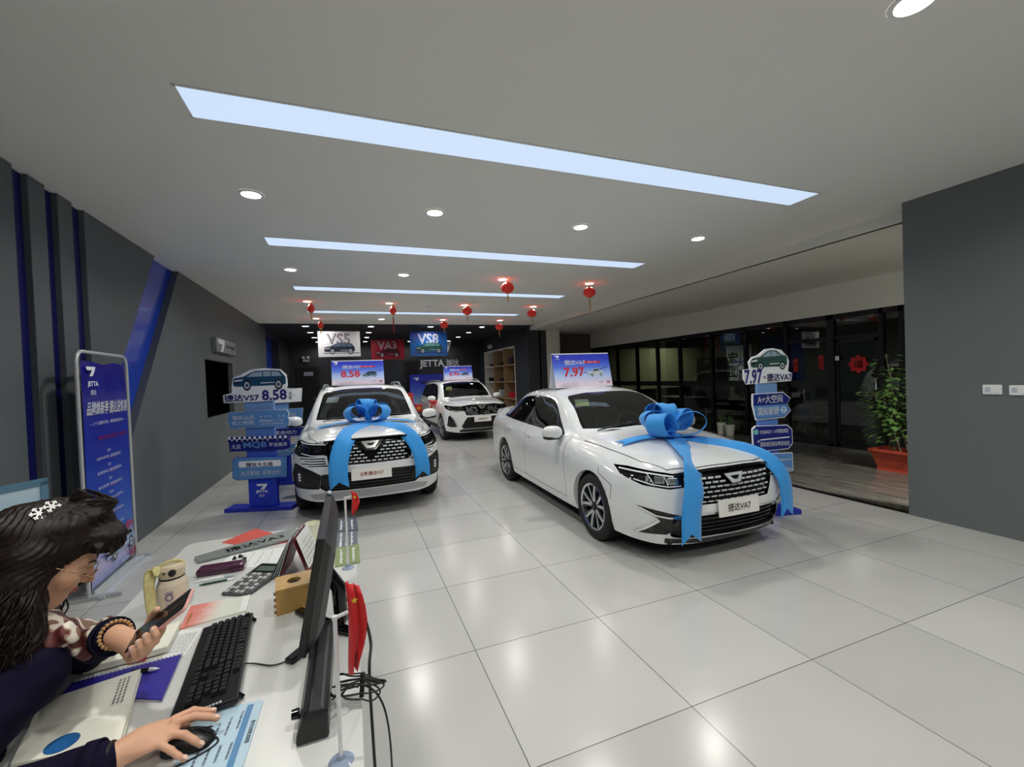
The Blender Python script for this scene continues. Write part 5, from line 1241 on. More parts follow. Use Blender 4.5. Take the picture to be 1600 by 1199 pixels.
# ---- red gift boxes on a low table by the left of the rear wagon
tp = ony(651, 655, 12.4 * K); t = thing('side_table', 'small black table carrying red gift boxes behind the bowed wagon', 'table', (tp.x - .22, 12.4 * K, 0))
MB().rng((-.35, -.25, .60), (.35, .25, .64)).build('tabletop', m_plast, t, bevel=.004)
for sx in (-1, 1):
    for sy in (-1, 1): MB().rng((sx * .32 - .015, sy * .22 - .015, 0), (sx * .32 + .015, sy * .22 + .015, .6)).build('leg', m_plast, t)
z = .64
for i, (dx, w, h, lab) in enumerate(((-.10, .34, .30, 'larger red gift box at the bottom of the stack on the black table'), (-.08, .26, .26, 'upper red gift box standing on the larger one'), (.20, .20, .22, 'small red gift box beside the stack on the black table'))):
    zz = .64 if i != 1 else .94
    t2 = thing('gift_box', lab, 'box', (tp.x - .14 + dx, 12.4 * K - .02, zz), 0); MB().box((0, 0, h / 2), (w, .24, h)).build('carton', mat('red_gift_card', '#b51c24', .45), t2, bevel=.004)
    mb = MB(); mb.box((0, -.121, h / 2), (w * .5, .002, h * .35)); mb.build('label_panel', m_gold, t2)
# red ribbon on the rear wagon's door mirror
M = M_of(back); p = M @ Vector((-.95, 1.5, .98)); mb = MB(); mb.M = Matrix.Translation(p)
for a in (0.5, 2.6): mb.ell((.07 * math.cos(a), -.03, .05 * math.sin(a)), (.075, .03, .04), 14, 8)
ribbon_strip(mb, [(0, -.03, 0), (.05, -.05, -.09), (.04, -.04, -.2)], .05, [(1, 0, 0)] * 3); ribbon_strip(mb, [(0, -.03, 0), (-.06, -.05, -.08), (-.05, -.04, -.22)], .05, [(1, 0, 0)] * 3)
tag(mb.build('red_ribbon', m_lstr), 'red ribbon knot hanging from the door mirror of the wagon without a bow', 'ribbon')

# ---- promotional banner in a metal frame by the left wall
f0 = onz(213, 872, 0); TLx = onz(112, 548, 1.9); n_ = Vector((f0.x, f0.y, 0)); m_ = Vector((TLx.x + .02, TLx.y, 0)); PLb = Plane(m_, n_); U = PLb.uv; Wb = PLb.L
t = thing('promotional_banner', 'tall blue promotional banner in a white metal frame by the left wall', 'banner', PLb.o, PLb.rz()); Hb = 1.90
fr_ = [(0, 0, .03)] + [(0, 0, Hb - .09)] + [(.09 - .09 * math.cos(a), 0, Hb - .09 + .09 * math.sin(a)) for a in np.linspace(0, PI / 2, 7)][1:] + [(Wb - .09 + .09 * math.sin(a), 0, Hb - .09 + .09 * math.cos(a)) for a in np.linspace(0, PI / 2, 7)] + [(Wb, 0, .03)]
MB().tube(fr_, .014, 10).build('frame', mat('white_tube_metal', '#c3c6c8', .35, metal=.3), t)
MB().rng((-.02, -.2, 0), (.03, .2, .03)).build('foot', mat('white_tube_metal'), t); MB().rng((Wb - .03, -.12, 0), (Wb + .02, .2, .03)).build('foot', mat('white_tube_metal'), t)
m_bn = ramp_mat('banner_print', [(0, '#6f86c4'), (.10, '#b9b0d6'), (.22, '#3f6cc4'), (.45, '#1c3fb0'), (.72, '#16189a'), (1, '#1a1488')], 'Z', .22, noise=.05, nscale=2)
mb = MB(); rows = []
for j in range(25):
    z = .06 + (Hb - .14) * j / 24; rows.append([(.05 + (Wb - .09) * i / 12, .006 * math.sin(i * 1.1 + j * .25) * (j / 24) ** 2 - .002, z + (.012 * math.sin(i * .9) if j == 24 else 0)) for i in range(13)])
mb.grid(rows, 0); cl = mb.build('cloth', m_bn, t); mb = MB(); o = -.016
z = lambda f: Hb * f
emblem(mb, (.16 * Wb / .9 + .02, z(.92)), .15, 0, o); text(mb, 'JETTA', (.20, z(.865)), .05, 0, .17, off=o, bold=.02); text(mb, '捷达', (.20, z(.832)), .04, 0, .09, off=o, bold=.02)
text(mb, '品牌焕新季', (Wb * .30, z(.765)), .105, 0, Wb * .42, off=o, bold=.03, shear=.25); text(mb, '捷达送惊喜', (Wb * .72, z(.765)), .105, 0, Wb * .40, off=o, bold=.03, shear=.25)
text(mb, '— 三十五载同行路，感恩钜惠享好礼 —', (Wb * .5, z(.70)), .030, 0, Wb * .74, off=o, bold=.01); text(mb, '活动时间即日起至月底  到店即享', (Wb * .56, z(.635)), .034, 1, Wb * .6, off=o, bold=.01)
for i, (h1, l1, l2) in enumerate((('礼遇一', '0首付0利息 ', '金融超值礼'), ('礼遇二', '至高补贴 ', '置换焕新礼'), ('礼遇三', '老友推荐 ', '双重感恩礼'), ('礼遇四', '终身质保 ', '安心无忧礼'), ('礼遇五', '基础流量终身免费 ', '智联畅享礼'), ('礼遇六', '到店试驾 ', '精美好礼'))):
    zz = .575 - i * .062; text(mb, h1, (Wb * .47, z(zz)), .024, 0, off=o, bold=.01); text(mb, l1 + l2, (Wb * .47, z(zz - .027)), .026, 0, Wb * .5, off=o, bold=.01); mb.add([(Wb * .44, o - .0006, z(zz - .036)), (Wb * .60, o - .0006, z(zz - .036)), (Wb * .60, o - .0006, z(zz - .0345)), (Wb * .44, o - .0006, z(zz - .0345))], [(0, 1, 2, 3)], 1)
text(mb, '6.59', (Wb * .76, z(.195)), .07, 1, .22, off=o, bold=.03); text(mb, '万起', (Wb * .92, z(.19)), .03, 1, off=o)
car_print(mb, (Wb * .62, z(.135)), Wb * .62, .17, o, -.0005, 2, 3, 3, 4, 0); text(mb, '真香', (Wb * .88, z(.055)), .07, 1, off=o, bold=.02); text(mb, '盲订专享价', (Wb * .70, z(.05)), .025, 0, off=o)
mb.build('print', [m_pw, m_pred, mat('print_silver_car', '#8fa6c8', .35), m_pk, m_pgrey], cl)
# acrylic strips lying beside its foot
for i, (a, b_) in enumerate((((222, 870), (140, 930)), ((231, 873), (158, 938)))):
    a = onz(*a, 0); b_ = onz(*b_, 0); d = b_ - a; o = MB().box((0, 0, .012), (d.length, .07 - .03 * i, .024)).build('acrylic_strip', mat('frosted_acrylic', '#c3ccd2', .15), bevel=.003, loc=((a.x + b_.x) / 2, (a.y + b_.y) / 2, 0)); o.rotation_euler.z = math.atan2(d.y, d.x)
    tag(o, ('wider' if i == 0 else 'narrower') + ' pale acrylic strip on the floor before the blue banner', 'strip')
# ---- switch plates on the right wall
for px, py, lab in ((1551, 609, 'white switch plate on the slate wall, nearer the corridor'), (1594, 610, 'white switch plate on the slate wall, nearer the viewer')):
    p = onx(px, py, XR); t = thing('switch_plate', lab, 'switch', p); b = MB().rng((-.012, -.062, -.043), (0, .062, .043)).build('plate', m_trim, t, bevel=.004)
    mb = MB(); mb.rng((-.0135, .012, -.02), (-.011, .045, .02)); mb.build('control', m_pgrey, t); mb = MB(); mb.rng((-.0135, -.04, -.03), (-.011, -.01, -.026)); mb.build('mark', m_pgrey, t)
# ================================================================ reception desk and what lies on it
ZD = .75
D = lambda px, py, z=ZD: onz(px, py, z)
m_desk = mat('white_desk_laminate', '#d2d3d0', .28, spec=.5)
m_kb = mat('black_keycaps', '#141416', .42); m_kbf = mat('black_keyboard_frame', '#0b0b0c', .3)
m_paper = mat('white_paper', '#e9eae8', .7, noise=.03, scale=20); m_ivory = mat('ivory_paper', '#eceadc', .7, noise=.03, scale=12)
t = thing('reception_desk', 'long white reception desk covered with papers and office things', 'desk', (-.42, 1.5, 0))
mb = MB(); poly = rrect(-.425, -1.35, .415, 1.265, .05); mb.prism(poly, .03, 0, plane='xy', off=ZD - .03); mb.build('desk_top', m_desk, t, bevel=.002, seg=1)
MB().rng((.375, -1.28, 0), (.395, 1.20, ZD - .03)).build('front_panel', m_desk, t); MB().rng((-.36, 1.18, 0), (.375, 1.20, ZD - .03)).build('side_panel', m_desk, t); MB().rng((-.36, -1.3, 0), (.375, -1.28, ZD - .03)).build('side_panel', m_desk, t)
def flat(name, label, cat, corners, h, m, th=None, z=ZD, parts=None, bevel=0.0):
    """a sheet or book lying on a surface: corners from sight lines on the table plane"""
    P = [D(*c, z + h) if len(c) == 2 else Vector(c) for c in corners]; c = sum(P, Vector()) / len(P)
    o = MB().prism([(p.x - c.x, p.y - c.y) for p in P], th if th else h, 0, plane='xy', off=0).build(name, m, bevel=bevel, seg=2, weld=True, loc=(c.x, c.y, z + h - (th if th else h)))
    return tag(o, label, cat)
def local_of(o, corners, z):
    """bilinear map on a lying sheet: (s,t) in 0..1 -> local xy"""
    P = [D(*c, z) - o.location for c in corners]
    return lambda s, q: (P[0] * (1 - s) * (1 - q) + P[1] * s * (1 - q) + P[2] * s * q + P[3] * (1 - s) * q)
def scribble(o, corners, z, rows, m, name='writing', s0=.1, s1=.9, hgt=.012, broken=True):
    """hand-written looking lines on a sheet (o's own space)"""
    L = local_of(o, corners, z); mb = MB()
    for q in rows:
        s = s0
        while s < s1:
            w = random.uniform(.012, .05); e = min(s + w, s1); a = L(s, q); b = L(e, q); c = L(e, q + hgt * random.uniform(.4, 1)); d = L(s, q + hgt * random.uniform(.4, 1))
            mb.poly([(p.x, p.y, z - o.location.z + .0006) for p in (a, b, c, d)]); s = e + (random.uniform(.008, .03) if broken else .002)
    return mb.build(name, m, o)
def quad_on(o, corners, z, s0, s1, q0, q1, m, name, dz=.0005):
    L = local_of(o, corners, z); mb = MB(); P = [L(s0, q0), L(s1, q0), L(s1, q1), L(s0, q1)]
    mb.poly([(p.x, p.y, z - o.location.z + dz) for p in P]); return mb.build(name, m, o)
m_pencil = mat('grey_pencil', '#6a6c74', .7); m_inkb = mat('blue_black_ink', '#2b2f45', .6)
# keyboard: local x along its length (space bar side = -y)
kc = [D(324, 976, .775), D(390, 953, .775), D(366, 1097, .775), D(265, 1127, .775)]
kctr = (kc[0] + kc[1] + kc[2] + kc[3]) / 4; far = (kc[0] + kc[1]) / 2; near = (kc[2] + kc[3]) / 2; ax = near - far; kl = .47; kw = .148
t = thing('keyboard', 'black keyboard lying between the woman and the monitor', 'keyboard', (kctr.x, kctr.y, ZD), math.atan2(ax.y, ax.x))
TK = Matrix.Rotation(math.radians(5), 4, 'X')
mb = MB(); mb.M = Matrix.Translation((0, 0, .016)) @ TK; mb.box((0, 0, -.004), (kl, kw, .016)); mb.build('frame', m_kbf, t, bevel=.004)
mb = MB(); mb.M = Matrix.Translation((0, 0, .016)) @ TK; u = .0185; rng_ = random.Random(3)
def key(x, y, w=1.0, h=1.0):
    a, b = w * u / 2 - .0008, h * u / 2 - .0008; z0, z1 = .005, .0135; c, d = a - .0022, b - .0022
    mb.add([(x - a, y - b, z0), (x + a, y - b, z0), (x + a, y + b, z0), (x - a, y + b, z0), (x - c, y - d, z1), (x + c, y - d, z1), (x + c, y + d, z1), (x - c, y + d, z1)], [(4, 5, 6, 7), (0, 1, 5, 4), (1, 2, 6, 5), (2, 3, 7, 6), (3, 0, 4, 7)])
x0 = -kl / 2 + .010; yr = [kw / 2 - .016 - i * u - (.004 if i else 0) for i in range(6)]
rowsk = [[1, -.9, 1, 1, 1, 1, -.5, 1, 1, 1, 1, -.5, 1, 1, 1, 1, -.25, 1, 1, 1], [1] * 13 + [2, -.25, 1, 1, 1, -.25, 1, 1, 1, 1], [1.5] + [1] * 12 + [1.5, -.25, 1, 1, 1, -.25, 1, 1, 1, 1], [1.75] + [1] * 11 + [2.25, -3.5, 1, 1, 1], [2.25] + [1] * 10 + [2.75, -1.25, 1, -1.25, 1, 1, 1, 1], [1.25, 1.25, 1.25, 6.25, 1.25, 1.25, 1.25, 1.25, -.25, 1, 1, 1, -.25, 2, 1, 1]]
for r, ws in enumerate(rowsk):
    x = x0
    for w in ws:
        if w < 0: x += -w * u; continue
        key(x + w * u / 2, yr[r], w); x += w * u
mb.build('keycaps', m_kb, t)
mb = MB(); mb.M = Matrix.Translation((0, 0, .016)) @ TK
for i in range(14): mb.box((kl / 2 - .006, -kw / 2 + .012 + i * .0075, .006), (.004, .005, .003))
mb.build('light_edge', m_pw, t)
for s in (-1, 1): MB().tube([(s * kl * .44, kw / 2 - .005, .02), (s * kl * .44, kw / 2 + .008, .006)], .006, 8).build('folding_foot', m_kbf, t)
def cable(name, pts, r, label, m=None, n=8):
    return tag(MB().tube(catmull(pts, n), r, 8).build(name, m or m_plast), label, 'cable')
kp = D(366, 1038, .765); cable('keyboard_cable', [kp, D(395, 1037, ZD + .006), D(425, 1040, ZD + .004), D(450, 1032, ZD + .004), D(478, 1016, ZD + .004), Vector((-.12, 1.50, ZD + .004))], .0022, 'thin black cable running from the keyboard to the monitor')
# mouse pad and mouse
pc = [(310, 1124), (393, 1103), (372, 1199), (285, 1225)]
P = [D(*c) for c in pc]; c = sum(P, Vector()) / 4; e1 = (P[1] - P[0]); L1 = e1.length
t = thing('mouse_pad', 'pale blue printed mouse pad in front of the keyboard', 'mouse pad', (c.x, c.y, ZD), math.atan2(e1.y, e1.x)); Wp, Hp = L1 + .03, (P[0] - P[3]).length + .02
mb = MB(); mb.prism(rrect(-Wp / 2, -Hp / 2, Wp / 2, Hp / 2, .014), .003, 0, plane='xy'); mb.build('sheet', mat('pale_blue_print', '#b5cfe0', .4), t)
mb = MB(); z = .0034; T2 = lambda tx, x, y, h, w=None: text(mb, tx, (x, y), h, 0, w, plane='xy', off=z, bold=.01)
mb.M = Matrix.Rotation(-PI / 2, 4, 'Z'); T2('数字化销售流程图', 0, Wp * .44, .010, .07)
for i in range(4):
    T2('客户接待 需求分析', -.05 + .012 * i, Wp * .22 - i * .022, .006, .06); T2('试乘试驾 报价成交', .045, Wp * .22 - i * .022, .006, .05)
mb.build('print', m_inkb, t); mb = MB(); mb.rng((Wp * .26, -Hp * .46, .0031), (Wp * .36, Hp * .45, .0033)); mb.build('blue_band', mat('mid_blue_print', '#4f86b4', .4), t)
mpos = Vector((-.385, 1.197, ZD + .003)); t = thing('computer_mouse', "black computer mouse under the woman's right hand", 'mouse', mpos, math.radians(-6)); mb = MB(); rows = []
for i in range(15):
    f = i / 14; x = -.055 + .11 * f; w = .031 * (1 - (2 * f - 1) ** 4) ** .5 + .0005; h = .036 * math.sin(PI * (f * .85 + .12)) ** .7 * (1 if f < .98 else .6)
    rows.append([(x, w * math.cos(a), max(0, h * math.sin(a))) for a in np.linspace(0, PI, 13)])
mb.grid(rows, 0); mb.poly(rows[0][::-1]); mb.poly(rows[-1]); mb.build('shell', mat('mouse_plastic', '#17181a', .35), t); mb = MB(); mb.tube([(.03, -.004, .026), (.03, .004, .026)], .008, 12); mb.build('scroll_wheel', m_lining, t); MB().rng((.008, -.0006, .030), (.05, .0006, .0335)).build('button_split', m_gap, t)
cable('mouse_cable', [mpos + Vector((.054, 0, .006)), D(333, 1152, ZD + .006), D(339, 1153, ZD + .006), D(340, 1160, ZD + .005), D(325, 1172, ZD + .005), D(300, 1186, ZD + .005), D(265, 1203, ZD + .005)], .002, 'thin looped black cable of the mouse')
# monitor
t = thing('computer_monitor', 'black computer monitor seen edge-on from behind the desk', 'monitor', (-.12, 1.57, ZD)); tilt = math.radians(11)
R = Matrix.Translation((-.035, 0, .08)) @ Matrix.Rotation(tilt, 4, 'Y'); y0, y1, hh = -.27, .27, .325
mb = MB(); mb.M = R; mb.rng((-.010, y0, 0), (.012, y1, hh)); mb.build('panel', mat('monitor_black', '#131416', .3), t, bevel=.003)
mb = MB(); mb.M = R; rows = []
for zz, ins in ((.0, 0), (.0, .0)): pass
sec = [(.012, .005, y0 + .005, y1 - .005, hh - .005), (.030, .03, y0 + .025, y1 - .025, hh - .03), (.046, .06, y0 + .06, y1 - .06, hh - .065)]
rows = [[(x, a, zb), (x, b, zb), (x, b, zt_), (x, a, zt_)] for x, zb, a, b, zt_ in sec]; mb.grid(rows, 0, smooth=False, closed=True); mb.poly(rows[-1]); mb.build('back_cover', mat('monitor_back', '#1c1d20', .4), t, bevel=.004)
mb = MB(); mb.M = R; mb.rng((-.0115, y0 + .008, .015), (-.0102, y1 - .008, hh - .008)); mb.build('screen', mat('screen_glass', '#07080a', .12), t)
mb = MB(); mb.tube([(.02, 0, .20), (.055, 0, .14), (.06, 0, .03), (.04, 0, .012)], [.022, .024, .022, .03], 10); mb.build('stand_neck', m_gloss, t)
for (a, b) in (((-.085, -.145), .03), ((-.09, .165), .03), ((.10, -.07), .04), ((.09, .08), .04)):
    mb = MB(); p = Vector((a, b, 0)) if not isinstance(a, tuple) else Vector((a[0], a[1], 0)); o = Vector((.03, 0, 0)); d = (p - o); n_ = Vector((-d.y, d.x, 0)).normalized()
    mb.prism([(o + n_ * .022).xy[:], (p + n_ * .014).xy[:], (p - n_ * .014).xy[:], (o - n_ * .022).xy[:]], .016, 0, plane='xy', off=0.0005); mb.build('stand_leg', m_gloss, t, bevel=.003)
mb = MB(); mb.M = R; mb.ell((0, y1 - .03, hh + .006), (.009, .012, .008), 12, 8); mb.build('webcam_nub', m_pgrey, t)
# soundbar
a, b = Vector((-.116, 1.09, ZD)), Vector((-.114, 1.49, ZD)); t = thing('soundbar', 'black wedge-shaped soundbar lying beside the monitor', 'speaker', (a + b) / 2, 0); hl = .20; prof = [(-.036, 0), (.036, .002), (.036, .062), (.026, .074), (-.006, .078), (-.02, .066), (-.034, .02)]
mb = MB(); mb.prism([(u_, v_) for u_, v_ in prof], 2 * hl, 0, plane='xz', off=-hl); mb.build('body', mat('soundbar_plastic', '#17181b', .35), t, bevel=.006, seg=3)
mb = MB(); mb.prism([(u_ * .8, v_ * .8 + .006) for u_, v_ in prof], .002, 0, plane='xz', off=-hl - .001); mb.build('end_cap', m_gloss, t); MB().lathe([(0, -.05), (.011, -.05), (.012, -.036), (.012, -.034)], 16, axis='x', c=(0, -.13, .03)).build('volume_knob', m_gloss, t)
ca = Vector((-.075, 1.20, ZD + .02)); pts = [ca, D(515, 1082, ZD + .03), D(527, 1089, ZD + .05), Vector((-.02, 1.19, ZD + .045)), Vector((.03, 1.17, ZD + .02)), Vector((.055, 1.15, ZD - .05)), Vector((.06, 1.14, ZD - .20)), Vector((.05, 1.13, ZD - .45)), Vector((.05, 1.13, .02))]
cable('audio_cable', pts, .0025, 'black audio cable falling over the desk edge behind the soundbar')
mb = MB()
for k in range(5):
    q = []
    for i in range(25):
        f = 2 * PI * i / 24; q.append(Vector((-.005 + (.042 + .004 * k) * math.cos(f) * (1 + .25 * math.sin(f * 2 + k)), 1.175 + .006 * k + .018 * math.sin(f) - .01 * math.cos(f), ZD + .035 + .006 * k + .012 * math.sin(f + k) - .02 * max(0, math.cos(f)))))
    mb.tube(q, .0022, 6, cap=False)
mb.tube([Vector((-.005, 1.17, ZD + .02)), Vector((0, 1.18, ZD + .075))], .006, 8)
for i in range(2): mb.tube(catmull([ca + Vector((0, -.03 + .05 * i, .012)), Vector((-.045, 1.19, ZD + .05)), Vector((-.012, 1.18, ZD + .04))], 8), .0022, 6)
tag(mb.build('cable_bundle', m_plast), 'tied bundle of black cable hanging at the desk edge', 'cable')
cable('power_cable', [Vector((-.06, 1.57, ZD + .12)), Vector((-.02, 1.60, ZD + .05)), Vector((.005, 1.60, ZD + .03)), Vector((.03, 1.55, ZD - .06)), Vector((.02, 1.46, ZD - .12)), Vector((.025, 1.45, .3)), Vector((.03, 1.45, .01))], .005, 'thicker black cable dropping behind the monitor')
# flags
m_flag = mat('red_flag_cloth', '#d4141c', .5, sheen=.2); m_pole = mat('white_plastic_pole', '#e3e3e4', .3); m_cup = glass('clear_suction_cup', '#b9c6d2')
def flag(base, label, top, rows_):
    t = thing('table_flag', label, 'flag', base, 0, 'little red flags on the desk'); MB().tube([(0, 0, .012), (0, 0, top)], .0048, 10).build('pole', m_pole, t)
    MB().lathe([(.0, .018), (.008, .018), (.010, .008), (.022, .004), (.026, .001), (.027, 0)], 24).build('suction_cup', mat('suction_cup_vinyl', '#8f9db4', .12), t)
    mb = MB(); mb.tube([(0, 0, top - .004), (0, 0, top + .004)], .0065, 10); mb.tube([(0, 0, top), (.028, .006, top + .004)], .0042, 8); mb.build('cross_arm', m_pole, t)
    mb = MB(); mb.grid([[(x * 1.0, y, z) for x, y, z in r] for r in rows_], 0, True); o = mb.build('cloth', m_flag, t); s = o.modifiers.new('thick', 'SOLIDIFY'); s.thickness = .0012
    st = MB(); c_ = rows_[1][3]; st.poly([(c_[0] + .008 * (1 if i % 2 == 0 else .4) * math.sin(i * PI / 5), c_[1] - .003, c_[2] - .01 + .008 * (1 if i % 2 == 0 else .4) * math.cos(i * PI / 5)) for i in range(10)]); st.build('yellow_star', mat('flag_yellow', '#f2cf2e', .5), t)
def folded(x0, z0, z1, wmax, seed):
    R_ = []; rr = random.Random(seed)
    for j in range(9):
        f = j / 8; w = wmax * (.25 + .75 * math.sin(PI * min(1, .12 + f * .82)) ** .8); z = z1 - (z1 - z0) * f; R_.append([(x0 + w * i / 7 + .004 * math.sin(i * 2.2 + f * 3), .014 * math.sin(i * 1.7 + f * 2) * (.4 + f), z - .02 * (i / 7) * (1 if f < .5 else -1) * .6) for i in range(8)])
    return R_
flag(Vector((-.052, 1.012, ZD)), 'little red flag on a white pole at the near desk edge', .318, folded(.024, .19, .392, .045, 1))
flag(Vector((-.041, 2.056, ZD)), 'little red flag on a white pole at the far desk edge', .315, folded(.026, .235, .345, .036, 2))
# bamboo tissue box
a, b = D(432, 964), D(484, 950); e = (b - a).normalized(); bw = .125; rz = math.atan2(e.y, e.x); n_ = Vector((-e.y, e.x, 0))
c = a + e * bw / 2 + n_ * bw / 2; t = thing('tissue_box', 'square bamboo tissue box with a round hole beside the monitor', 'box', c, rz); m_bam = mat('bamboo', '#c39a57', .4, noise=.18, scale=18); hb = .092
mb = MB(); mb.rng((-bw / 2, -bw / 2, 0), (bw / 2, bw / 2, hb - .012)); mb.build('carcass', m_bam, t, bevel=.002)
mb = MB(); n = 24; ring = [(.024 * math.cos(2 * PI * i / n), .024 * math.sin(2 * PI * i / n)) for i in range(n)]; sq = []
for i in range(n):
    x, y = math.cos(2 * PI * i / n), math.sin(2 * PI * i / n); k_ = bw / 2 / max(abs(x), abs(y)); sq.append((x * k_, y * k_))
vs = [(x, y, hb) for x, y in ring] + [(x, y, hb) for x, y in sq] + [(x, y, hb - .012) for x, y in ring] + [(x, y, hb - .012) for x, y in sq]
fs = []
for i in range(n):
    j = (i + 1) % n; fs += [(i, i + n, j + n, j), (i, j, j + 2 * n, i + 2 * n), (i + n, i + 3 * n, j + 3 * n, j + n)]
mb.add(vs, fs, 0); mb.disc((0, 0, hb - .0115), .026, mi=1); mb.build('lid', [m_bam, m_lining], t)
mb = MB()
for s in (-1, 1):
    for i in range(4): mb.rng((s * bw / 2 - .006, -bw / 2 - .0006, .01 + i * .022), (s * bw / 2 + .0006, -bw / 2 + .004, .02 + i * .022))
mb.build('finger_joint', mat('bamboo_dark', '#8d672f', .5), t)
# calculator, glasses case, pens, plates, papers
cc = [(338, 930), (392, 936), (444, 899), (416, 883)]; P = [D(*c) for c in cc]; c = sum(P, Vector()) / 4; e = ((P[2] + P[3]) - (P[0] + P[1])); t = thing('calculator', 'silver and black desk calculator with a dark display', 'calculator', (c.x, c.y, ZD), math.atan2(e.y, e.x)); Lc, Wc = e.length / 2 * .98, .125
TC = Matrix.Rotation(math.radians(-6), 4, 'Y'); mb = MB(); mb.M = Matrix.Translation((0, 0, .013)) @ TC; mb.prism(rrect(-Lc / 2, -Wc / 2, Lc / 2, Wc / 2, .012), .014, 0, plane='xy', off=-.007); mb.build('case', mat('calculator_grey', '#55585b', .35, metal=.4), t, bevel=.003)
mb = MB(); mb.M = Matrix.Translation((0, 0, .013)) @ TC; mb.rng((Lc * .18, -Wc * .42, .007), (Lc * .46, Wc * .42, .0085)); mb.build('display_bezel', m_gloss, t); mb = MB(); mb.M = Matrix.Translation((0, 0, .013)) @ TC; mb.rng((Lc * .22, -Wc * .34, .0085), (Lc * .38, Wc * .34, .0092)); mb.build('display', mat('lcd_green', '#59685c', .2), t)
mb = MB(); mb.M = Matrix.Translation((0, 0, .013)) @ TC
for i in range(6):
    for j in range(5): mb.box((Lc * (-.42 + .105 * i), Wc * (-.36 + .18 * j), .009), (Lc * .075, Wc * .13, .006), (i + j) % 3 == 0)
mb.build('keys', [mat('key_pale', '#b5b8b8', .4), mat('key_dark', '#2a2c2e', .4)], t, bevel=.001, seg=1)
a, b = D(309, 900), D(384, 888); c = (a + b) / 2; t = thing('glasses_case', 'shiny purple glasses case behind the pens', 'case', (c.x, c.y, ZD), math.atan2((b - a).y, (b - a).x)); L_ = (b - a).length
mb = MB(); mb.prism(rrect(-L_ / 2, 0, L_ / 2, .034, .014), .062, 0, plane='xz', off=-.03); mb.build('body', mat('purple_patent_leather', '#4a1539', .2, coat=.5), t, bevel=.008, seg=3); mb = MB(); mb.tube([(-L_ / 2 + .01, -.0305, .018), (L_ / 2 - .01, -.0305, .018)], .001, 6); mb.build('seam', m_gap, t); MB().box((L_ * .3, -.032, .018), (.03, .003, .022)).build('clasp_flap', mat('purple_patent_leather'), t, bevel=.001)
for (pa, pb, m1, m2, lab) in (((304, 912), (366, 900), m_pw, m_pgrey, 'white ballpoint pen beside the glasses case'), ((310, 917), (370, 905), mat('dark_green_pen', '#1f4a42', .3), m_pw, 'dark green ballpoint pen next to the white pen')):
    a, b = D(*pa), D(*pb); d = b - a; t = thing('ballpoint_pen', lab, 'pen', (a + b) / 2 + Vector((0, 0, .0052)), math.atan2(d.y, d.x)); l = d.length / 2
    MB().lathe([(0, -l), (.002, -l + .004), (.0048, -l + .02), (.005, l * .5)], 14, axis='x').build('barrel', m1, t); MB().lathe([(.0052, l * .5), (.0052, l - .01), (.003, l - .004), (.0025, l)], 14, axis='x').build('cap', m2, t); MB().box((l * .72, 0, .0066), (.045, .003, .002)).build('clip', m_chrome, t)
leaf = flat('leaflet', 'red printed leaflet under the grey name plate', 'leaflet', [(346, 848), (400, 826), (466, 845), (398, 856)], .0015, mat('red_leaflet_print', '#cf4a3c', .5, noise=.35, scale=25)); 
pp = [(305, 872), (303, 858), (462, 822), (470, 832)]; t0 = flat('name_plate', 'long grey name plate lying across the red leaflet', 'plate', [(304, 870), (309, 878), (470, 838), (462, 824)], .012, mat('grey_plate_print', '#7d8482', .35), th=.008); ca_, cb_ = D(386, 862, .762), D(387, 848, .762)
pa_, pb_ = D(307, 874, .762), D(466, 831, .762); mb = MB(); ang = math.atan2((pb_ - pa_).y, (pb_ - pa_).x); mid = (pa_ + pb_) / 2 - t0.location; mb.M = Matrix.Translation((mid.x, mid.y, .0085)) @ Matrix.Rotation(ang, 4, 'Z'); text(mb, '捷达VA3', (.02, 0), .062, 0, .27, plane='xy', off=0, bold=.015); mb.build('lettering', m_pk, t0)
pcs = [(336, 888), (362, 867), (456, 853), (444, 886)]; o = flat('paper_sheet', 'white written sheet behind the glasses case', 'paper', pcs, .001, m_paper); scribble(o, pcs, ZD + .001, [.25, .4, .55, .7], m_pencil)
for i, (px, py) in enumerate(((366, 872), (376, 869), (382, 873))):
    p = D(px, py, ZD + .008); t = thing('bulldog_clip', 'tiny black clip on the white written sheet, %s' % ('left', 'middle', 'right')[i], 'clip', (p.x, p.y, ZD + .0012), i * .8); MB().prism([(-.009, 0), (.009, 0), (.003, .012), (-.003, .012)], .016, 0, off=-.008).build('jaw', m_plast, t); MB().tube([(0, -.004, .012), (.006, -.006, .018), (.006, .006, .018), (0, .004, .012)], .0008, 5).build('lever', m_chrome, t)
# tent calendar
a, b = D(455, 908), D(492, 893); c = Vector((-.245, 2.16, ZD)); rz = math.radians(82); t = thing('desk_calendar', 'standing desk calendar with white number pages beside the tissue box', 'calendar', c, rz); wc, hc, dc = .20, .165, .055
mb = MB(); th = math.atan2(dc, hc)
for s, m, nm in ((-1, mat('calendar_maroon_card', '#6a1f2c', .5), 'stand_card'), (1, mat('calendar_maroon_card'), 'stand_card')):
    q = MB(); q.M = Matrix.Translation((0, s * dc, 0)) @ Matrix.Rotation(s * th, 4, 'X'); q.rng((-wc / 2, -.001, 0), (wc / 2, .001, hc / math.cos(th))); q.build(nm, m, t)
q = MB(); q.M = Matrix.Translation((0, -dc - .004, .03)) @ Matrix.Rotation(-th, 4, 'X'); q.rng((-wc / 2 + .004, -.003, 0), (wc / 2 - .004, 0, hc / math.cos(th) - .03)); pg = q.build('number_page', m_paper, t); q2 = MB(); q2.M = q.M
for r in range(5):
    for k_ in range(7): text(q2, str(r * 7 + k_ + 1), (-.075 + .025 * k_, .105 - .022 * r), .011, 0, off=-.0034, bold=.02)
q2.build('digits', m_pk, pg)
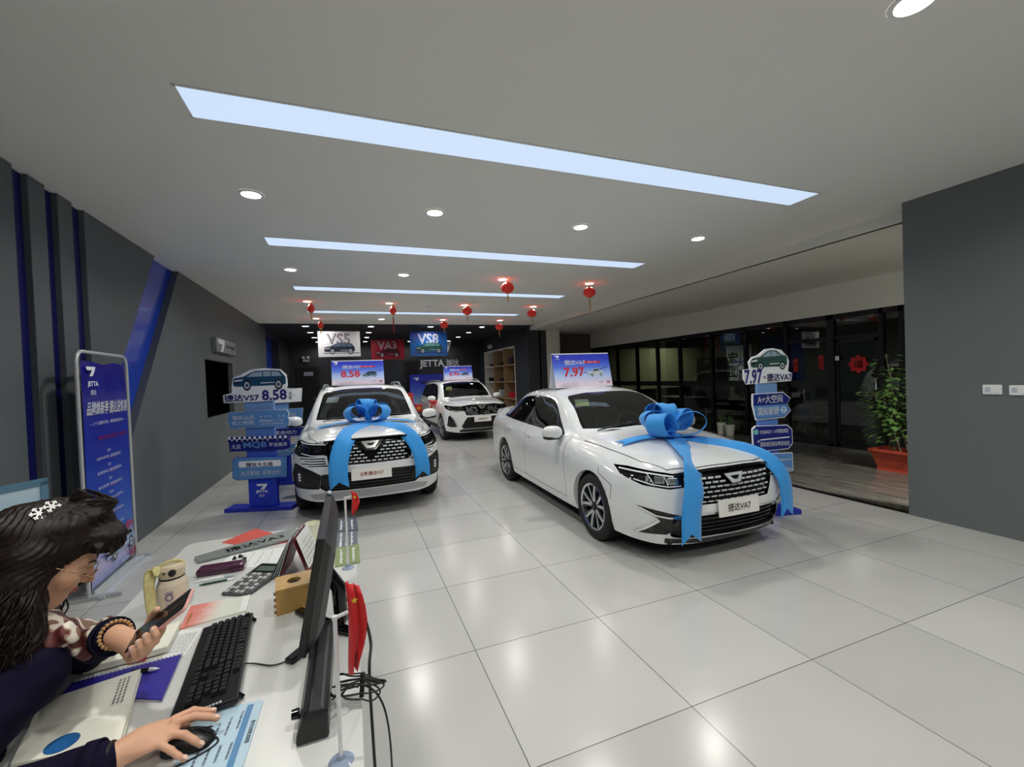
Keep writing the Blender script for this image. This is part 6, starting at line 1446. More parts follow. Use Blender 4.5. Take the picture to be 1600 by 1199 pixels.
for i in range(4):
    q = MB(); q.M = Matrix.Translation((0, dc + .006 + .010 * i, .012)) @ Matrix.Rotation(th * (1 + .14 * i), 4, 'X'); q.rng((-wc / 2, 0, 0), (wc / 2, .0012, hc / math.cos(th) - .02)); q.build('turned_page', [m_paper, m_pgrey, m_paper, mat('calendar_blue_page', '#6c7a94', .5)][i], t)
mb = MB()
for i in range(16): mb.tube([(-wc / 2 + .012 + i * .0118, .009 * math.cos(f), hc - .002 + .009 * math.sin(f)) for f in np.linspace(0, 2 * PI, 9)], .0009, 5, cap=False)
mb.build('wire_binding', m_chrome, t)
p = D(488, 845); t = thing('paper_cup', 'cream paper cup behind the desk calendar', 'cup', (-.215, 2.50, ZD)); MB().lathe([(0, .002), (.026, .002), (.027, 0), (.038, .092), (.040, .094), (.038, .096), (.036, .092), (.026, .006), (0, .006)], 28).build('cup_wall', mat('cream_paper_cup', '#e6e4cc', .5), t)
# leaflets at the far right corner
for i, (cs, m, lab, hgt) in enumerate(([[(524, 832), (526, 812), (557, 809), (560, 829)], mat('navy_leaflet', '#343b50', .45), 'dark navy leaflet at the far right corner of the desk', .004], [[(522, 862), (526, 829), (558, 826), (559, 858)], mat('grey_leaflet', '#59606a', .45, noise=.5, scale=40), 'grey patterned leaflet between the navy and the olive one', .0025], [[(523, 886), (524, 857), (561, 850), (563, 879)], mat('olive_leaflet', '#7d8f57', .45, noise=.3, scale=30), 'olive green leaflet in front of the far flag', .0035])):
    o = flat('leaflet', lab, 'leaflet', cs, hgt, m, th=hgt); scribble(o, cs, ZD + hgt, [.2, .45, .7], m_pw, 'white_print', .12, .85, .12)
# mug with strap
mp = D(268, 955); t = thing('thermos_mug', 'cream thermos mug with a purple deer mark and a cloth strap', 'mug', (mp.x, mp.y + .02, ZD), math.radians(200)); m_cream = mat('cream_enamel', '#e3d3bd', .25, coat=.3); H_ = .125
MB().lathe([(0, 0), (.040, 0), (.046, .004), (.048, .03), (.050, .07), (.047, .10), (.040, .118), (.038, .122)], 36).build('body', m_cream, t); MB().lathe([(.039, .120), (.0405, .122), (.0405, .126), (.039, .128)], 36).build('seal_ring', m_plast, t)
lid = MB().lathe([(.040, .126), (.041, .140), (.040, .156), (.034, .168), (.030, .170), (0, .170)], 36).build('lid', mat('cream_lid', '#d8c9ae', .3, noise=.2, scale=40), t); MB().ell((.0, .042, .148), (.012, .006, .014), 12, 8).build('lid_button', m_plast, lid); mb = MB(); mb.ell((.024, .036, .150), (.006, .003, .003), 8, 6); mb.build('vent', m_plast, lid)
strap = mat('leafy_strap_print', '#cfc48a', .7, noise=.4, scale=60); mb = MB(); ribbon_strip(mb, [(.035, .02, .155), (.058, .022, .165), (.066, .03, .13), (.064, .035, .06), (.060, .04, .02)], .034, [(1, .5, 0)] * 5); mb.build('strap', strap, t)
mb = MB(); mb.tube(catmull([(-.038, .005, .150), (-.032, 0, .172), (.0, 0, .182), (.033, 0, .172), (.046, 0, .150), (.055, 0, .11)], 6), .005, 8); mb.build('carry_loop', strap, t)
mb = MB(); R_ = Matrix.Translation((.004, .0, 0)); 
for k_ in range(12):
    a_ = 2 * PI * k_ / 12; c_ = Vector((.012 + .010 * math.cos(a_), 0, .062 + .011 * math.sin(a_))); mb.box((c_.x, math.sqrt(.0502 ** 2 - c_.x ** 2), c_.z), (.005, .001, .004), R=Matrix.Rotation(a_, 3, 'Y'))
for k_ in range(5): mb.box((.002 + .005 * k_, .0500, .078 + .003 * (k_ % 2)), (.002, .001, .012), R=Matrix.Rotation(.3 * (k_ - 2), 3, 'Y'))
for k_ in range(4): mb.box((.004 + .006 * k_, .0498, .036), (.003, .001, .005))
mb.build('deer_mark', mat('purple_print', '#6a5090', .4), t)
# booklets, notebooks
cs = [(281, 982), (298, 947), (392, 929), (385, 954)]; o = flat('booklet', 'pink and white booklet between the mug and the keyboard', 'booklet', cs, .006, ramp_mat('pink_booklet_print', [(0, '#d9625a'), (.35, '#e58f86'), (.55, '#e8cfc4'), (.7, '#dfe3d8'), (1, '#d5dccb')], 'X', .4, noise=.25, nscale=5), th=.006, bevel=.001); quad_on(o, cs, ZD + .006, .06, .94, .88, .99, m_paper, 'white_margin'); scribble(o, cs, ZD + .0062, [.06], mat('gold_ink', '#a8742a', .5), 'gold_print', .05, .6, .05)
cs = [(252, 1030), (277, 987), (318, 980), (288, 1025)]; o = flat('paper_sheet', 'printed white sheet under the pink booklet beside the keyboard', 'paper', cs, .0012, m_paper); scribble(o, cs, ZD + .0012, [.1 + .07 * i for i in range(12)], m_inkb, 'printed_lines', .15, .85, .028)
cs = [(96, 1086), (112, 1067), (284, 1022), (253, 1093)]; cov = flat('spiral_notebook', 'violet-blue spiral notebook under the open notebook', 'notebook', cs, .010, mat('violet_blue_cover', '#2f2494', .4), th=.004, bevel=.0008); L = local_of(cov, cs, ZD + .010); mb = MB(); zb = lambda p, dz: (p.x, p.y, dz)
mb.prism([zb(L(s, q_), 0)[:2] for s, q_ in ((.02, .03), (.02, .97), (.97, .99), (1.0, .03))], .0055, 0, plane='xy', off=-.006); mb.build('page_block', m_paper, cov); mb = MB()
for i in range(26):
    p = L(.98 - .02 * 0, .02) if False else (L(0, 0) * 0 + (D(112, 1067, .76) * (1 - i / 25) + D(284, 1022, .76) * (i / 25)) - cov.location); mb.tube([(p.x, p.y + .006 * math.cos(f), .0 + .007 * math.sin(f)) for f in np.linspace(0, 2 * PI, 9)], .0011, 5, cap=False)
mb.build('wire_binding', mat('white_wire', '#d6d6de', .4), cov)
cs = [(128, 1046), (165, 1011), (283, 969), (262, 1010)]; o = flat('notebook', 'closed white notebook with a red tab under the phone', 'notebook', cs, .024, m_ivory, th=.020, bevel=.003); L = local_of(o, cs, ZD + .024); mb = MB(); a_ = L(.62, 1) if False else D(215, 1028, ZD + .014) - o.location; mb.box((a_.x, a_.y - .004, .008), (.045, .006, .014)); mb.build('red_tab', m_pred, o); scribble(o, cs, ZD + .024, [.3, .5, .7], m_pencil, 'cover_print', .1, .6, .015)
a, b = D(205, 1050, ZD + .016), D(249, 1045, ZD + .016); d = b - a; t = thing('fountain_pen', 'black pen with a white tip on the violet-blue notebook', 'pen', (a + b) / 2, math.atan2(d.y, d.x)); l = d.length / 2; MB().lathe([(0, -l), (.0055, -l + .003), (.006, l * .3)], 14, axis='x').build('barrel', m_plast, t); MB().lathe([(.006, l * .3), (.0045, l * .7), (.001, l)], 14, axis='x').build('tip', m_pw, t)
# open notebook: two page blocks that rise from the spine
cs = [(64, 1100), (220, 1048), (187, 1163), (16, 1199)]; P = [D(*c, ZD + .018) for c in cs]; c = sum(P, Vector()) / 4; t = thing('open_notebook', 'open ivory notebook with a blue oval printed on its page', 'notebook', (c.x, c.y, ZD + .011)); Q = [p - c for p in P]
mA, mB_ = (Q[0] + Q[3]) / 2, (Q[1] + Q[2]) / 2
for nm, (a_, b_, c_, d_) in (('left_page_block', (mA, mB_, Q[1], Q[0])), ('right_page_block', (Q[3], Q[2], mB_, mA))):
    mb = MB(); rows = []
    for i in range(11):
        f = i / 10; p0 = a_ * (1 - f) + d_ * f; p1 = b_ * (1 - f) + c_ * f; g = f if nm[0] == 'l' else 1 - f; h = .012 - .006 * math.exp(-g * 9); rows.append([(p0.x, p0.y, 0.0005), (p0.x, p0.y, h), (p1.x, p1.y, h), (p1.x, p1.y, 0.0005)])
    mb.grid(rows, 0, smooth=False, closed=True); mb.poly(rows[0]); mb.poly(rows[-1][::-1]); o = mb.build(nm, m_ivory, t, weld=True)
mb = MB(); U_ = lambda s, q_: Q[0] * (1 - s) * (1 - q_) + Q[1] * s * (1 - q_) + Q[2] * s * q_ + Q[3] * (1 - s) * q_
for i in range(8):
    for k_ in range(3): p = U_(.80 + .045 * k_, .08 + .05 * i); p2 = U_(.80 + .045 * k_ + .008, .08 + .05 * i + .035); mb.add([(p.x, p.y, .0126), (p2.x, p.y, .0126), (p2.x, p2.y, .0126), (p.x, p2.y, .0126)], [(0, 1, 2, 3)])
mb.build('writing', m_pencil, t); mb = MB(); cen = U_(.42, .86); e1 = (Q[1] - Q[0]).normalized(); e2 = (Q[3] - Q[0]).normalized(); mb.poly([tuple(cen + e1 * .030 * math.cos(a_) + e2 * .030 * math.sin(a_) + Vector((0, 0, .0130 - cen.z))) for a_ in np.linspace(0, 2 * PI, 25)[:-1]]); mb.build('blue_oval', mat('oval_blue_print', '#1f5f9c', .5), t)
mb = MB(); mb.prism([tuple((q_ * 1.03).xy) for q_ in Q], .002, 0, plane='xy', off=-.0012); mb.build('cover', mat('notebook_cover', '#cfcabb', .5), t)
# framed blue notice standing at the left behind the woman
p = ond(66, 750, 2.2); p2 = ond(-40, 776, 1.95); pl = Plane(p2, p); zt_ = (p.z + p2.z) / 2; t = thing('framed_notice', 'pale blue framed notice board standing behind the woman', 'sign', pl.o, pl.rz()); L_ = pl.L
MB().rng((-.35, .0, zt_ - .55), (L_ , .012, zt_)).build('panel', ramp_mat('notice_print', [(0, '#4f9bd0'), (.5, '#8cc3e2'), (1, '#cfe3ee')], 'Z', .4), t); mb = MB()
for a_, b_ in (((-.37, -.006, zt_ - .02), (L_ + .02, .018, zt_ + .012)), ((L_ - .012, -.006, zt_ - .57), (L_ + .02, .018, zt_)), ((-.37, -.006, zt_ - .57), (L_ + .02, .018, zt_ - .54)), ((-.37, -.006, zt_ - .57), (-.34, .018, zt_))): mb.rng(a_, b_)
mb.build('frame', mat('notice_frame', '#5d87a0', .35), t); mb = MB(); text(mb, '一价全包 到店有礼', (L_ * .2, zt_ - .21), .05, 0, .30, off=-.002, bold=.02); text(mb, '5.59万', (L_ * .62, zt_ - .14), .035, 1, off=-.002, bold=.02); mb.build('print', [m_pred, mat('notice_grey_print', '#7d94a8', .5)], t)
MB().tube([(L_ / 2 - .17, .01, zt_ - .55), (L_ / 2 - .17, .01, .02)], .014, 10).build('stand_pole', m_silver, t); MB().lathe([(0, 0), (.16, 0), (.16, .012), (.02, .022), (0, .022)], 28, c=(L_ / 2 - .17, .01, 0)).build('base', m_silver, t)
# ================================================================ the woman at the desk
def mesh_sdf(f, lo, hi, h, B=12):
    """surface nets over a signed distance function, only in the blocks the surface crosses"""
    lo = np.array(lo, float); n = np.ceil((np.array(hi) - lo) / (h * B)).astype(int); I = np.stack(np.meshgrid(*[np.arange(k) for k in n], indexing='ij'), -1).reshape(-1, 3)
    d = f(lo + (I + .5) * B * h); I = I[np.abs(d) < B * h * 1.45]
    g = np.arange(-1, B + 1); G = np.stack(np.meshgrid(g, g, g, indexing='ij'), -1); N = B + 2
    VK, VP, FQ = [], [], []; big = 1 << 20
    key = lambda c: (c[..., 0] + 8) * big * big + (c[..., 1] + 8) * big + (c[..., 2] + 8)
    for b in I:
        c = G + b * B; D = f((lo + c.reshape(-1, 3) * h)).reshape(N, N, N); ins = D < 0
        if ins.all() or not ins.any(): continue
        s = sum(ins[i:N - 1 + i, j:N - 1 + j, k:N - 1 + k].astype(int) for i in (0, 1) for j in (0, 1) for k in (0, 1)); act = (s > 0) & (s < 8)
        P = np.zeros(act.shape + (3,)); W = np.zeros(act.shape)
        for ax in range(3):
            for o in ((0, 0), (0, 1), (1, 0), (1, 1)):
                a = [0, 0, 0]; oth = [q for q in range(3) if q != ax]; a[oth[0]], a[oth[1]] = o; e = list(a); e[ax] = 1
                A = D[a[0]:N - 1 + a[0], a[1]:N - 1 + a[1], a[2]:N - 1 + a[2]]; E = D[e[0]:N - 1 + e[0], e[1]:N - 1 + e[1], e[2]:N - 1 + e[2]]
                x = (A < 0) != (E < 0); t = np.where(x, A / np.where(x, A - E, 1), 0); pt = np.zeros(act.shape + (3,)); pt[..., :] = a; pt[..., ax] += t; P += pt * x[..., None]; W += x
        ci = np.argwhere(act); cc = c[:-1, :-1, :-1][act]; VK.append(key(cc)); VP.append(lo + (cc + P[act] / W[act][:, None]) * h)
        for ax in range(3):
            oth = [q for q in range(3) if q != ax]; sl = [slice(1, N - 1)] * 3; A = ins[1:N - 1, 1:N - 1, 1:N - 1]; sl[ax] = slice(2, N); E = ins[tuple(sl)]; x = np.argwhere(A != E)
            if not len(x): continue
            up = A[tuple(x.T)]; base = c[1:N - 1, 1:N - 1, 1:N - 1][tuple(x.T)]; u = np.zeros(3, int); v = np.zeros(3, int); u[oth[0]] = 1; v[oth[1]] = 1
            q = np.stack([key(base - u - v), key(base - v), key(base), key(base - u)], 1); fl = up ^ (ax == 1); q[~fl] = q[~fl][:, ::-1]; FQ.append(q)
    K_ = np.concatenate(VK); V = np.concatenate(VP); K_, ix = np.unique(K_, return_index=True); V = V[ix]; Q = np.concatenate(FQ)
    Fi = np.searchsorted(K_, Q); Fi = np.minimum(Fi, len(K_) - 1); ok = (K_[Fi] == Q).all(1)
    return V, Fi[ok]
def sdf_obj(name, f, lo, hi, h, mats, parent, smooth_it=1):
    V, F = mesh_sdf(f, lo, hi, h); me = bpy.data.meshes.new(name); me.from_pydata(V.tolist(), [], F.tolist())
    for m in (mats if isinstance(mats, list) else [mats]): me.materials.append(m)
    me.polygons.foreach_set('use_smooth', [True] * len(me.polygons)); me.update(); o = bpy.data.objects.new(name, me); C.objects.link(o); o.parent = parent; return o
A_ = lambda *p: np.array(p, float)
def smin(a, b, k): h = np.clip(.5 + .5 * (b - a) / k, 0, 1); return b * (1 - h) + a * h - k * h * (1 - h)
def smax(a, b, k): return -smin(-a, -b, k)
def cap(p, a, b, r0, r1):
    a, b = np.asarray(a, float), np.asarray(b, float); ab = b - a; t = np.clip(((p - a) @ ab) / (ab @ ab), 0, 1); return np.linalg.norm(p - a - t[:, None] * ab, axis=1) - (r0 + (r1 - r0) * t)
def elp(p, c, r, R=None):
    q = p - np.asarray(c, float); q = q @ R if R is not None else q; r = np.asarray(r, float); k0 = np.linalg.norm(q / r, axis=1); k1 = np.linalg.norm(q / (r * r), axis=1); return k0 * (k0 - 1) / (k1 + 1e-9)
def unit(v): v = np.asarray(v, float); return v / np.linalg.norm(v)
HC = A_(-.733, 1.440, 1.168)                                   # head centre
HF = unit(A_(.94 * .84, .34 * .84, -.56)); HR = unit(np.cross(HF, A_(0, 0, 1))); HU = np.cross(HR, HF)   # forward, right, up of the head
HM = np.stack([HR, HF, HU], 1)
hp = lambda x, y, z: HC + HM @ A_(x, y, z)
NB = A_(-.835, 1.400, .965)                                     # base of the neck
SR, SL = A_(-.735, 1.335, .925), A_(-.945, 1.530, .935)         # shoulders
ER, EL = A_(-.82, 1.135, .775), A_(-.775, 1.640, .815)          # elbows
WR, WL = A_(-.512, 1.152, .800), A_(-.582, 1.368, .965)         # wrists
CH, BL, PV = A_(-.935, 1.340, .80), A_(-1.02, 1.29, .64), A_(-1.07, 1.26, .52)
HIP = [A_(-1.03, 1.17, .50), A_(-1.12, 1.35, .50)]; KN = [A_(-.68, 1.13, .50), A_(-.72, 1.43, .50)]; AN = [A_(-.70, 1.12, .09), A_(-.74, 1.44, .09)]
TF = unit(A_(.62, .78, 0)); TR = unit(np.cross(TF, A_(0, 0, 1)))
TM = np.stack([TR, TF, A_(0, 0, 1)], 1)
def head_sdf(p):
    q = (p - HC) @ HM                                           # x right, y forward, z up
    d = elp(q, (0, -.012, .028), (.074, .094, .088))
    d = smin(d, elp(q, (0, .030, -.040), (.058, .058, .070)), .03)        # face
    d = smin(d, elp(q, (0, .052, -.088), (.026, .026, .022)), .03)        # chin
    ax = np.abs(q[:, 0]); qm = q.copy(); qm[:, 0] = ax
    d = smin(d, elp(qm, (.040, .058, -.030), (.024, .024, .022)), .02)    # cheek
    d = smin(d, cap(qm, (.056, .0, -.05), (.022, .055, -.092), .016, .018), .025)   # jaw
    d = smin(d, cap(qm, (.008, .080, .012), (.040, .070, .014), .010, .008), .012)  # brow
    d = smax(d, -elp(qm, (.031, .098, -.008), (.018, .018, .012)), .012)  # eye hollow
    d = smin(d, elp(qm, (.031, .072, -.008), (.0145, .0145, .011)), .004)  # lids
    d = smin(d, cap(q, (0, .082, .006), (0, .104, -.030), .007, .0095), .010)   # nose
    d = smin(d, elp(qm, (.0085, .094, -.034), (.007, .008, .006)), .006)
    d = smin(d, elp(q, (0, .084, -.058), (.021, .012, .0055)), .005); d = smin(d, elp(q, (0, .081, -.066), (.018, .012, .0058)), .004)
    d = smax(d, -cap(q, (-.022, .094, -.0618), (.022, .094, -.0618), .0014, .0014), .002)
    d = smin(d, elp(qm, (.076, -.004, -.014), (.009, .018, .030)), .006); d = smax(d, -elp(qm, (.086, .002, -.010), (.006, .010, .018)), .006)
    return d
def hand(wr, palm_c, fw, up, side, fingers, thumb, rp=.0125):
    """palm box and five fingers; fingers = list of joint chains"""
    fw, up = unit(fw), unit(up); sd = unit(np.cross(fw, up)) * side; up = np.cross(sd * side, fw)
    R = np.stack([sd, fw, up], 1)
    def f(p):
        d = elp(p, palm_c, (.041, .050, .0155), R); d = smin(d, cap(p, wr, palm_c - fw * .02, .026, .026), .02)
        for i, ch in enumerate(fingers):
            rr = (.0088, .0092, .0088, .0075)[i]; dd = None
            for k in range(len(ch) - 1):
                c = cap(p, ch[k], ch[k + 1], rr * (1 - .07 * k), rr * (1 - .07 * (k + 1))); dd = c if dd is None else smin(dd, c, .003)
            d = smin(d, dd, .0065)
        dd = None
        for k in range(len(thumb) - 1):
            c = cap(p, thumb[k], thumb[k + 1], .0135 - .0018 * k, .0118 - .0018 * k); dd = c if dd is None else smin(dd, c, .005)
        return smin(d, dd, .010)
    return f
# right hand over the mouse, fingers pointing across the desk
RP = A_(-.448, 1.190, .800)
rf = [[A_(-.418, 1.222, .806), A_(-.385, 1.236, .806), A_(-.362, 1.238, .796), A_(-.345, 1.238, .790)],
      [A_(-.412, 1.203, .809), A_(-.376, 1.210, .808), A_(-.350, 1.211, .798), A_(-.331, 1.210, .789)],
      [A_(-.414, 1.180, .803), A_(-.384, 1.172, .796), A_(-.364, 1.166, .781), A_(-.352, 1.165, .768)],
      [A_(-.424, 1.160, .796), A_(-.402, 1.148, .786), A_(-.387, 1.142, .773), A_(-.376, 1.141, .763)]]
rt = [A_(-.478, 1.205, .795), A_(-.450, 1.236, .784), A_(-.425, 1.246, .775), A_(-.402, 1.244, .768)]
hand_r = hand(WR, RP, A_(1, .28, 0), A_(0, -.08, 1), 1, rf, rt)
# phone frame: a along its length, n out of the screen, s across towards the viewer's side
pA, pB = A_(-.515, 1.290, .975), A_(-.395, 1.268, 1.063); PHa = unit(pB - pA); PHn = unit(A_(-.46, -.24, .86) - PHa * (A_(-.46, -.24, .86) @ PHa)); PHs = np.cross(PHa, PHn); PHc = (pA + pB) / 2
php = lambda u, v, w_: PHc + PHa * u + PHs * v + PHn * w_
# left hand under the lower half of the phone: thumb along the near edge, fingers wrapping from below
LP = php(-.062, -.004, -.024)
lf = [[php(-.045, .030, -.020), php(-.010, .045, -.016), php(.006, .048, -.002), php(.010, .042, .010)],
      [php(-.055, .036, -.020), php(-.026, .050, -.016), php(-.013, .051, -.002), php(-.009, .045, .010)],
      [php(-.066, .038, -.020), php(-.043, .051, -.016), php(-.032, .052, -.002), php(-.028, .046, .009)],
      [php(-.078, .036, -.020), php(-.060, .048, -.016), php(-.051, .050, -.003), php(-.047, .045, .007)]]
lt = [php(-.090, -.020, -.022), php(-.064, -.042, -.012), php(-.036, -.046, .004), php(-.010, -.034, .014)]
hand_l = hand(WL, LP, PHa, -PHn, 1, lf, lt)
def torso(p, g=0.0):
    d = elp(p, CH, (.165 + g, .125 + g, .20 + g), TM); d = smin(d, elp(p, BL, (.155 + g, .13 + g, .16 + g), TM), .08); d = smin(d, elp(p, PV, (.175 + g, .14 + g, .12 + g), TM), .07)
    d = smin(d, cap(p, SR + A_(-.01, .01, -.01), SL + A_(.01, -.01, -.01), .062 + g, .062 + g), .06)
    d = smin(d, cap(p, NB + A_(-.03, -.02, -.05), NB, .075 + g, .055 + g), .05)
    return d
def arms(p, g=0.0):
    d = smin(cap(p, SR, ER, .055 + g, .043 + g), cap(p, ER, WR - (WR - ER) * .06, .042 + g, .028 + g), .03)
    e = smin(cap(p, SL, EL, .055 + g, .043 + g), cap(p, EL, WL - (WL - EL) * .06, .042 + g, .028 + g), .03)
    return np.minimum(d, e)
def legs(p, g=0.0):
    d = None
    for i in (0, 1):
        c = smin(cap(p, HIP[i], KN[i], .085 + g, .060 + g), cap(p, KN[i], AN[i], .058 + g, .038 + g), .04); d = c if d is None else np.minimum(d, c)
    return d
def body_sdf(p):
    d = np.full(len(p), 9.0)
    near = lambda c, r: np.linalg.norm(p - c, axis=1) < r
    t_ = torso(p, -.004); a_ = arms(p, -.004); d = smin(t_, a_, .03); d = smin(d, legs(p, -.006), .03)
    d = smin(d, cap(p, NB, HC + HM @ A_(0, -.035, -.04), .052, .050), .03)
    for c, r, fn in ((HC, .22, head_sdf), (RP, .16, hand_r), (LP, .16, hand_l)):
        m = near(c, r)
        if m.any(): d[m] = smin(d[m], fn(p[m]), .012)
    return d
m_skin = mat('skin', '#d9a688', .5, noise=.05, scale=60); m_skin.node_tree.nodes['Principled BSDF'].inputs['Subsurface Weight'].default_value = .12; m_skin.node_tree.nodes['Principled BSDF'].inputs['Subsurface Radius'].default_value = (.012, .004, .002)
woman = thing('person', 'woman in a navy jumper and flowered neck scarf bent over her phone at the desk', 'person', (0, 0, 0))
bl = lambda c, r: (np.asarray(c) - r, np.asarray(c) + r)
V, F = mesh_sdf(body_sdf, A_(-1.32, 1.0, .0), A_(-.45, 1.80, 1.06), .009)
parts = [(V, F)]
# one continuous skin: coarse under the clothes, fine for head and hands
def cut_box(V, F, keep):
    k = keep(V[F].mean(1)); return V, F[k]
ch, cr, cl = HC, RP, LP
in_h = lambda c: np.linalg.norm(c - (HC + A_(-.01, 0, -.02)), axis=1) < .165
in_r = lambda c: np.linalg.norm(c - (RP + A_(.0, .0, -.01)), axis=1) < .125
in_l = lambda c: np.linalg.norm(c - (LP + A_(.01, 0, 0)), axis=1) < .125
parts = [cut_box(V, F, lambda c: ~(in_h(c) | in_r(c) | in_l(c)))]
for c, r, h, ins in ((HC + A_(-.01, 0, -.02), .172, .0030, in_h), (RP + A_(0, 0, -.01), .132, .0020, in_r), (LP + A_(.01, 0, 0), .132, .0020, in_l)):
    v, f_ = mesh_sdf(body_sdf, *bl(c, r), h); parts.append(cut_box(v, f_, ins))
v = []; f_ = []; o_ = 0
for a, b in parts: v.append(a); f_.append(b + o_); o_ += len(a)
V = np.concatenate(v); F = np.concatenate(f_); me = bpy.data.meshes.new('body'); me.from_pydata(V.tolist(), [], F.tolist()); me.materials.append(m_skin)
for nm, c in (('lip', '#b0574f'),): me.materials.append(mat('lip_skin', c, .4))
q = (V[F].mean(1) - HC) @ HM; lip = (np.abs(q[:, 0]) < .021) & (q[:, 1] > .082) & (q[:, 2] < -.0535) & (q[:, 2] > -.0715); mi = np.zeros(len(F), int); mi[lip] = 1
me.polygons.foreach_set('use_smooth', [True] * len(F)); me.polygons.foreach_set('material_index', mi.tolist()); me.update()
bm = bmesh.new(); bm.from_mesh(me); bmesh.ops.remove_doubles(bm, verts=bm.verts, dist=.0009); bmesh.ops.delete(bm, geom=[v_ for v_ in bm.verts if not v_.link_faces], context='VERTS'); bm.to_mesh(me); bm.free()
body = bpy.data.objects.new('body', me); C.objects.link(body); body.parent = woman
# nails
for hn, chs in (('r', rf), ('l', lf)):
    for chn in chs:
        a, b = chn[-2], chn[-1]; d = unit(b - a); up = A_(-.1, -.15, 1) if hn == 'r' else unit(PHs * 1 + PHn * .4); up = unit(up - d * (up @ d)); mb = MB(); R = Matrix((tuple(np.cross(d, up)), tuple(d), tuple(up))).transposed(); mb.ell(b + up * .0062 - d * .001, (.0052, .0072, .0016), 12, 6, R=R); mb.build('finger_nail', mat('nail', '#e8c0b0', .25), body)
# eyes: lashes and brows as dark slips
mb = MB()
for s in (-1, 1):
    mb.tube([hp(s * x, y, z) for x, y, z in ((.019, .0835, -.0105), (.026, .0868, -.0125), (.034, .0862, -.0128), (.042, .081, -.0105))], [.0008, .0014, .0014, .0008], 6)
mb.build('eyelashes', mat('dark_hair', '#1d1310', .5), body)
for s in (-1, 1):
    mb = MB(); mb.tube([hp(s * x, y, z) for x, y, z in ((.012, .0905, .014), (.024, .0885, .020), (.036, .0825, .021), (.046, .075, .016))], [.0018, .0026, .0024, .0010], 6); mb.build('eyebrow', mat('dark_hair'), body)
# jumper, trousers, shoes
m_navy = mat('navy_jumper', '#110e26', .85, noise=.1, scale=50, spec=.15, bump=.10, bscale=300); m_trs = mat('black_trousers', '#141418', .8)
def fold(p): return .0035 * np.sin(p[:, 0] * 55 + 3 * np.sin(p[:, 2] * 22)) * np.sin(p[:, 1] * 31 + p[:, 2] * 40)
def jumper(p):
    d = smin(torso(p, .012), arms(p, .012), .04); d = smax(d, -(np.linalg.norm(p - (NB + TF * .035 + A_(0, 0, .045)), axis=1) - .062), .01)
    d = np.maximum(d, .47 - p[:, 2]); return d + fold(p)
sdf_obj('jumper', jumper, A_(-1.34, .98, .42), A_(-.42, 1.82, 1.06), .0065, m_navy, woman)
sdf_obj('trousers', lambda p: np.maximum(smin(legs(p, .012), elp(p, PV - A_(0, 0, .02), (.185, .15, .10), TM), .05), .10 - p[:, 2]), A_(-1.34, .95, .06), A_(-.5, 1.6, .68), .011, m_trs, woman)
for i in (0, 1):
    mb = MB(); mb.M = Matrix.Translation(tuple(AN[i])); mb.ell((.05, .02, -.045), (.13, .045, .042), 18, 10, e=.8); mb.build('shoe', m_plast, woman)
for w, e, nm in ((WR, ER, 'cuff'), (WL, EL, 'cuff')):
    d = unit(w - e); mb = MB(); mb.tube([w - d * .035, w - d * .010], [.0425, .0405], 20, cap=False); o = mb.build(nm, m_navy, woman); s = o.modifiers.new('t', 'SOLIDIFY'); s.thickness = .004
# scarf
def scarf(p):
    q = (p - (NB + A_(.035, .02, .045))); q = q @ TM; r = np.hypot(q[:, 0], q[:, 1]); d = np.hypot(r - .066, q[:, 2] + .25 * (q[:, 1] - .0)) - .027
    kn = NB + TF * .10 + TR * .075 + A_(-.01, 0, .012); d = smin(d, elp(p, kn, (.030, .026, .028)), .015)
    for a, b, r0, r1 in ((kn, kn + TR * .060 + TF * .035 + A_(0, 0, -.045), .022, .034), (kn, kn + TF * .075 + A_(.02, 0, -.055), .022, .036), (kn, kn - TF * .03 + TR * .075 + A_(0, 0, .012), .022, .030)): d = smin(d, cap(p, a, b, r0, r1) + .006 * np.sin(p[:, 0] * 150 + p[:, 2] * 60), .012)
    return d + .003 * np.sin(p[:, 0] * 120 + p[:, 1] * 70) * np.sin(p[:, 2] * 130)
m_scarf = mat('flowered_scarf', '#e6ddd0', .6); nt = m_scarf.node_tree; tc = nt.nodes.new('ShaderNodeTexCoord'); vo = nt.nodes.new('ShaderNodeTexNoise'); vo.inputs['Scale'].default_value = 17; vo.inputs['Detail'].default_value = 1.5; rp = nt.nodes.new('ShaderNodeValToRGB'); nt.links.new(tc.outputs['Object'], vo.inputs['Vector']); nt.links.new(vo.outputs['Fac'], rp.inputs[0]); nt.links.new(rp.outputs[0], nt.nodes['Principled BSDF'].inputs['Base Color'])
rp.color_ramp.interpolation = 'CONSTANT'; el = rp.color_ramp.elements; el.new(.5); el.new(.5); 
for e, (ps, cc_) in zip(el, ((0, '#5c2522'), (.43, '#a88572'), (.46, '#e9e0d2'), (.60, '#8d6a58'))): e.position = ps; e.color = lin(cc_)
sdf_obj('scarf', scarf, *bl(NB + A_(.06, .02, 0), .24), .0045, m_scarf, woman)
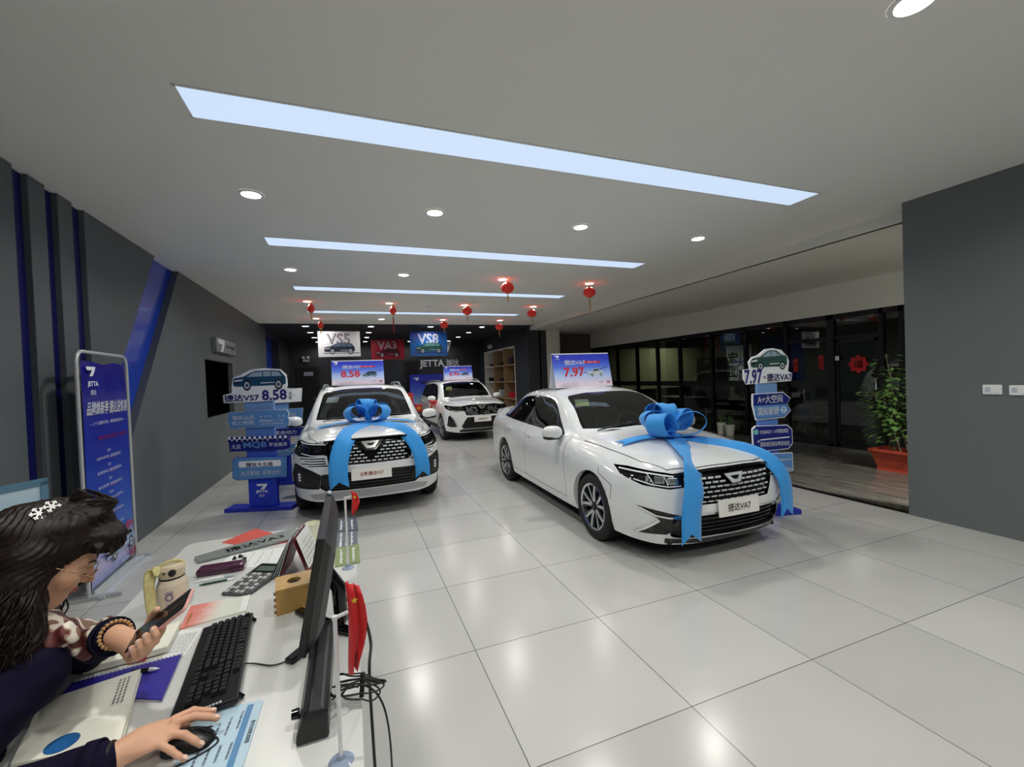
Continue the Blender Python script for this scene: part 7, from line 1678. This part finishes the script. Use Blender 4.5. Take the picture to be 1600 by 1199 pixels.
# hair: a modelled cap with locks laid over it
m_hair = mat('dark_brown_hair', '#1b100c', .5, noise=.5, scale=120, spec=.3); 
def hair(p):
    q = (p - HC) @ HM; qm = q.copy(); qm[:, 0] = np.abs(q[:, 0])
    d = elp(q, (0, -.022, .038), (.092, .106, .098))
    d = smax(d, -elp(q, (0, .118, -.048), (.150, .106, .110)), .012)                     # opening for the face
    d = smin(d, elp(q, (0, .012, .116), (.048, .054, .036)), .018)                       # gathered half-up roll
    d = smin(d, elp(q, (0, .072, .088), (.060, .042, .028)), .022); d = smin(d, cap(qm, (.02, .104, .072), (.058, .074, .056), .019, .014), .012)   # rolled fringe
    d = smin(d, cap(qm, (.074, -.040, .02), (.084, -.045, -.10), .034, .036), .03)       # sides
    d = smin(d, cap(q, (0, -.085, .0), (0, -.10, -.16), .070, .075), .05)
    for s_ in (1, -1):
        a0 = HC + HM @ A_(s_ * .076, -.035, .0); d = smin(d, cap(p, a0, a0 + A_(-.015, -.008, -.20) + (HM @ A_(s_, 0, 0)) * .022, .036, .046), .03)
    a = np.arctan2(q[:, 0], q[:, 1]); return d + .0028 * np.sin(46 * a + 9 * np.sin(q[:, 2] * 40)) + .002 * np.sin(q[:, 2] * 95 + 5 * a)
hr = sdf_obj('hair', hair, *bl(HC + A_(-.06, -.02, -.04), .36), .005, m_hair, woman)
rr = random.Random(11); mb = MB()
def lock(pts, r0, mi=0): 
    P = catmull([tuple(x) for x in pts], 5); n = len(P); mb.tube(P, [r0 * (1 - .75 * (i / (n - 1)) ** 2) for i in range(n)], 5, mi)
for k in range(300):                                            # long waves falling from the parting over shoulder and back
    a = rr.uniform(.47 * PI, 1.62 * PI) if k < 200 else rr.uniform(.45 * PI, .66 * PI); cx, cy = math.sin(a), math.cos(a)      # angle from the face round the right side
    pts = []; L = rr.uniform(.16, .30); ph = rr.uniform(0, 6.28); am = rr.uniform(.008, .017); fr_q = rr.uniform(18, 30)
    for i in range(11):
        f = i / 10; t_ = min(1, f / .3); z = .134 * math.cos(t_ * PI / 2) * .98 - .01; rx, ry = .098 * math.sin(t_ * PI / 2 * .98 + .03), .112 * math.sin(t_ * PI / 2 * .98 + .03)
        w_ = HC + HM @ A_(cx * rx, -.022 + cy * ry, .004 + z)
        if f > .3:
            g = (f - .3) / .7; out = HM @ A_(cx, cy * .6, 0); out[2] = 0
            w_ = w_ + A_(0, 0, -L * g) + out * (.045 * math.sin(g * PI * .6)) + A_(am * math.sin(fr_q * f + ph), am * math.cos(fr_q * f + ph), 0) * min(1, g * 2) - A_(.03, .012, 0) * g
        pts.append(w_)
    lock(pts, rr.uniform(.0025, .0052))
for k in range(60):                                             # fringe strands
    x = rr.uniform(-.062, .062); z0 = .094 - 8 * x * x; pts = [hp(x * .7, .045, .105), hp(x * .9, .088, z0 + .004), hp(x * 1.02, .116 - 4 * x * x, .072 - 4 * x * x), hp(x * 1.10 + rr.uniform(-.004, .004), .112 - 6 * x * x, .050 - rr.uniform(0, .010))]; lock(pts, rr.uniform(.002, .0034))
for k in range(40):                                             # gathered roll on top
    a = rr.uniform(0, 2 * PI); pts = [hp(.03 * math.cos(a + t_), .004 + .045 * math.sin(a + t_), .120 + .046 * math.sin(t_ * 1.1)) for t_ in (0, .5, 1.0, 1.5, 2.0)]; lock(pts, rr.uniform(.002, .004))
mb.build('hair_locks', m_hair, hr)
mb = MB()
for (x, y, z) in ((.046, -.062, .118), (.058, -.074, .098)):     # two white star clips
    c_ = hp(x, y, z); nrm = unit(hp(x * 2, y, z + .05) - c_); R = frame_of(Vector(nrm), Vector((.3, 1, .2)).normalized()); 
    for k in range(6): mb.box(Vector(c_) + R @ (Matrix.Rotation(k * PI / 3, 3, 'Y') @ Vector((.0085, 0, 0))), (.017, .003, .0035), R=R @ Matrix.Rotation(k * PI / 3, 3, 'Y')); mb.box(Vector(c_) + R @ (Matrix.Rotation(k * PI / 3, 3, 'Y') @ Vector((.013, 0, 0))), (.003, .003, .010), R=R @ Matrix.Rotation(k * PI / 3, 3, 'Y'))
mb.build('hair_clip', mat('white_enamel', '#f3f3f0', .25), hr)
# glasses
mb = MB(); 
for s in (-1, 1):
    mb.tube([hp(s * .034 + .023 * math.cos(t_), .104 - .25 * abs(s * .034 + .023 * math.cos(t_)) ** 1 * .3, -.014 + .018 * math.sin(t_)) for t_ in np.linspace(0, 2 * PI, 25)], .0011, 6, cap=False)
    mb.tube([hp(s * .057, .099, -.008), hp(s * .072, .06, -.004), hp(s * .079, .0, .0), hp(s * .078, -.02, -.012)], .0012, 6)
mb.tube([hp(-.011, .103, -.010), hp(0, .108, -.007), hp(.011, .103, -.010)], .0011, 6); gl = mb.build('glasses_frame', mat('gold_wire', '#c9a77c', .25, metal=.9), woman)
for s in (-1, 1):
    lm = MB(); lm.poly([tuple(hp(s * .034 + .022 * math.cos(t_), .1035 - .075 * abs(s * .034 + .022 * math.cos(t_)), -.014 + .017 * math.sin(t_))) for t_ in np.linspace(0, 2 * PI, 21)[:-1]]); lm.build('lens', glass('spectacle_lens', '#f4f6f6'), gl)
# bracelets
d = unit(WL - EL); u_ = unit(np.cross(d, A_(0, 0, 1))); v_ = np.cross(d, u_); mb = MB()
for k in range(22): a = 2 * PI * k / 22; mb.ell(WL + d * .014 + (u_ * math.cos(a) + v_ * math.sin(a)) * .031, (.0048,) * 3, 10, 7)
mb.build('bead_bracelet', mat('tan_beads', '#b08a5a', .35), woman)
d = unit(WR - ER); u_ = unit(np.cross(d, A_(0, 0, 1))); v_ = np.cross(d, u_)
for off, m, r in ((.006, mat('black_cord', '#17120f', .6), .0042), (-.004, mat('white_cord', '#d8d2ca', .6), .003), (-.012, mat('red_cord', '#8e3a30', .6), .004)):
    mb = MB(); mb.tube([WR + d * off + (u_ * math.cos(t_) + v_ * math.sin(t_)) * .030 for t_ in np.linspace(0, 2 * PI, 29)], r, 6, cap=False); mb.build('wrist_band', m, woman)
# phone in the left hand
t = thing('smartphone', "smartphone in a pink case held in the woman's left hand", 'phone', Vector(PHc)); R = Matrix((tuple(PHa), tuple(PHs), tuple(PHn))).transposed().to_4x4(); pl_, pw_ = np.linalg.norm(pB - pA) / 2 + .006, .037
q = MB(); q.M = R; q.prism(rrect(-pl_, -pw_, pl_, pw_, .010), .0085, 0, plane='xy', off=-.006); q.build('case', mat('pink_phone_case', '#dca69c', .35), t, bevel=.002)
q = MB(); q.M = R; q.prism(rrect(-pl_ + .002, -pw_ + .002, pl_ - .002, pw_ - .002, .008), .0014, 0, plane='xy', off=.0026); q.build('screen', mat('phone_screen', '#1d1512', .08), t)
q = MB(); q.M = R
for i in range(9): text(q, '消息记录内容 你好收到', (-.055 + .0135 * i, 0), .004, 0, .045, plane='xy', off=.0042, bold=0)
q.build('screen_text', mat('screen_text_glow', '#4a362a', .3, emit='#8a6a52', es=.25), t)
# office stool under her
t = thing('office_stool', 'grey round office stool the woman sits on, mostly out of the frame', 'stool', (-1.06, 1.25, 0)); MB().lathe([(0, .38), (.20, .38), (.22, .395), (.22, .42), (.20, .44), (0, .445)], 32).build('seat', mat('grey_vinyl', '#55565a', .5), t); MB().tube([(0, 0, .08), (0, 0, .38)], .03, 14).build('column', m_chrome, t)
for k in range(5):
    a = 2 * PI * k / 5; leg = MB().tube([(0, 0, .10), (.27 * math.cos(a), .27 * math.sin(a), .065)], [.022, .016], 10).build('leg', m_silver, t); MB().ell((.27 * math.cos(a), .27 * math.sin(a), .03), (.018, .03, .03), 12, 8).build('caster', m_plast, leg)
# ================================================================ glass offices along the corridor
m_al = mat('black_aluminium', '#0d0f11', .35, metal=.3); m_pg = glass('office_glass', '#b9c2bd', ior=1.55); m_fr = mat('frosted_film', '#8d948f', .6)
ZG = 2.42 * K
ys = [v * K for v in (2.6, 4.22, 4.5, 5.30, 6.16, 7.12, 8.08, 9.16, 10.05, 10.99, 12.03, 13.68)]
t = thing('glass_partition', 'black-framed glass wall of the offices along the dark marble corridor', 'partition', (XG, 8 * K, 0))
mb = MB(); mb.rng((-.05, ys[0] - 8 * K, ZG - .09), (.05, ys[-1] - 8 * K, ZG + .01)); mb.build('top_rail', m_al, t)
mb = MB(); mb.rng((-.05, ys[3] - 8 * K, 0), (.05, ys[-1] - 8 * K, .06)); mb.build('bottom_rail', m_al, t)
for i, y in enumerate(ys[1:]):
    w = .035 if i not in (2,) else .065
    MB().rng((-.05, y - w - 8 * K, 0), (.05, y + w - 8 * K, ZG)).build('post', m_al, t)
for i, (a, b) in enumerate(zip(ys[:-1], ys[1:])):
    MB().rng((-.006, a + .02 - 8 * K, .05), (.006, b - .02 - 8 * K, ZG - .05)).build('pane', m_pg, t)
    if i >= 3: MB().rng((-.008, a + .04 - 8 * K, 1.13), (-.0066, b - .04 - 8 * K, 1.27)).build('frosted_band', glass('frosted_strip', '#5f6864', rough=.4, ior=1.5), t)
for i in (2, 3): MB().rng((-.03, ys[i] - 8 * K, 2.03), (.03, ys[i + 1] - 8 * K, 2.10)).build('transom', m_al, t)
# glass door standing ajar into the room
y0, y1 = ys[2] + .05, ys[3] - .075; w = y1 - y0
t = thing('door_3', 'black-framed glass office door with a round red paper ornament', 'door', (XG, y1, 0)); t['kind'] = 'structure'
mb = MB(); mb.rng((-.02, -w, .01), (.02, -w + .06, 2.02)); mb.rng((-.02, -.05, .01), (.02, 0, 2.02)); mb.rng((-.02, -w, .01), (.02, 0, .09)); mb.rng((-.02, -w, 1.96), (.02, 0, 2.02)); mb.build('door_frame', m_al, t)
MB().rng((-.004, -w + .05, .08), (.004, -.04, 1.97)).build('pane', m_pg, t)
MB().tube([(-.03, -w + .03, .9), (-.06, -w + .03, .9), (-.06, -w + .03, 1.3), (-.03, -w + .03, 1.3)], .010, 8).build('door_handle', m_silver, t)
m_rp = mat('red_paper_cut', '#c3161c', .6)
def redpaper(name, label, px, py, wd, ht, txt, shape='rect'):
    p = onx(px, py, XG - .03); t = thing(name, label, 'decoration', p); mb = MB()
    if shape == 'rect': mb.prism([(-wd / 2, -ht / 2), (wd / 2, -ht / 2), (wd / 2, ht / 2), (-wd / 2, ht / 2)], .002, 0, plane='yz', off=0)
    else: mb.prism([(wd / 2 * (1 + .12 * math.cos(8 * a)) * math.cos(a), ht / 2 * (1 + .12 * math.cos(8 * a)) * math.sin(a)) for a in np.linspace(0, 2 * PI, 65)[:-1]], .002, 0, plane='yz', off=0)
    mb.build('paper', m_rp, t); mb = MB()
    for i, ch in enumerate(txt): text(mb, ch, (0, ht * (.36 - .72 * i / max(1, len(txt) - 1)) if len(txt) > 1 else 0), wd * .5, 0, plane='yz', off=-.0012, sgn=-1, bold=.02)
    mb.build('gold_lettering', mat('gold_paper', '#d4a13a', .5), t)
redpaper('paper_ornament', 'round red paper ornament on the office door', 1341, 569, .30, .30, '福', 'round'); redpaper('couplet_strip', 'red paper strip on the office glass just right of the saloon standee', 1243, 571, .09, .27, '恭喜发财'); redpaper('couplet_strip', 'red paper strip on the office glass beside the office door post', 1283, 566, .09, .27, '万事如意')
p = onx(1308, 560, XG - .055); tag(MB().rng((-.003, -.035, -.04), (0, .035, .04)).build('door_label', m_pw, loc=p), 'tiny white label on the thick post beside the office door', 'label')
# furniture behind the glass
m_dk = mat('dark_office_wood', '#1e1b1a', .4); m_leg = mat('chrome_legs', '#a8abad', .25, metal=1)
def office_desk(x, y, label):
    t = thing('office_desk', label, 'desk', (x, y, 0), 0, 'desks inside the glass offices'); MB().rng((-.4, -.8, .72), (.4, .8, .75)).build('desk_top', m_dk, t, bevel=.004); MB().rng((.2, -.7, .15), (.22, .7, .72)).build('modesty_panel', m_dk, t)
    for sx in (-.35, .35):
        for sy in (-.72, .72): MB().tube([(sx, sy, 0), (sx, sy, .72)], .022, 8).build('leg', m_leg, t)
def office_chair(x, y, rz, label):
    t = thing('office_chair', label, 'chair', (x, y, 0), rz, 'chairs inside the glass offices'); MB().box((0, 0, .46), (.46, .46, .07)).build('seat', m_lining, t, bevel=.03, seg=3); MB().box((0, .24, .78), (.44, .05, .5)).build('backrest', m_lining, t, bevel=.02)
    for s in (-1, 1): MB().tube([(s * .25, -.22, .01), (s * .25, .22, .01), (s * .25, .22, .0101), (s * .25, -.22, .44), (s * .25, .20, .45), (s * .25, .24, .68)], .012, 8).build('leg', m_leg, t)
office_desk(9.75, 6.1, 'dark desk with chrome legs behind the glass beside the office door'); office_desk(9.6, 8.4, 'dark desk in the middle of the glass offices'); office_desk(9.6, 10.6, 'dark desk at the far end of the glass offices'); office_desk(10.6, 4.4, 'dark desk deep in the office behind the potted plant')
for x, y, r, l in ((9.0, 6.2, 1.4, 'dark chair with chrome frame before the desk by the office door'), (9.1, 5.55, 1.8, 'dark chair with chrome frame next to the thick door post'), (9.0, 8.3, 1.6, 'dark chair at the middle desk of the offices'), (10.0, 4.3, 1.5, 'dark chair before the desk behind the potted plant'), (10.3, 8.4, -1.5, 'dark chair on the far side of the middle office desk')): office_chair(x, y, r, l)
for x, y, l in ((9.7, 6.3, 'dark monitor on the desk by the office door'), (9.75, 8.5, 'dark monitor on the middle office desk'), (9.75, 10.5, 'dark monitor on the far office desk')):
    t = thing('computer_monitor', l, 'monitor', (x, y, .75), 0, 'monitors inside the glass offices'); MB().rng((-.02, -.26, .10), (.02, .26, .42)).build('panel', m_plast, t, bevel=.004); MB().lathe([(0, 0), (.1, 0), (.1, .01), (.02, .015), (.015, .12)], 20).build('stand', m_plast, t)
for i, (x, y, z, l) in enumerate(((9.4, 5.8, .75, 'stack of pale papers on the desk by the office door'), (9.45, 8.0, .75, 'stack of pale papers on the middle office desk'))):
    tag(MB().box((0, 0, .03), (.22, .30, .06)).build('paper_stack', m_paper, loc=(x, y, z), bevel=.002), l, 'paper')
t = thing('filing_cabinet', 'tall dark cabinet against the far office wall', 'cabinet', (13.2, 12.9, 0)); MB().rng((-.25, -.5, 0), (.25, .5, 2.0)).build('body', m_dk, t, bevel=.004); MB().rng((-.262, -.48, .05), (-.25, -.005, 1.95)).build('door', m_dk, t); MB().rng((-.262, .005, .05), (-.25, .48, 1.95)).build('door', m_dk, t)
t = thing('bookcase', 'low dark bookcase against the far office wall', 'cabinet', (13.2, 10.6, 0)); MB().rng((-.2, -.9, 0), (.28, .9, 1.5)).build('body', m_dk, t); MB().rng((-.22, -.85, .75), (-.2, .85, .78)).build('shelf_board', m_leg, t)
t = thing('calligraphy_scroll', 'white calligraphy scroll with bold black characters on the far office wall', 'picture', (13.49, 11.9, 1.75)); MB().rng((-.01, -.55, -.65), (0, .55, .65)).build('paper', m_paper, t); mb = MB(); text(mb, '宏', (.25, .2), .42, 0, plane='yz', off=-.012, sgn=-1, bold=.02); text(mb, '图', (.25, -.32), .42, 0, plane='yz', off=-.012, sgn=-1, bold=.02); text(mb, '大展', (-.28, 0), .36, 0, plane='yz', off=-.012, sgn=-1, bold=.02); mb.build('brushwork', m_pk, t)
t = thing('roller_screen', 'pale yellow blind panel lit at the far end of the offices', 'blind', (12.6, 13.6, 0)); MB().rng((-3.6, -.02, .9), (.8, 0, 2.45)).build('fabric', mat('pale_yellow_blind', '#a39c78', .8), t); mb = MB(); mb.tube([(-3.6, -.01, 2.47), (.8, -.01, 2.47)], .03, 10); mb.build('roller', m_al, t)
for x, y, lab in ((10.6, 6.3, 'added round office lamp near the office door'), (10.6, 9.8, 'added round office lamp in the middle of the offices'), (11.3, 12.6, 'added round office lamp near the yellow blind')): downlight(x, y, ZK, lab, 'added office lamps', (1, .97, .88), m_bulb, W=(16 if y < 12 else 40), r=.06)  # lamps added to make the dim office interior show
for x, y, lab in ((6.15, .75, 'added unseen corridor lamp behind the slate wall'), (6.15, -.5, 'added unseen corridor lamp at the near end of the corridor')): downlight(x, y, ZK, lab, 'added corridor lamps', (1, .99, .92), m_bulb, W=250, r=.08)  # unseen lamps added to brighten the corridor ceiling and marble
# potted plant
pc = onz(1384, 733, 0); px_, py_ = pc.x + .02, pc.y - .32
t = thing('potted_plant', 'leafy green plant in a long red planter beside the slate wall', 'plant', (px_, py_, 0), math.radians(90)); m_ter = mat('red_clay_planter', '#9c3a25', .5)
mb = MB(); A0 = [(-.36, -.13), (.36, -.13), (.36, .13), (-.36, .13)]; A1 = [(-.43, -.18), (.43, -.18), (.43, .18), (-.43, .18)]
rows = [[(x, y, .03) for x, y in A0], [(x, y, .27) for x, y in A1], [(x * 1.05, y * 1.1, .27) for x, y in A1], [(x * 1.05, y * 1.1, .31) for x, y in A1], [(x * .95, y * .9, .31) for x, y in A1], [(x * .93, y * .88, .24) for x, y in A1]]
mb.grid(rows, 0, smooth=False, closed=True); mb.poly(rows[0][::-1]); mb.rng((-.37, -.14, 0), (.37, .14, .03)); mb.build('planter', m_ter, t); mb = MB(); mb.rng((-.39, -.155, .2), (.39, .155, .255)); mb.build('soil', mat('dark_soil', '#241a14', .95, noise=.4, scale=40), t)
m_leaf = mat('plant_leaf', '#47652f', .5, noise=.35, scale=14); m_stem = mat('pale_stake', '#a9a48e', .7); rp_ = random.Random(5); lf_ = MB()
for k, (x, y, h, lean) in enumerate(((-.24, .02, .95, .12), (-.05, -.05, 1.15, -.10), (.12, .05, 1.45, .15), (.28, -.02, 1.25, -.05), (.0, .08, .8, .3), (-.30, -.03, .75, -.35), (.2, .0, 1.0, .35))):
    pts = [Vector((x, y, .25)), Vector((x + lean * .3, y, .25 + h * .45)), Vector((x + lean * .9, y + .03, .25 + h))]; P = catmull([tuple(p) for p in pts], 6); MB().tube(P, [.010 - .006 * i / len(P) for i in range(len(P))], 7).build('stem', mat('plant_stem', '#5e5a3c', .7), t)
    for j in range(130):
        f = rp_.uniform(.32, 1.0); p = P[min(len(P) - 1, int(f * (len(P) - 1)))]; az = rp_.uniform(0, 2 * PI); rr_ = rp_.uniform(.03, .26) * (1.15 - .4 * f); c = p + Vector((math.cos(az) * rr_, math.sin(az) * rr_, rp_.uniform(-.10, .12))); L_ = rp_.uniform(.075, .125); w_ = L_ * .32
        d = Vector((math.cos(az), math.sin(az), rp_.uniform(-.7, .4))).normalized(); s = d.cross(Vector((0, 0, 1))).normalized(); u = s.cross(d)
        q = [c, c + d * L_ * .4 + s * w_ - u * .004, c + d * L_ - u * .012, c + d * L_ * .4 - s * w_ - u * .004, c + d * L_ * .45 + u * .006]; lf_.add(q, [(0, 1, 4), (1, 2, 4), (2, 3, 4), (3, 0, 4)], 0, True)
lf_.build('foliage', m_leaf, t)
for x0, x1 in ((-.15, -.02), (.1, .3)): MB().tube([(x0, .05, .25), (x1, .06, 1.0)], .009, 8).build('stake', m_stem, t)
for i, (px, py, h, lab) in enumerate(((1150, 680, .28, 'small white pot on the corridor floor behind the saloon, left'), (1176, 682, .24, 'small white pot on the corridor floor behind the saloon, right'))):
    p = onz(px, 676, 0); t = thing('flower_pot', lab, 'pot', (XG - .32, p.y - i * .02, 0)); MB().lathe([(0, 0), (.08, 0), (.11, h), (.10, h), (.095, h - .03), (0, h - .03)], 24).build('pot', mat('white_glazed_pot', '#b9b8b2', .3), t); mb = MB()
    for k in range(26): a = rp_.uniform(0, 6.28); r_ = rp_.uniform(.02, .10); mb.tube([(0, 0, h - .03), (r_ * .5 * math.cos(a), r_ * .5 * math.sin(a), h + .1), (r_ * 1.4 * math.cos(a), r_ * 1.4 * math.sin(a), h + rp_.uniform(.10, .24))], [.004, .009, .001], 4)
    mb.build('leaves', m_leaf, t)
